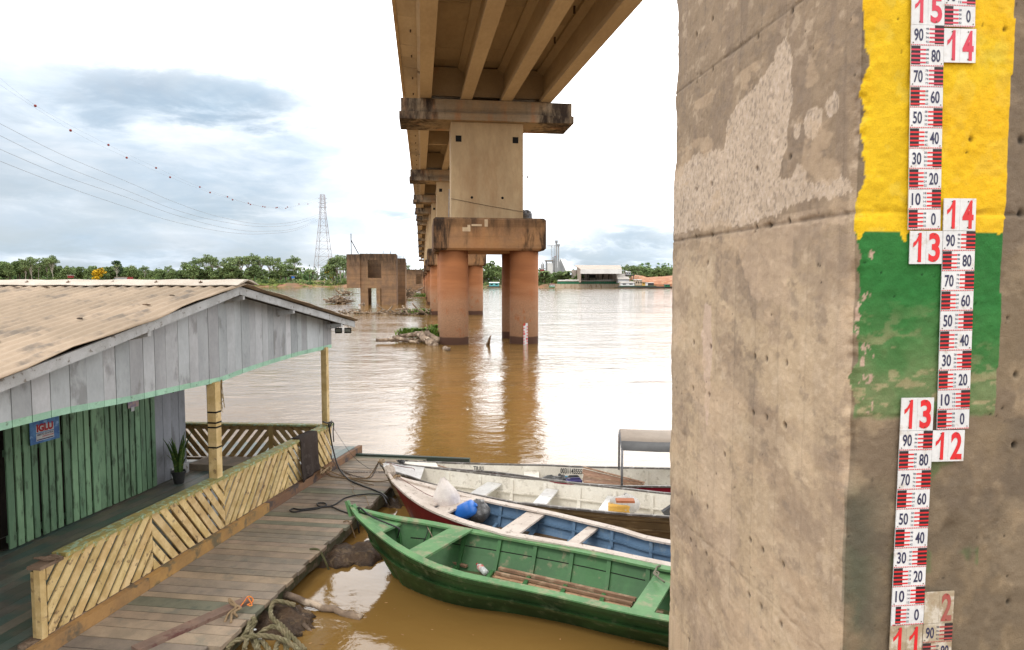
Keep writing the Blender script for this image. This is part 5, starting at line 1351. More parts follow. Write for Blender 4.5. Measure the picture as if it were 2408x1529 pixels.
m_ = MB(); a = BG.N[0]
m_.beam(a+Vector((.04, -.02, -.16)), a+Vector((-.03, .01, .06)), .06, .05); m_.beam(a+Vector((.12, -.06, -.10)), a+Vector((.07, -.04, .02)), .07, .04); m_.build('stem_post', m_g2, gc)
def bd(t, p0, p1, z0, z1, w_, th, m, lab=None, name='floor_board'):
    a = P(*p0, z0); b = P(*p1, z1); m_ = MB(); m_.beam(a, b, w_, th); o_ = m_.build(name, m, t)
    if lab: tag(o_, lab, 'board')
    return o_
for k in range(7):
    bd(gc, cb(2190, 1220-12*k), cb2(1905, 900-16*k), .075, .075, .045, .012, m_saw, name='floor_board') if k < 0 else None
m_ = MB(); q0 = [P(*cb(2200, 1225), .07), P(*cb2(1880, 945), .07), P(*cb2(1905, 880), .07), P(*cb(2250, 1170), .07)]
m_.hexa([p-Vector((0, 0, .02)) for p in q0], q0); m_.build('floor_board', m_saw, gc)
bd(gc, cb(2270, 1170), cb2(1920, 885), .10, .10, .045, .035, m_raw); bd(gc, cb(2320, 1105), cb2(1970, 822), .115, .115, .055, .04, m_raw)
bd(gc, cb(1350, 925), cb(1830, 1075), .11, .11, .055, .03, m_raw); bd(gc, cb(1420, 885), cb(1888, 1000), .11, .11, .055, .03, m_raw); bd(gc, cb(940, 750), cb(1160, 810), .10, .1, .09, .02, m_raw)
for i, p in enumerate(((1650, 1060), (1780, 1020))): bd(gc, cb(*p), cb(p[0]+120, p[1]-60), .07, .07, .06, .03, m_raw)
bd(gc, cb2(2240, 1010), cb2(2380, 1030), .10, .10, .06, .03, m_raw)
# bottle
m_bot = mat('clear_plastic', (.62, .65, .63), (.5, .53, .52), rough=.08, bump=0, spec=.6); m_lbl = mat('red_label', (.62, .05, .05), (.70, .6, .55), s1=14, rough=.5, bump=0)
a = P(*cb(2125, 1180), .10); b = P(*cb(1990, 1045), .13); ax = (b-a).normalized(); bo_ = thing('plastic_bottle', 'clear plastic bottle with a red and white label lying in the green canoe', 'bottle', a)
m_ = MB(); L = (b-a).length; m_.lathe(a, [(.02, 0), (.045, .01), (.047, L*.45), (.047, L*.72), (.018, L*.92), (.016, L*.96)], 14, ax=ax); m_.build('body', m_bot, bo_, smooth=True)
m_ = MB(); m_.lathe(a, [(.0485, L*.42), (.0485, L*.7)], 14, ax=ax); m_.build('label_band', m_lbl, bo_); m_ = MB(); m_.lathe(a, [(.019, L*.95), (.019, L*1.02)], 10, ax=ax); m_.build('cap', m_pr, bo_)
m_pail = mat('orange_pail', (.45, .22, .09), (.36, .18, .08), rough=.5, bump=.1)
a = P(*cb(800, 650), .30); a.z = .07; mb = MB(); mb.lathe(a, [(.07, 0), (.095, .2), (.105, .2), (.105, .235), (.092, .235), (.08, .05)], 16)
tag(mb.build('bucket', m_pail, smooth=False), 'orange brown bucket under the foredeck of the green canoe', 'bucket')
cable('rope', 'black rope tied round the bow of the green canoe and led over its foredeck', 'rope', [P(*cb(x, y), z) for x, y, z in ((110, 250, .80), (120, 225, .86), (200, 195, .88), (205, 235, .84), (130, 250, .80), (215, 190, .89), (330, 280, .80), (450, 350, .75), (640, 430, .71), (760, 480, .68), (815, 515, .66), (805, 580, .58), (790, 640, .45))], .013, m_cable)
mb = MB(); mb.tube([P(*cb(1190, 385), .56), P(*cb(1345, 690), .50)], .008, 6); tag(mb.build('stick', m_wood), 'thin pale stick leaning across the green canoe between foredeck and first seat', 'stick')
cable('cord', 'black knotted cord hanging inside the green canoe from the pale stick', 'cord', [P(*cb(x, y), z) for x, y, z in ((1255, 515, .53), (1225, 610, .45), (1190, 690, .38), (1165, 780, .28))], .007, m_cable)
cable('rope', 'grey rope knotted on the far rim of the green canoe by the near pier', 'rope', [P(*cb2(x, y), .49) for x, y in ((2340, 310), (2290, 330), (2260, 390), (2240, 430), (2290, 470), (2310, 420), (2250, 400), (2300, 480), (2350, 520), (2400, 560))], .012, mat('grey_rope', (.24, .22, .16), (.16, .15, .11), rough=.9, bump=.6, bs=120))

# red, white and blue canoe
m_r1 = mat('boat_red', (.20, .018, .018), (.13, .014, .014), (.035, .04, .025), s1=2, s3=3.5, t3=.66, e3=.03, rough=.45, bump=.25, bs=40)
m_w1 = mat('boat_white', (.58, .51, .45), (.49, .42, .36), (.25, .20, .16), s1=3, s3=13, t3=.62, e3=.03, rough=.65, bump=.35, bs=60, bd=.004, a3=.8)
m_b1 = mat('boat_blue', (.115, .20, .31), (.085, .155, .25), (.20, .26, .30), s1=3, s3=7, t3=.62, rough=.6, bump=.3, bs=50, bd=.004, a3=.6)
m_bilge = mat('bilge_water', (.15, .095, .045), (.11, .07, .035), rough=.12, bump=.1, bs=6, spec=.5)
nearR = [cc3(*p) for p in ((400, 425), (480, 505), (600, 615), (740, 715), (900, 810), (1100, 895), (1400, 1008), (1700, 1085))]+[cb2(*p) for p in ((0, -152), (1000, 22), (1600, 143), (2360, 303))]
farR = [cc3(*p) for p in ((470, 365), (700, 430), (1000, 498), (1290, 580), (1700, 672))]+[cc4(*p) for p in ((0, 1098), (500, 1195), (1000, 1310), (1500, 1430), (1830, 1529))]
zr_ = lambda px: float(np.interp(px, [914, 940, 1000, 1100, 1300, 1560, 3000], [.92, .80, .66, .56, .48, .46, .5]))
BR = Boat(P(*cc3(345, 310), .92), nearR, farR, zr_, 3.0, flare=.24, rake=.8, floor=.19)
rc_ = build_boat(BR, 'red canoe with broad white rim and blue inside, between the green and aluminium boats', 'boat', m_r1, m_w1, m_b1, m_bilge, 60, gw=.115, rib=.62, ribw=.05, stringer=.28)
foredeck(rc_, BR, .17, m_w1, .03)
def seat_at(t, B, n0, n1, f0, m, drop=.05, z=.5):
    u_ = ufind(B, *n0, z); u2_ = ufind(B, *n1, z); v_ = ufind(B, *f0, z, 1); return seat(t, B, u_, abs(u2_-u_)*B.L, m, drop, sk=v_-u_)
seat_at(rc_, BR, cc3(1075, 830), cc3(1215, 890), cc3(1390, 660), m_w1, .06, .5)
seat_at(rc_, BR, cc3(1860, 1110), cc3(2070, 1175), cc3(2209, 860), m_w1, .06, .46); seat_at(rc_, BR, cc4(800, 1529), cc4(960, 1560), cc4(1010, 1395), m_w1, .06, .46)
m_ = MB(); a = BR.N[0]; m_.blob(a+Vector((.04, 0, .03)), (.10, .05, .10), 3, .3, 10, 6); m_.build('stem_head', m_w1, rc_)
m_sack = mat('white_sack', (.78, .72, .68), (.68, .61, .57), (.80, .75, .70), s1=5, s3=7, rough=.75, bump=.6, bs=9, bd=.03)
# sack: cushion-like with pointed corners
sc = P(*cc3(1140, 640), .68); mb = MB(); rr = []
ex_ = (P(*cc3(1330, 700), .4)-P(*cc3(950, 760), .4)); exn = ex_.normalized(); up_ = Vector((-.10, -.15, 1)).normalized(); dp_ = exn.cross(up_).normalized()
for i in range(13):
    a = i/12*2-1; ring = []
    for k in range(20):
        q = 2*math.pi*k/20; xx = math.cos(q); 
        w_ = .235*(1-.10*abs(a)**3)*(1-.86*max(0, a)**1.1); th = .13*math.sqrt(max(0, 1-abs(a)**2.4))+.004
        ring.append(sc+exn*(xx*w_-.02*a)+dp_*(math.sin(q)*th*(1-.55*abs(xx)**3)*(1+.12*math.sin(q*5+a*4)))+up_*(a*.30+.05*(xx*xx)*a+.02*math.sin(k*1.9+i)))
    rr.append(ring)
mb.loft(rr, True, True); tag(mb.build('sack', m_sack, smooth=True), 'bulging white sack with a pointed top standing in the bow of the red canoe', 'sack')
m_bd = mat('blue_plastic', (.025, .16, .55), (.02, .13, .47), (.10, .2, .4), s1=3, s3=12, t3=.7, rough=.4, bump=.1)
def drum(lab, c, ax, prof, m, nm='drum', n=20, sq=.75):
    t_ = thing(nm, lab, nm.split('_')[-1], c); m_ = MB(); M = Vector(ax).to_track_quat('Z', 'Y').to_matrix(); rr = []
    for r, z in prof: rr.append([Vector(c)+M @ Vector((r*math.copysign(abs(math.cos(2*math.pi*k/n))**sq, math.cos(2*math.pi*k/n)), r*.82*math.copysign(abs(math.sin(2*math.pi*k/n))**sq, math.sin(2*math.pi*k/n)), z)) for k in range(n)])
    m_.loft(rr, True, True); m_.build('body', m, t_, smooth=True); return t_, M
dc = P(*cc3(1290, 880), .42); t_, M_ = drum('blue plastic drum lying in the red canoe beside the trash bag', dc, (P(*cc3(1480, 900), .42)-dc)+Vector((0, 0, .14)), [(.10, 0), (.145, .02), (.155, .06), (.155, .22), (.145, .30), (.10, .335), (.03, .34)], m_bd)
m_ = MB(); m_.lathe(dc+(M_ @ Vector((.04, .0, .335))), [(.03, 0), (.03, .03), (.024, .034)], 14, ax=M_ @ Vector((0, 0, 1))); m_.build('cap', m_bd, t_)
m_bag = mat('grey_bag', (.085, .085, .085), (.05, .05, .05), (.16, .16, .16), s1=4, s3=5, rough=.3, bump=1.0, bs=12, bd=.03, spec=.5)
bc_ = P(*cc3(1575, 840), .44); bg_ = thing('trash_bag', 'knotted dark grey trash bag beside the blue drum', 'bag', bc_); m_ = MB(); rr = []
for i in range(13):
    th = math.pi*i/12; r_ = .19*math.sin(th)**.8*(1 if th > 1.2 else .9); rr.append([bc_+Vector((r_*math.cos(k*math.pi/12)*(1+.09*math.sin(k*2.5*math.pi/6)), r_*math.sin(k*math.pi/12)*(1+.09*math.sin(k*2.5*math.pi/6+1)), .17*math.cos(th)+.03*(th < .4))) for k in range(24)])
m_.loft(rr, True, True); m_.build('body', m_bag, bg_, smooth=True)
m_ = MB(); m_.blob(bc_+Vector((.06, -.01, .165)), (.05, .04, .035), 4, .2, 10, 6, (4, 4, 4)); m_.blob(bc_+Vector((-.02, 0, .18)), (.035, .03, .03), 5, .4, 8, 5); m_.build('knot', m_bag, bg_, smooth=True)
bd(rc_, cc3(1725, 975), cc3(1800, 1085), .09, .09, .03, .02, m_wood); bd(rc_, cc4(200, 1500), cc4(900, 1660), .085, .085, .2, .02, m_wood)
cable('cord', 'thin red cord lying along the foredeck of the red canoe', 'cord', [P(*cc3(x, y), z) for x, y, z in ((440, 330, .90), (560, 410, .80), (700, 500, .76), (850, 590, .70), (965, 640, .66))], .005, mat('dark_red_cord', (.16, .03, .03), rough=.7, bump=0))
mb = MB()
for k in range(3): mb.tube(spline([P(*cc3(x, y), .90-.02*k) for x, y in ((380, 400+k*8), (430, 350+k*8), (465, 345), (420, 385+k*6), (385, 408))], 4), .009, 5)
mb.blob(P(*cc3(490, 355), .86), (.05, .03, .02), 3, .4, 8, 5)
tag(mb.build('rope_knot', m_rope, smooth=True), 'tan rope knotted round the bow of the red canoe', 'rope')

# aluminium boats
m_al = mat('painted_aluminium', (.76, .73, .655), (.68, .64, .56), (.46, .42, .35), s1=2.5, s3=9, t3=.60, e3=.03, rough=.5, bump=.25, bs=40, bd=.003, a3=.6)
m_al2 = mat('bare_aluminium', (.78, .78, .77), (.66, .66, .65), (.42, .40, .36), s1=3, s3=12, t3=.64, rough=.38, bump=.1, metal=.35)
m_alh = mat('stained_hull', (.17, .115, .055), (.12, .085, .045), (.30, .22, .12), s1=1.5, s3=3, t3=.6, rough=.5, bump=.3, bs=30, metal=.2, s3st=(.4, .4, 2))
m_rim = mat('dark_rim', (.20, .185, .17), (.12, .11, .10), (.36, .35, .34), s1=5, s3=8, rough=.45, bump=.2, metal=.4)
nearA = [cc3(*p) for p in ((245, 220), (420, 300), (590, 345), (850, 440), (1090, 505), (1400, 590), (1800, 665), (2209, 745))]+[cc4(*p) for p in ((330, 1115), (700, 1160), (1160, 1208), (1600, 1250), (2010, 1275))]
farA = [cc3(*p) for p in ((330, 170), (500, 192), (760, 222), (1150, 265), (1540, 310), (2209, 385))]+[cc4(*p) for p in ((480, 815), (1000, 875), (1500, 930), (2030, 990))]
za_ = lambda px: float(np.interp(px, [892, 930, 1000, 1100, 1560, 3000], [.78, .66, .57, .52, .50, .50]))
BA_ = Boat(P(*cc3(225, 180), .78), nearA, farA, za_, 2.8, flare=.14, rake=.5, floor=.06, botz=-.2)
ac = build_boat(BA_, 'open aluminium boat with white inside, second from the river side, loaded with jerrycan', 'boat', m_alh, m_rim, m_al, m_al, 60, gw=.03, cap=.03, ridges=((.10, .06, .012), (.35, .05, .015), (.55, .05, .015), (.74, .05, .015)), rib=.62, ribw=.06, stringer=.38, name='aluminium_boat')
foredeck(ac, BA_, .125, m_al2, .0, .012)
seat_at(ac, BA_, cc3(1400, 560), cc3(1580, 600), cc3(1580, 430), m_al2, .14, .5); seat_at(ac, BA_, cc4(320, 1100), cc4(500, 1120), cc4(460, 935), m_al2, .14, .5); seat_at(ac, BA_, cc4(1150, 1185), cc4(1320, 1205), cc4(1240, 1020), m_al2, .14, .5)
mb = MB()
for k in range(6): mb.tube(spline([P(*cc3(250+random.gauss(0, 22), 150+random.gauss(0, 14)), .80+random.uniform(-.03, .05)) for _ in range(4)], 5), .012, 6)
tag(mb.build('rope_knot', m_rope, smooth=True), 'brown rope knotted on the bow tip of the middle aluminium boat', 'rope')
cable('cord', 'thin red cord over the chequer plate bow of the middle aluminium boat', 'cord', [P(*cc3(x, y), z) for x, y, z in ((330, 170, .74), (480, 215, .70), (600, 238, .68), (690, 250, .66), (705, 275, .6))], .006, MATS['dark_red_cord'])
# far aluminium boat
nearB = [cc3(*p) for p in ((520, 192), (800, 228), (1200, 262), (1700, 300))]+[cc4(*p) for p in ((0, 740), (700, 840), (1300, 898), (2020, 908))]
farB = [cc3(*p) for p in ((560, 150), (860, 163), (1400, 183), (2209, 203))]+[cc4(*p) for p in ((500, 642), (1000, 664), (1500, 674), (2020, 684))]
zb_ = lambda px: float(np.interp(px, [939, 1000, 1560, 3000], [.62, .55, .50, .50]))
BB = Boat(P(*cc3(495, 165), .64), nearB, farB, zb_, 2.6, flare=.10, rake=.4, floor=.06, botz=-.2)
m_redh = mat('red_hull', (.26, .015, .03), (.20, .012, .02), rough=.4, bump=.1)
def _u(x):
    q = P(x, 1100, .42); return min(((BB.sec(i/600, 1, .1)-q).length, i/600) for i in range(600))[1]
AV = [(_u(cc3(1490, 0)[0])-.008, _u(cc3(1660, 0)[0])+.008), (_u(cc4(740, 0)[0])-.008, _u(cc4(1005, 0)[0])+.008)]
bc4 = build_boat(BB, 'farthest aluminium boat with lettering on its white inside and a red hull', 'boat', m_redh, m_rim, m_al, m_al, 60, gw=.03, cap=.03, rib=.75, ribw=.07, stringer=False, avoid=AV, name='aluminium_boat')
foredeck(bc4, BB, .11, m_al, .0, .012)
u_ = ufind(BB, *cc4(290, 640), .5, 1); seat(bc4, BB, u_, .30, m_al, .12)
m_lt = mat('stencil_black', (.03, .03, .03), rough=.6, bump=0)
for s_, x0, x1, yt, yb in (('TIULI', cc3(1510, 0)[0], cc3(1640, 0)[0], .05, .17), ('0031143555', cc4(750, 0)[0], cc4(998, 0)[0], .045, .19)):
    ua = ufind(BB, x0, 1098, .45, 1); ub = ufind(BB, x1, 1100, .45, 1)
    for _ in range(1):
        a = BB.sec(ua, 1, yb, .052); b = BB.sec(ub, 1, yb, .052); top = BB.sec(ua, 1, yt, .052)
    m_ = MB(); put_text(m_, s_, a, (b-a).normalized(), (top-a).normalized(), (b-a).length, (top-a).length, .02); m_.build('lettering', m_lt, bc4, fix=False)
# canopy of the far boat
m_can = mat('canopy_cloth', (.40, .33, .27), (.34, .285, .235), rough=.8, bump=.2, s1=1.5); m_can2 = mat('canopy_grey', (.13, .13, .13), (.10, .10, .10), rough=.8, bump=.3, s1=3)
pA = P(*cc4(1455, 700), .50); pB = P(*cc4(1490, 890), .52)
tA_ = at(*cc4(1465, 215), pA.y); tB_ = at(*cc4(1490, 462), pB.y); dx_ = (BB.F[-1]-BB.F[20]).normalized(); dx_.z = 0
cn = thing('boat_canopy', 'beige and grey cloth canopy on metal poles over the farthest boat', 'canopy', (pA+pB)/2)
m_ = MB(); m_.tube([pA, Vector((pA.x, pA.y, tA_.z-.1)), tA_-Vector((0, 0, .02))], .022, 8); m_.build('pole', m_steel, cn, smooth=True)
m_ = MB(); m_.tube([pB, Vector((pB.x, pB.y, tB_.z))], .022, 8); m_.build('pole', m_steel, cn, smooth=True)
for k in (1, 2):
    m_ = MB(); m_.tube([pA+dx_*1.3*k, pA+dx_*1.3*k+Vector((0, 0, tA_.z-pA.z))], .02, 8); m_.build('pole', m_steel, cn, smooth=True)
prof = [(0, 0), (.05, .035), (.3, .045), (.55, .02), (.75, -.02)]; top = []; 
for L_ in (0, .65, 1.3, 1.95, 2.6):
    top.append([tA_+(Vector((tB_.x, tB_.y, tA_.z))-tA_)*a+Vector((0, 0, b-(0 if L_ in (0, 1.3, 2.6) else .012)))+dx_*L_ for a, b in prof])
m_ = MB(); m_.loft(top, False); o_ = m_.build('cover', m_can, cn, smooth=True); md = o_.modifiers.new('thickness', 'SOLIDIFY'); md.thickness = .006
m_ = MB(); m_.loft([[r_[-1], r_[-1].lerp(tB_+(r_[0]-top[0][0]), .5)+Vector((0, -.02, 0)), tB_+(r_[0]-top[0][0])] for r_ in top], False); o_ = m_.build('valance', m_can2, cn, smooth=True); md = o_.modifiers.new('thickness', 'SOLIDIFY'); md.thickness = .006
m_ = MB(); m_.tube([tA_, tA_.lerp(tB_, .3)+Vector((0, 0, .03)), tB_], .016, 6); m_.build('side_frame', m_steel, cn)
# cargo
def jerry(lab, c, w_, d_, h_, m, mc, rz=0.1, up=Vector((0, 0, 1))):
    t_ = thing('jerrycan', lab, 'jerrycan', c, 0, 'jerrycans in the boats'); m_ = MB(); c = Vector(c); M = Matrix.Rotation(rz, 3, 'Z'); rr = []
    for s_, z in ((.88, 0), (1, .03*h_), (1, .72*h_), (.80, .84*h_), (.55, .87*h_)):
        rr.append([c+M @ Vector((w_/2*s_*a, d_/2*s_*b, z)) for a, b in ((-1, -.8), (-.85, -1), (.85, -1), (1, -.8), (1, .8), (.85, 1), (-.85, 1), (-1, .8))])
    m_.loft(rr, True, True); m_.build('body', m, t_)
    m_ = MB(); m_.tube([c+M @ Vector((-w_*.22, 0, h_*.80)), c+M @ Vector((-w_*.15, 0, h_*.99)), c+M @ Vector((w_*.32, 0, h_*.99)), c+M @ Vector((w_*.40, 0, h_*.80))], d_*.11, 7); m_.build('handle', m, t_, smooth=True)
    m_ = MB(); m_.lathe(c+M @ Vector((-w_*.34, 0, h_*.82)), [(d_*.17, 0), (d_*.17, h_*.15), (d_*.13, h_*.16)], 12); m_.build('cap', mc, t_); return t_
m_jb = mat('black_can', (.05, .05, .055), (.08, .08, .08), rough=.5, bump=.1); m_jp = mat('purple_can', (.055, .045, .16), (.04, .035, .12), rough=.45, bump=.1); m_jy = mat('yellow_can', (.72, .44, .10), (.65, .38, .08), rough=.4, bump=.1); m_cb = mat('blue_cap', (.05, .25, .40), rough=.4, bump=0)
q = P(*cc4(880, 850), .34); jerry('black jerrycan with blue cap in the farthest boat behind the purple one', q, .32, .16, .12, m_jb, m_cb, .05)
q = P(*cc4(905, 876), .37); jerry('dark purple jerrycan in the farthest boat below the number', q, .30, .16, .11, m_jp, m_jp, .05)
q = P(*cc4(1455, 1215), .34); jerry('yellow jerrycan beside the last seat of the middle aluminium boat', q, .36, .2, .17, m_jy, mat('cream_cap', (.6, .5, .38), rough=.5, bump=0), -.1)
m_brk = mat('reddish_board', (.42, .15, .065), (.36, .12, .05), rough=.6, bump=.2, s1=4)
mb = MB(); mb.box(P(*cc4(1530, 1078), .62), (.30, .16, .035), -.05); tag(mb.build('board', m_brk), 'reddish brown board lying above the yellow jerrycan', 'board')
m_film = mat('clear_film', (.60, .58, .55), (.5, .48, .45), rough=.35, bump=.8, bs=10, bd=.03)
mb = MB(); q = P(*cc4(1535, 1160), .44); mb.blob(q+Vector((0, .08, 0)), (.24, .12, .18), 6, .2, 16, 9); tag(mb.build('plastic_bag', m_film, smooth=True), 'crumpled clear plastic bag holding the reddish board', 'bag')
mb = MB(); q = P(*cc4(640, 812), .38); mb.blob(q+Vector((0, .0, -.02)), (.24, .09, .07), 9, .45, 18, 9); mb.blob(q+Vector((.15, .0, .0)), (.12, .07, .07), 10, .4, 12, 7); tag(mb.build('tarpaulin', m_bag, smooth=False), 'crumpled black plastic sheet in the farthest boat left of the jerrycans', 'plastic sheet')
mb = MB(); q = P(*cc4(1985, 1225), .35); mb.prism([q, q+Vector((.25, .03, .16)), q+Vector((.3, .03, -.05)), q+Vector((.05, 0, -.06))], Vector((0, .1, 0))); tag(mb.build('motor_part', m_jb), 'dark object by the near pier in the middle aluminium boat', 'boat part')
# stack of slats in the far boat
sl_ = thing('slat_stack', 'stack of thin wooden slats leaning inside the farthest boat under the canopy', 'slats', P(*cc4(1100, 860), .1)); rnd = random.Random(4)
for i in range(9):
    y0 = 700+i*22; m_ = MB(); a = P(*cc4(1015+rnd.uniform(-8, 8), y0*.85+105), .56-.008*i); b = P(*cc4(1740+rnd.uniform(-20, 30), 872+i*3), .44-.006*i); m_.beam(a, b, .06, .018, j((1, 1, 1), .2)); m_.build('slat', m_raw, sl_)
mb = MB(); mb.beam(P(*cc4(1020, 668), .60), P(*cc4(1770, 860), .46), .05, .02); tag(mb.build('batten', m_raw), 'single long batten above the slat stack in the farthest boat', 'batten')
mb = MB(); mb.beam(P(*cc3(858, 158), .55), P(*cc3(1200, 262), .5), .025, .012); tag(mb.build('stick', m_raw), 'thin brown stick resting on the bow of the farthest boat', 'stick')
mb = MB()
for k in range(6): mb.tube(spline([P(*cc3(550+random.gauss(0, 40), 155+random.gauss(0, 12)), .66+random.uniform(-.02, .05)) for _ in range(4)], 5), .014, 6)
tag(mb.build('rope_knot', m_cable, smooth=True), 'dark tangled line on the bow of the farthest boat', 'rope')
# ------------------------------------------------------------------ far bank vegetation
m_lf = mat('foliage', (.15, .205, .075), (.105, .155, .062), (.19, .24, .09), s1=.12, s3=.3, t3=.58, rough=.75, bump=0, spec=.15)  # far greens lightened and muted in the colour itself to imitate distance haze
m_yf = mat('yellow_blossom', (.62, .40, .02), (.48, .30, .02), rough=.7, bump=0, spec=.1)
m_bark = mat('pale_bark', (.40, .36, .30), (.28, .25, .20), rough=.9, bump=0, s1=1)
m_bark2 = mat('dark_bark', (.12, .09, .06), rough=.9, bump=0, s1=1)
def leafcloud(mb, cen, rad, n, sz, col, rnd, shell=.35):
    for i in range(n):
        v = Vector((rnd.gauss(0, 1), rnd.gauss(0, 1), rnd.gauss(0, 1))).normalized()*rnd.uniform(shell, 1)**.6
        p = Vector((cen[0]+v.x*rad[0], cen[1]+v.y*rad[1], cen[2]+v.z*rad[2]))
        a = Vector((rnd.uniform(-1, 1), rnd.uniform(-1, 1), rnd.uniform(.0, 1.4))).normalized(); e = a.orthogonal().normalized(); s = sz*rnd.uniform(.6, 1.3)
        e = (e*math.cos(i)+a.cross(e)*math.sin(i)); f = a.cross(e)*.7*s; e = e*s; g = rnd.uniform(.7, 1.35)
        mb.add([p-e-f*.4, p+f, p+e+f*.3, p-f], [(0, 1, 2, 3)], (col[0]*g, col[1]*g, col[2]*g))
def tree_proto(kind, seed):
    """unit trees, 20 m high"""
    rnd = random.Random(seed); t = thing('tree', None, 'tree', (0, 0, 0)); cr = MB(); tr = MB(); H_ = 20.0; mt, mk = m_lf, m_bark2
    if kind == 'umbrella':
        mk = m_bark; fk = rnd.uniform(.42, .58); tip = [Vector((0, 0, 0)), Vector((rnd.uniform(-.6, .6), 0, H_*fk*.6)), Vector((rnd.uniform(-1, 1), 0, H_*fk))]
        tr.tube(tip, [.42, .32, .26], 6)
        for k in range(11):
            a = k*.9+rnd.uniform(-.3, .3); r_ = rnd.uniform(1.2, 6.0); zz = rnd.uniform(.66, .94)-.10*(r_/6)**2; e = Vector((tip[2].x+math.cos(a)*r_, math.sin(a)*r_, H_*zz))
            tr.tube([tip[2]-Vector((0, 0, rnd.uniform(0, 3))), (tip[2]+e)/2+Vector((0, 0, .6)), e], [.2, .14, .07], 5)
            leafcloud(cr, e+Vector((0, 0, .2)), (rnd.uniform(2, 3), 2.6, rnd.uniform(1.1, 2.0)), 85, .52, (1.25, 1.2, 1.3), rnd, .2)
    elif kind in ('broad', 'dark', 'yellow'):
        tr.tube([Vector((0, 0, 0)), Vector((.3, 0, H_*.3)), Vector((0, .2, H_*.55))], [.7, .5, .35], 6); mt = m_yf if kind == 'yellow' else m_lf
        c = {'broad': (1, 1, 1), 'dark': (.42, .5, .6), 'yellow': (1, 1, 1)}[kind]
        for k in range(15):
            a = rnd.uniform(0, 6.28); r_ = rnd.uniform(0, 6.0); z = H_*rnd.uniform(.35, .84); r_ *= math.sqrt(max(.1, 1-((z/H_-.5)/.42)**2))
            q = rnd.uniform(.75, 1.3); e = Vector((math.cos(a)*r_, math.sin(a)*r_, z)); tr.tube([Vector((0, 0, H_*.4)), e], [.25, .08], 4)
            leafcloud(cr, e, (rnd.uniform(2, 3.4), rnd.uniform(2, 3.4), rnd.uniform(1.5, 2.4)), 90, .7, (c[0]*q, c[1]*q, c[2]*q), rnd, .55)
        if kind == 'yellow':
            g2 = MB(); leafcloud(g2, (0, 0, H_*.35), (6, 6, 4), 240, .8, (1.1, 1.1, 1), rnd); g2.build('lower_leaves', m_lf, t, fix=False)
    elif kind == 'palm':
        tr.tube([Vector((0, 0, 0)), Vector((.5, 0, H_*.5)), Vector((.2, 0, H_*.8))], [.4, .3, .28], 6)
        for k in range(18):
            a = k*2.4; el_ = rnd.uniform(-.2, 1.2); pts = [Vector((.2, 0, H_*.8))+Vector((math.cos(a), math.sin(a), 0))*(5.0*u)+Vector((0, 0, 5*u*math.sin(el_)-4.5*u*u)) for u in (0, .25, .5, .75, 1)]
            s_ = Vector((-math.sin(a), math.cos(a), 0)); q = rnd.uniform(.7, 1.3)
            for p0, p1, w_ in zip(pts[:-1], pts[1:], (.4, .7, .7, .4)):
                cr.add([p0-s_*w_, p0, p1, p1-s_*w_-Vector((0, 0, .5))], [(0, 1, 2, 3)], (q, q, q)); cr.add([p0, p0+s_*w_, p1+s_*w_-Vector((0, 0, .5)), p1], [(0, 1, 2, 3)], (q, q, q))
    elif kind == 'bare':
        mk = m_bark; tr.tube([Vector((0, 0, 0)), Vector((.4, 0, H_*.5)), Vector((0, 0, H_*.75))], [.5, .35, .2], 6)
        for k in range(14):
            a = k*2.4; b = Vector((.2, 0, H_*rnd.uniform(.4, .75))); e = b+Vector((math.cos(a)*4, math.sin(a)*4, rnd.uniform(2, 5))); tr.tube([b, (b+e)/2+Vector((0, 0, .7)), e], [.18, .12, .04], 4)
        leafcloud(cr, (0, 0, H_*.9), (4, 4, 1.5), 60, .5, (1.2, 1.1, 1), rnd)
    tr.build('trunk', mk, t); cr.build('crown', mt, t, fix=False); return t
PR = {}
for kind, n in (('umbrella', 4), ('broad', 5), ('dark', 2), ('yellow', 1), ('palm', 2), ('bare', 1)):
    PR[kind] = [tree_proto(kind, 100+7*i+len(kind)) for i in range(n)]
USED = set()
def bank_at(p): return bank_z(p.x, p.y-shore(p.x))
def plant(kind, px, py, off, lab, grp, wide=1.0, i=None):
    """tree whose top shows at photo height py, standing off metres behind the shoreline"""
    r = ray(px, 660); x = r[0]/r[1]*600; Y = shore(x)+off; x = r[0]/r[1]*Y; Y = shore(x)+off
    top = at(px, py, Y); bz = bank_z(x, off)-.4; h = max(top.z-bz, 3)
    lst = PR[kind]; k = (int(px*7) if i is None else i) % len(lst); src = lst[k]
    if src.name not in USED: t = src; USED.add(src.name)
    else: t = copy_tree(src)
    t.location = (x, Y, bz); t.rotation_euler = (0, 0, (px*1.7) % 6.28); s = h/20.0/(.94 if kind != 'yellow' else .98); t.scale = (s*wide, s*wide, s)
    tag(t, lab, 'tree', grp); return t
rnd = random.Random(21)
G1 = 'tall pale-trunked trees in the stand beyond the gable end'; L1 = 'tall pale-trunked tree in the long stand above the roof peak left of the pylon'
for px, py in ((449, 613), (470, 606), (486, 603), (503, 604), (520, 606), (538, 606), (556, 605), (572, 598), (585, 599), (600, 601), (618, 600), (634, 603), (650, 604), (668, 606), (686, 604)):
    plant('umbrella', px+rnd.uniform(-5, 5), py+rnd.uniform(-1, 5), rnd.uniform(14, 60), L1, G1, rnd.uniform(.75, 1.1))
L2 = 'pale green umbrella tree with a white trunk in the left stand on the far bank'
for px, py in ((60, 608), (72, 606), (83, 605), (97, 605), (110, 604), (122, 607)): plant('umbrella', px, py, rnd.uniform(12, 28), L2, 'white-trunked trees at the far left', .75)
L3 = 'bushy green tree in the low forest on the left far bank'
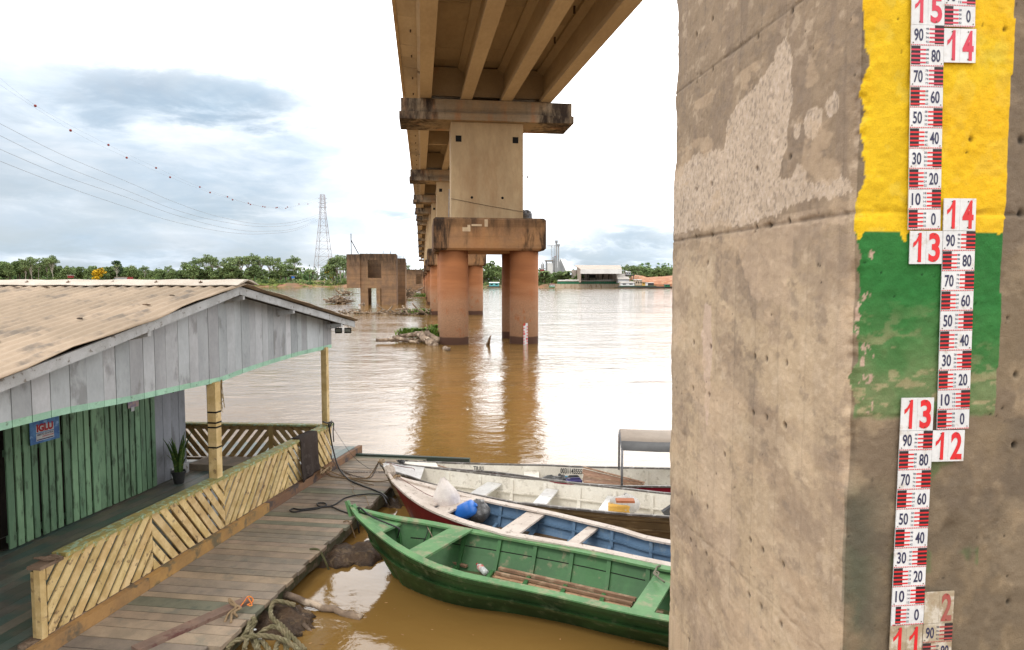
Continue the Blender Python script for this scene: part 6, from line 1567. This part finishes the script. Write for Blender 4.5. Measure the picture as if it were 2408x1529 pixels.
for i in range(84):
    px = -40+i*5.9; 
    if 440 < px < 700: continue
    py = float(np.interp(px, [-40, 50, 130, 200, 300, 330, 440], [609, 612, 624, 626, 622, 632, 636]))+rnd.uniform(-1, 8)
    plant('broad', px, py, rnd.uniform(14, 90), L3, 'bushy trees of the left far bank', rnd.uniform(.8, 1.15))
L4 = 'bushy tree crown at the foot of the tall pale-trunked stand'
for i in range(26):
    px = 440+i*10.5; py = rnd.uniform(620, 638)+(6 if px > 690 else 0)
    if 690 < px < 770: py = rnd.uniform(636, 649)
    plant('broad', px, py, rnd.uniform(8, 30), L4, 'bushes under the tall stand', rnd.uniform(.9, 1.3))
plant('dark', 263, 609, 40, 'dark round tree standing above the others on the left far bank', None, .85)
plant('dark', 15, 617, 60, 'dark green tree at the far left edge of the far bank', None, 1)
plant('yellow', 222, 629, 12, 'bright yellow flowering tree on the left far bank', None, 1.35, 0)
plant('yellow', 777, 615, 45, 'yellow flowering tree beside the nearest ruin on the far bank', None, .5, 0)
plant('bare', 275, 622, 20, 'bare pale tree below the dark round tree on the far bank', None, .8, 0); plant('bare', 312, 624, 30, 'bare pale tree right of the dark round tree on the far bank', None, .9, 0)
for px, py in ((342, 627), (392, 626)): plant('umbrella', px, py, 50, 'small flat-topped tree alone above the low forest left of the stand', 'flat-topped trees', .9)
for px, py in ((697, 625), (727, 632), (735, 633), (368, 630), (380, 633), (433, 632)): plant('palm', px, py, rnd.uniform(35, 60), 'palm tree on the skyline of the left far bank', 'palms on the skyline', 1.2)
for px, py in ((783, 605), (792, 602), (806, 604), (818, 606), (800, 612), (812, 614)): plant('broad' if px % 2 else 'umbrella', px, py, rnd.uniform(14, 40), 'tree in the group just left of the nearest ruin on the far bank', 'trees by the ruin', .85)
plant('umbrella', 953, 623, 30, 'tree crown peeping over the farthest ruins', None, .8)
for i in range(12): plant('broad', 1128+i*5, rnd.uniform(616, 642) if i != 5 else 612, rnd.uniform(10, 50), 'dense dark tree seen between the round piles', 'trees between the piles', .9)
for i in range(15): plant('broad', 1262+i*7.2, rnd.uniform(637, 650), rnd.uniform(6, 18), 'low spreading tree on the bank in front of the silos', 'trees before the silos', 1.3)
for px in (1281, 1336): plant('palm', px, 634, 10, 'palm tree on the bank in front of the silos', 'palms before the silos', 1.6)
plant('broad', 1355, 634, 20, 'rounded tree touching the left wall of the hangar', None, 1.4)
for px, py in ((1470, 627), (1480, 624), (1490, 628), (1500, 624)): plant('umbrella', px, py, 60, 'tall open tree just right of the hangar', 'tall trees right of the hangar', .9)
for i in range(20): plant('broad', 1500+i*4.4, rnd.uniform(627, 638), rnd.uniform(45, 80), 'tree on the rise behind the red earth bank', 'trees behind the red earth bank', 1.15)
for kind in PR:
    for t in PR[kind]:
        if t.name not in USED:
            for ch in list(t.children): bpy.data.objects.remove(ch)
            bpy.data.objects.remove(t)
# undergrowth: one uncountable mass of low scrub along the bank, and the far low forest
def scrub(name, lab, xs_, offr, hf, n, sz, seed, cols):
    rs_ = np.random.RandomState(seed); nc = n//60; V = []; C = []
    cx = rs_.uniform(xs_[0], xs_[1], nc); of = rs_.uniform(offr[0], offr[1], nc)
    for a, o_ in zip(cx, of):
        Y = shore(a)+o_; z = bank_z(a, o_); h = hf(a)*rs_.uniform(.5, 1.2); w_ = rs_.uniform(1.5, 4.2); g = cols[rs_.randint(len(cols))]
        v = rs_.normal(size=(60, 3)); v /= np.linalg.norm(v, axis=1)[:, None]; v[:, 2] = np.abs(v[:, 2])
        p = np.array([a, Y, z-.4])+v*np.array([w_, w_, h])*rs_.uniform(.5, 1, (60, 1)); e = rs_.normal(size=(60, 3))*sz; f = rs_.normal(size=(60, 3))*sz; f[:, 2] = np.abs(f[:, 2])
        V.append(np.stack([p-e*.6, p-f*.5, p+e*.6, p+f*.7], 1)); q = rs_.uniform(.7, 1.3, 60); C.append(np.array(g)[None]*q[:, None])
    V = np.concatenate(V).reshape(-1, 3); C = np.concatenate(C); me = bpy.data.meshes.new(name); nq = len(V)//4
    me.vertices.add(len(V)); me.vertices.foreach_set('co', V.ravel()); me.loops.add(len(V)); me.loops.foreach_set('vertex_index', np.arange(len(V))); me.polygons.add(nq)
    me.polygons.foreach_set('loop_start', np.arange(nq)*4); me.update(calc_edges=True)
    ca_ = me.color_attributes.new('Col', 'FLOAT_COLOR', 'CORNER'); ca_.data.foreach_set('color', np.repeat(np.concatenate([C, np.ones((nq, 1))], 1), 4, 0).ravel())
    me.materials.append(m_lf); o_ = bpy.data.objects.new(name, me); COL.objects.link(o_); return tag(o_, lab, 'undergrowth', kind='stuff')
cg = [(1, 1, 1), (1.3, 1.25, 1), (.8, .9, .8), (1.6, 1.4, 1.1), (.6, .75, .7)]
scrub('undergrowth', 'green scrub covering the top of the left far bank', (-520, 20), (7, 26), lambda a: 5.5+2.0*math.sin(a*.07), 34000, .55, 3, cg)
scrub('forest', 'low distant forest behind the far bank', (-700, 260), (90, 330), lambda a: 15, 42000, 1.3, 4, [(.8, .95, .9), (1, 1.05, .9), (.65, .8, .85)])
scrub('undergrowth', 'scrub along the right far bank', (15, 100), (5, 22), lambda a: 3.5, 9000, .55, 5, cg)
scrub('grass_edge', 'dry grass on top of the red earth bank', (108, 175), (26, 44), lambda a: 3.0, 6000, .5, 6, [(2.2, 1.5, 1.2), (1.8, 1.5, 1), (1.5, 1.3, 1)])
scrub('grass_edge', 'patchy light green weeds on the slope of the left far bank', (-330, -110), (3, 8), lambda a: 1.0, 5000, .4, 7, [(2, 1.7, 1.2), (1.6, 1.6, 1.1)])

# ------------------------------------------------------------------ pylon, lines, marker balls
m_lat = mat('lattice_steel', (.33, .29, .29), (.27, .24, .24), rough=.6, metal=.3, bump=0, s1=.1)
TB = at(762, 664, 690); TB.z = 6; Tp = at(762, 458, 690)
py_ = thing('power_pylon', 'tall lattice transmission tower rising behind the far bank trees', 'pylon', TB)
def tw(z): # half width by height
    Hh = Tp.z-TB.z; u = (z-TB.z)/Hh; return 8.2*(1-u)**1.05+.9 if u < .75 else 8.2*.25**1.05+.9-(u-.75)*4
levels = [TB.z+(Tp.z-TB.z)*u for u in (0, .09, .18, .28, .37, .46, .56, .64, .72, .79, .85, .90, .95, 1.0)]
for s1, s2 in ((-1, -1), (1, -1), (1, 1), (-1, 1)):
    m_ = MB()
    for a, b in zip(levels[:-1], levels[1:]): m_.beam(TB+Vector((s1*tw(a), s2*tw(a), a-TB.z)), TB+Vector((s1*tw(b), s2*tw(b), b-TB.z)), .30, .30)
    m_.build('leg', m_lat, py_)
m_ = MB(); cn4 = ((-1, -1), (1, -1), (1, 1), (-1, 1))
for i, (a, b) in enumerate(zip(levels[:-1], levels[1:])):
    for k in range(4):
        p, q = cn4[k], cn4[(k+1) % 4]; A = lambda c, z: TB+Vector((c[0]*tw(z), c[1]*tw(z), z-TB.z))
        m_.beam(A(p, a), A(q, b), .14, .14); m_.beam(A(q, a), A(p, b), .14, .14); m_.beam(A(p, b), A(q, b), .2 if i % 2 else .14, .2)
m_.build('bracing', m_lat, py_)
for z in (levels[-2], levels[-3], levels[-4]):
    m_ = MB()
    for s_ in (-1, 1): m_.beam(TB+Vector((0, 0, z-TB.z)), TB+Vector((s_*4.6, 0, z-TB.z+.5)), .22, .22); m_.beam(TB+Vector((0, 0, z-TB.z+2.4)), TB+Vector((s_*4.6, 0, z-TB.z+.5)), .16, .16)
    m_.build('cross_arm', m_lat, py_)
WA = Vector((TB.x, TB.y, 0)); WB = Vector((-88, 118, 0)); WD_ = (WB-WA).normalized()
def onwire(px, py, off=0.0):
    o_ = WA+Vector((-WD_.y, WD_.x, 0))*off; t, z = pl(px, py, o_, WD_); return o_+WD_*t+Vector((0, 0, z))
m_wire = mat('line_wire', (.16, .18, .20), rough=.5, bump=0, s1=.1); m_ball = mat('marker_red', (.20, .02, .015), (.14, .015, .012), rough=.5, bump=0, s1=1)
w1 = [(-60, 140), (83, 249), (166, 307), (255, 342), (298, 372), (367, 395), (400, 418), (470, 441), (535, 465), (584, 480), (625, 487), (671, 490), (710, 481), (757, 462)]
CO = ['first', 'second', 'third', 'fourth', 'fifth', 'sixth', 'seventh', 'eighth', 'ninth', 'tenth', 'eleventh', 'twelfth', 'thirteenth', 'fourteenth', 'fifteenth', 'sixteenth', 'seventeenth', 'eighteenth', 'nineteenth', 'twentieth']
def wire(lab, pts, off, r):
    mb = MB(); P3 = spline([onwire(x, y, off) for x, y in pts], 6); mb.tube(P3, [r*max(.35, min(1, p.y/500)) for p in P3], 4); tag(mb.build('power_line', m_wire), lab, 'power line')
wire('uppermost thin overhead line carrying the upper red marker balls', [(-60, 130), (83, 248), (255, 341), (367, 394), (470, 440), (535, 463), (584, 479), (625, 487), (671, 489), (710, 480), (757, 461)], 0, .035)
wire('second thin overhead line just below, carrying the lower marker balls', [(-60, 160), (166, 306), (298, 371), (400, 417), (494, 453), (589, 480), (648, 489), (690, 486), (762, 470)], 3, .035)
for i, pts in enumerate((((-60, 262), (0, 291), (150, 366), (300, 428), (420, 479), (520, 511), (620, 527), (700, 520), (762, 500)), ((-60, 290), (0, 319), (150, 391), (300, 449), (420, 496), (520, 521), (620, 533), (700, 526), (762, 504)),
                         ((-60, 322), (0, 351), (150, 414), (300, 465), (420, 508), (540, 538), (620, 544), (700, 536), (762, 508)), ((-60, 352), (0, 379), (150, 437), (300, 488), (420, 524), (540, 547), (620, 550), (700, 540), (762, 512)))):
    wire('%s of the four heavier power lines sagging across the left sky, counted from above' % CO[i], pts, -4+2*i, .10)
balls = [(83, 249, 0), (166, 307, 3), (255, 341, 0), (298, 371, 3), (367, 395, 0), (400, 417, 3), (470, 440, 0), (494, 453, 3), (535, 463, 0), (547, 470, 3), (584, 478, 0), (589, 481, 3), (618, 486, 0), (623, 487, 3), (649, 489, 3), (652, 488, 0), (672, 490, 0), (676, 487, 3), (703, 480, 0), (724, 480, 0)]
ball = None
for i, (x, y, off) in enumerate(balls):
    p = onwire(x, y, off)
    if ball is None:
        mb = MB(); rr = [(.21*math.sin(math.pi*k/10), .21*math.cos(math.pi*k/10)) for k in range(11)]
        mb.loft([[Vector((r*math.cos(2*math.pi*q/16), r*math.sin(2*math.pi*q/16), z)) for q in range(16)] for r, z in rr], True, True); ball = mb.build('marker_ball', m_ball, smooth=True); o_ = ball
    else: o_ = ball.copy(); COL.objects.link(o_)
    o_.location = p; s_ = 1.0+p.y/650*1.1; o_.scale = (s_, s_, s_)
    tag(o_, '%s red marker ball along the overhead line, counted from the left' % CO[i], 'marker ball', 'red marker balls on the line')

# ------------------------------------------------------------------ right bank: silos, hangar, barges
cs = lambda x, y: ((2000+x/3.44)/1.701, (900+y/3.44)/1.701)
def fq(x, y, Y): return at(*cs(x, y), Y)
def fbox(mb, x0, x1, y0, y1, Y, dep, col=(1, 1, 1), mi=0):
    a, b = fq(x0, y1, Y), fq(x1, y0, Y); mb.hexa([(a.x, Y, a.z), (b.x, Y, a.z), (b.x, Y+dep, a.z), (a.x, Y+dep, a.z)], [(a.x, Y, b.z), (b.x, Y, b.z), (b.x, Y+dep, b.z), (a.x, Y+dep, b.z)], col, mi)
m_sil = mat('galvanised_sheet', (.38, .39, .40), (.30, .31, .32), rough=.45, metal=.3, bump=.2, bs=3, s1=.4, st=(1, 1, .3)); m_wh = mat('white_sheet', (.66, .66, .65), (.58, .58, .57), rough=.6, bump=0, s1=.2)
m_beige = mat('beige_sheet', (.36, .29, .235), (.30, .245, .20), rough=.7, bump=0, s1=.2, st=(1, 1, .2)); m_hin = mat('hangar_wall', (.52, .45, .40), (.42, .36, .32), (.14, .12, .11), s1=.25, s3=.4, rough=.85, bump=0, st=(1, 1, .25))
m_gtarp = mat('green_cover', (.02, .20, .09), (.015, .15, .075), rough=.5, bump=0, s1=.5); m_crm = mat('cream_hull', (.52, .44, .33), (.44, .36, .26), (.30, .20, .12), s1=.4, s3=.8, t3=.6, rough=.7, bump=0, st=(1, 1, .3)); m_grf = mat('grey_roof', (.45, .42, .38), (.38, .35, .32), rough=.7, bump=0, s1=.3)
m_rst = mat('rust_red', (.25, .03, .03), rough=.6, bump=0, s1=1); m_tur = mat('turquoise_paint', (.12, .42, .44), (.10, .36, .38), rough=.6, bump=0, s1=.5); m_drk = mat('dark_hull', (.04, .045, .045), (.06, .05, .045), rough=.7, bump=0, s1=.4)
m_clay = mat('red_clay', (.36, .16, .08), (.28, .125, .07), (.38, .22, .13), s1=.15, s3=.4, t3=.55, rough=.95, bump=.5, bs=.9, bd=.4, st=(1, 1, 2))
Ys = 590
sl = thing('grain_silo', 'small round metal silo on red legs left of the grain building', 'silo', fq(585, 640, Ys), 0)
m_ = MB(); c = fq(585, 612, Ys); r_ = (fq(612, 600, Ys).x-fq(558, 600, Ys).x)/2; hz = fq(585, 545, Ys).z-c.z; m_.lathe((c.x, Ys+r_, c.z), [(r_, 0), (r_, hz), (.3, hz+2.2)], 16); m_.build('bin', m_sil, sl); m_ = MB(); m_.lathe((c.x, Ys+r_, c.z-6), [(r_*1.05, 0), (r_*1.05, 6)], 8); m_.build('base', m_rst, sl)
bl_ = thing('grain_building', 'pale blocky grain building beside the tall elevator towers', 'building', fq(690, 660, Ys), 0)
m_ = MB(); fbox(m_, 650, 728, 525, 668, Ys, 12); m_.build('wall', m_wh, bl_); m_ = MB(); fbox(m_, 632, 649, 500, 668, Ys, 10, (.6, .6, .6)); m_.build('stair_tower', m_sil, bl_); m_ = MB(); fbox(m_, 622, 730, 485, 496, Ys-.5, 14, (.6, .55, .5)); m_.build('roof', m_grf, bl_)
m_ = MB()
for i in range(6): fbox(m_, 655+i*12, 662+i*12, 498, 518, Ys+.3, .3)
m_.build('louvre', m_sil, bl_)
for i, (x0, x1, yt) in enumerate(((716, 742, 450), (742, 768, 438), (768, 790, 455))):
    t_ = thing('grain_silo', ('left', 'middle', 'right')[i]+' tall grey silo at the foot of the elevator towers', 'silo', fq((x0+x1)/2, 640, Ys+8)); a = fq(x0, 650, Ys+8); b = fq(x1, yt, Ys+8); r_ = (b.x-a.x)/2; m_ = MB(); m_.lathe(((a.x+b.x)/2, Ys+8+r_, a.z), [(r_, 0), (r_, b.z-a.z-1.5), (.5, b.z-a.z)], 14); m_.build('bin', m_sil, t_); m_ = MB(); m_.lathe(((a.x+b.x)/2, Ys+8+r_, b.z-1), [(r_*.7, 0), (r_*.7, 1.6)], 10); m_.build('top_rail', m_rst if i == 1 else m_steel, t_)
for i, (x, yt, wd, lab) in enumerate(((774, 238, .45, 'tallest thin elevator tower of the silo plant'), (803, 288, .42, 'second thin elevator tower right of the tallest one'))):
    t_ = thing('elevator_tower', lab, 'tower', fq(x, 640, Ys-3)); a = fq(x, 650, Ys-3); b = fq(x, yt, Ys-3); m_ = MB()
    for s1, s2 in cn4: m_.beam((a.x+s1*wd, Ys-3+s2*wd, a.z), (a.x+s1*wd, Ys-3+s2*wd, b.z), .45, .45)
    n = 16
    for k in range(n+1):
        z = a.z+(b.z-a.z)*k/n; m_.box((a.x, Ys-3, z), (2*wd+.3, 2*wd+.3, .3))
    m_.box((a.x, Ys-3, (a.z+b.z)/2), (.8, .8, b.z-a.z)); m_.build('frame', m_sil, t_); m_ = MB(); m_.box((a.x, Ys-3, b.z+.5), (2.2, 2.0, 1.8)); m_.build('head', m_steel, t_)
t_ = thing('conveyor_mast', 'lattice mast with a horizontal conveyor boom left of the tallest elevator tower', 'tower', fq(727, 600, Ys)); m_ = MB(); a = fq(727, 500, Ys); b = fq(727, 280, Ys)
for s_ in (-1.4, 1.4): m_.beam((a.x+s_, Ys, a.z), (a.x+s_, Ys, b.z), .35, .35)
for k in range(12): z = a.z+(b.z-a.z)*k/12; m_.beam((a.x-1.4, Ys, z), (a.x+1.4, Ys, z+(b.z-a.z)/12), .25, .25)
m_.build('mast', m_sil, t_); m_ = MB(); c = fq(650, 287, Ys); e = fq(775, 285, Ys); m_.beam(c, e, 1.0, .5); m_.beam(c+Vector((0, 0, -1)), e+Vector((0, 0, -1.2)), .3, .3); m_.build('boom', m_sil, t_)
wh = thing('warehouse', 'big white steep-roofed warehouse behind the silos', 'building', fq(900, 640, 640)); m_ = MB(); z0 = fq(800, 645, 640).z; pk = fq(832, 465, 640); e = fq(1005, 645, 700); e2 = fq(898, 468, 700); l = fq(770, 645, 640)
m_.hexa([(l.x, 640, z0), (pk.x, 640, pk.z), (fq(912, 640, 640).x, 640, z0), (fq(912, 640, 640).x-.1, 640, z0)], [(l.x, 640.5, z0), (pk.x, 640.5, pk.z), (fq(912, 640, 640).x, 640.5, z0), (fq(912, 640, 640).x-.1, 640.5, z0)], (.7, .7, .7)); m_.build('gable', m_sil, wh)
m_ = MB(); m_.add([pk, e2, e, (fq(912, 640, 640).x, 640, z0)], [(0, 1, 2, 3)]); m_.add([pk, e2, e2+Vector((-20, 0, -(pk.z-z0))), (l.x, 640, z0)], [(0, 1, 2, 3)]); m_.build('roof', m_wh, wh, fix=False)
Yh = 505
hg = thing('hangar', 'large beige open-fronted hangar with a white fascia on the far bank', 'building', fq(1350, 770, Yh)); a = fq(1057, 790, Yh+6); b = fq(1615, 670, Yh+6); er = fq(1677, 608, Yh-4); el_ = fq(1108, 608, Yh-4); eb = fq(1677, 672, Yh-4).z; ev = fq(1058, 553, Yh+32); ev2 = fq(1617, 555, Yh+32)
m_ = MB(); m_.box(((a.x+b.x)/2, Yh+34, (a.z+er.z)/2), (b.x-a.x+3, .5, er.z-a.z)); m_.build('back_wall', m_hin, hg)
m_ = MB(); w0 = fq(1058, 600, Yh+33); w1 = Vector((el_.x, Yh-4, 0)); zt_ = er.z-.4; m_.hexa([(w1.x, w1.y, a.z), (w1.x+.4, w1.y, a.z), (w0.x+.4, w0.y, a.z), (w0.x, w0.y, a.z)], [(w1.x, w1.y, zt_), (w1.x+.4, w1.y, zt_), (w0.x+.4, w0.y, ev.z-.5), (w0.x, w0.y, ev.z-.5)]); m_.build('side_wall', m_beige, hg); m_ = MB(); m_.box((b.x+.4, Yh+19, (a.z+er.z)/2), (.5, 29.4, er.z-a.z)); m_.build('side_wall', m_beige, hg)
m_ = MB(); m_.hexa([el_+Vector((0, 0, -.3)), er+Vector((0, 0, -.3)), ev2+Vector((2, 0, -.3)), ev+Vector((-2, 0, -.3))], [el_, er, ev2+Vector((2, 0, 0)), ev+Vector((-2, 0, 0))]); m_.build('roof', m_beige, hg)
m_ = MB(); m_.box(((el_.x+er.x)/2, Yh-4.2, (er.z+eb)/2), (er.x-el_.x, .3, er.z-eb)); m_.build('fascia', m_wh, hg)
m_ = MB()
for i in range(6): m_.box((a.x+(b.x-a.x)*(i+.5)/6, Yh+33.6, (a.z+eb)/2), (.4, .3, eb-a.z))
m_.box(((a.x+b.x)/2-.5, Yh+33, eb-1.5), (5, .5, 2.5)); m_.build('frame', m_drk, hg)
bg = P(*cs(760, 866), 0); Yb = bg.y; t_ = thing('cargo_barge', 'long cream barge with a green cover and grey roof moored before the hangar', 'barge', (bg.x, Yb, 0)); m_ = MB(); a = fq(757, 866, Yb); b = fq(1645, 813, Yb)
m_.hexa([(a.x+.6, Yb, -.4), (b.x-.3, Yb, -.4), (b.x-.3, Yb+11, -.4), (a.x+.6, Yb+11, -.4)], [(a.x, Yb-.3, b.z), (b.x, Yb-.3, b.z), (b.x, Yb+11, b.z), (a.x, Yb+11, b.z)]); m_.build('hull', m_crm, t_)
m_ = MB(); c = fq(800, 812, Yb+1); d_ = fq(1615, 776, Yb+1); m_.box(((c.x+d_.x)/2, Yb+5.5, (b.z+d_.z)/2), (d_.x-c.x, 8.5, d_.z-b.z-.01)); cv = m_.build('cargo_cover', m_gtarp, t_); m_ = MB()
for i in range(31): m_.box((c.x+(d_.x-c.x)*i/30, Yb+1.2, (b.z+d_.z)/2), (.22, .25, d_.z-b.z))
m_.build('rib', m_drk, cv)
for i in range(8):
    m_ = MB(); x0 = c.x+(d_.x-c.x)*i/8; x1 = c.x+(d_.x-c.x)*(i+1)/8-.1; q = .3*math.sin(i*1.2); m_.hexa([(x0, Yb+.9, d_.z), (x1, Yb+.9, d_.z), (x1, Yb+10.2, d_.z), (x0, Yb+10.2, d_.z)], [(x0, Yb+1, d_.z+.5+q*.4), (x1, Yb+1, d_.z+.5+q*.4), (x1, Yb+5.5, d_.z+1.1+q), (x0, Yb+5.5, d_.z+1.1+q)]); m_.build('roof_panel', m_grf, t_)
def bldg(name, lab, cat, x0, x1, y0, y1, Y, dep, mw, mr, win=0, rise=.25):
    t_ = thing(name, lab, cat, fq((x0+x1)/2, y1, Y)); m_ = MB(); fbox(m_, x0, x1, y0, y1, Y, dep); m_.build('wall', mw, t_); a = fq(x0, y0, Y); b = fq(x1, y0, Y); w_ = (b.x-a.x); m_ = MB(); h_ = w_*rise*.3
    m_.hexa([(a.x-.3, Y-.4, a.z), (b.x+.3, Y-.4, a.z), (b.x+.3, Y+dep+.4, a.z), (a.x-.3, Y+dep+.4, a.z)], [(a.x-.3, Y-.4, a.z+.2), (b.x+.3, Y-.4, a.z+.2), (b.x+.3, Y+dep+.4, a.z+.2+h_), (a.x-.3, Y+dep+.4, a.z+.2+h_)]); m_.build('roof', mr, t_)
    for i in range(win):
        xa = x0+(x1-x0)*(i+.25)/win; xb = x0+(x1-x0)*(i+.75)/win; m_ = MB(); fbox(m_, xa, xb, y0+(y1-y0)*.25, y0+(y1-y0)*.6, Y-.06, .05); m_.build('window', m_black, t_)
    return t_
bldg('work_boat', 'small green and white work boat moored left of the long barge', 'boat', 688, 752, 818, 848, 470, 5, m_wh, m_rst, 3); mb = MB(); fbox(mb, 680, 757, 845, 862, 468, 8); tag(mb.build('pontoon', m_gtarp), 'low dark green pontoon under the small work boat', 'pontoon')
bldg('conveyor_house', 'grey slatted loading shed just right of the hangar', 'shed', 1625, 1775, 745, 800, 500, 10, m_sil, m_grf, 0, 1.6)
bldg('shed', 'low whitish shed on the dock right of the long barge', 'shed', 1665, 1850, 797, 838, 485, 7, m_wh, m_grf, 2); bldg('house', 'two-storey cream house with small windows on the dock', 'house', 1862, 1955, 760, 832, 488, 8, m_crm, m_grf, 3)
bldg('cabin', 'small blue-grey cabin on a stilted platform above the dock', 'cabin', 1738, 1800, 650, 685, 505, 5, m_sil, m_wh, 2); t_ = thing('platform', 'dark stilted platform carrying the small cabin', 'platform', fq(1790, 760, 505)); m_ = MB(); fbox(m_, 1730, 1852, 686, 700, 504, 7); m_.build('deck', m_drk, t_)
for x in (1745, 1800, 1835): m_ = MB(); fbox(m_, x, x+7, 700, 780, 505, 1); m_.build('leg', m_drk, t_)
bldg('yellow_machine', 'orange yellow machine cabin on the dock', 'machine', 1960, 1998, 792, 835, 487, 4, m_jy, m_drk, 1); bldg('container', 'white container beside the orange yellow machine', 'container', 2000, 2035, 795, 835, 487, 4, m_wh, m_grf); bldg('shed', 'low dark open shed on the right end of the dock', 'shed', 2040, 2118, 800, 835, 489, 5, m_drk, m_grf)
mb = MB(); fbox(mb, 1648, 2150, 838, 864, 476, 9); tag(mb.build('floating_dock', m_drk), 'long dark floating dock right of the cream barge', 'dock'); mb = MB(); fbox(mb, 1648, 2150, 838, 843, 475.8, .15); tag(mb.build('dock_rail', m_gtarp), 'green rail along the edge of the long floating dock', 'rail')
mb = MB(); fbox(mb, 2155, 2400, 848, 864, 478, 7); tag(mb.build('dark_pontoon', m_drk), 'flat black pontoon at the right end by the near pier edge', 'pontoon'); bldg('green_boat', 'green cabin boat at the right end beside the near pier edge', 'boat', 2275, 2340, 825, 850, 477, 4, m_gtarp, m_drk, 2)
# red earth cutting
mb = MB(); pts = [(1860, 812), (1880, 745), (1915, 712), (1960, 700), (2010, 715), (2060, 738), (2150, 732), (2250, 725), (2350, 722), (2600, 700), (2900, 710)]; rr = []
for x, y in pts:
    a = fq(x, 815, 500); b = fq(x, (y+815)/2, 507); c = fq(x, y, 518); rr.append([a+Vector((0, 0, -2)), a, b+Vector((0, -2, 0)), c, c+Vector((0, 30, 1)), c+Vector((0, 30, -12))])
mb.loft(rr, False, False); o_ = mb.build('earth_bank', m_clay, fix=False); tag(o_, kind='structure')
# turquoise houseboat and small dwellings on the far bank
cB = lambda x, y: ((1300+x/2.408)/1.701, (900+y/2.408)/1.701)
_o = cs
def fq2(x, y, Y): return at(*cB(x, y), Y)
fq_ = fq; fq = fq2
bldg('houseboat', 'turquoise houseboat seen between the round piles', 'houseboat', 1582, 1675, 560, 592, 520, 7, m_tur, m_wh, 2); mb = MB(); fbox(mb, 1565, 1690, 590, 602, 519, 9); tag(mb.build('pontoon', m_drk), 'dark pontoon under the turquoise houseboat', 'pontoon')
bldg('hut', 'tiny grey hut at the forest edge just left of the nearest ruin', 'hut', 185, 204, 485, 515, 640, 5, m_grf, m_wh)
fq = fq_
for x, y, w_, h_, mm, nm, lab in ((163, 648, 8, 6, m_rst, 'hut', 'tiny reddish hut under the umbrella trees on the far bank'), (490, 655, 38, 9, m_grf, 'house', ''), (278, 655, 0, 0, None, '', '')):
    if not lab: continue
    a = at(x-w_/2, y+h_, 628); b = at(x+w_/2, y, 628); t_ = thing(nm, lab, nm, (a.x, 628, a.z)); m_ = MB(); m_.box(((a.x+b.x)/2, 630, (a.z+b.z)/2), (b.x-a.x, 4, b.z-a.z)); m_.build('wall', mm, t_); m_ = MB(); m_.box(((a.x+b.x)/2, 630, b.z+.2), (b.x-a.x+1, 5, .4)); m_.build('roof', m_grf, t_)
bx_ = at(285, 657, 622); t_ = thing('shack', 'grey and red riverside shack just above the roof ridge', 'shack', bx_); m_ = MB(); m_.box(bx_+Vector((0, 2, .3)), (11, 4, 2.6)); m_.build('wall', m_sil, t_); m_ = MB(); m_.box(bx_+Vector((7, 2, .6)), (3.4, 4.1, 3.0)); m_.build('annex', m_rst, t_); m_ = MB(); m_.box(bx_+Vector((0, 2, 1.85)), (12, 5, .4)); m_.build('roof', m_beige, t_)
bx_ = at(688, 660, 628)
bx_ = at(688, 652, 628); t_ = thing('shelter', 'small blue shelter on the bank under the tall pale-trunked stand', 'shelter', bx_); m_ = MB(); m_.box(bx_+Vector((0, 1.5, 0)), (2.4, 2, 1.8)); m_.build('wall', m_bd, t_); m_ = MB(); m_.box(bx_+Vector((.3, 1.5, 1.2)), (6, 3, .3)); m_.build('roof', m_grf, t_)

mb = MB(); rnd = random.Random(17)
for i in range(46):
    p = P(rnd.uniform(690, 1500), rnd.uniform(1360, 1525), .004); a = rnd.uniform(0, 6.28); L = rnd.uniform(.008, .03); d_ = Vector((math.cos(a), math.sin(a), 0)); e_ = Vector((-d_.y, d_.x, 0))*L*.4; g = rnd.uniform(.4, 1.6)
    mb.add([p-d_*L, p-e_, p+d_*L, p+e_], [(0, 1, 2, 3)], (g, g*.9, g*.6))
tag(mb.build('floating_litter', m_raw, fix=False), 'scattered bits of leaf and bark floating on the brown water by the green canoe', 'leaf litter', kind='stuff')
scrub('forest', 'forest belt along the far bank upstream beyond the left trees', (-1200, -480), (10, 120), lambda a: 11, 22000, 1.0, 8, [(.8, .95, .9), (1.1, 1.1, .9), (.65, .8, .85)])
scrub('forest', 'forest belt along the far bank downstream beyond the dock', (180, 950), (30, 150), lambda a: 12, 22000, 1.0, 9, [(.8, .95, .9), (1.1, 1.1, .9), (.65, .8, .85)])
print('objects', len(bpy.data.objects))
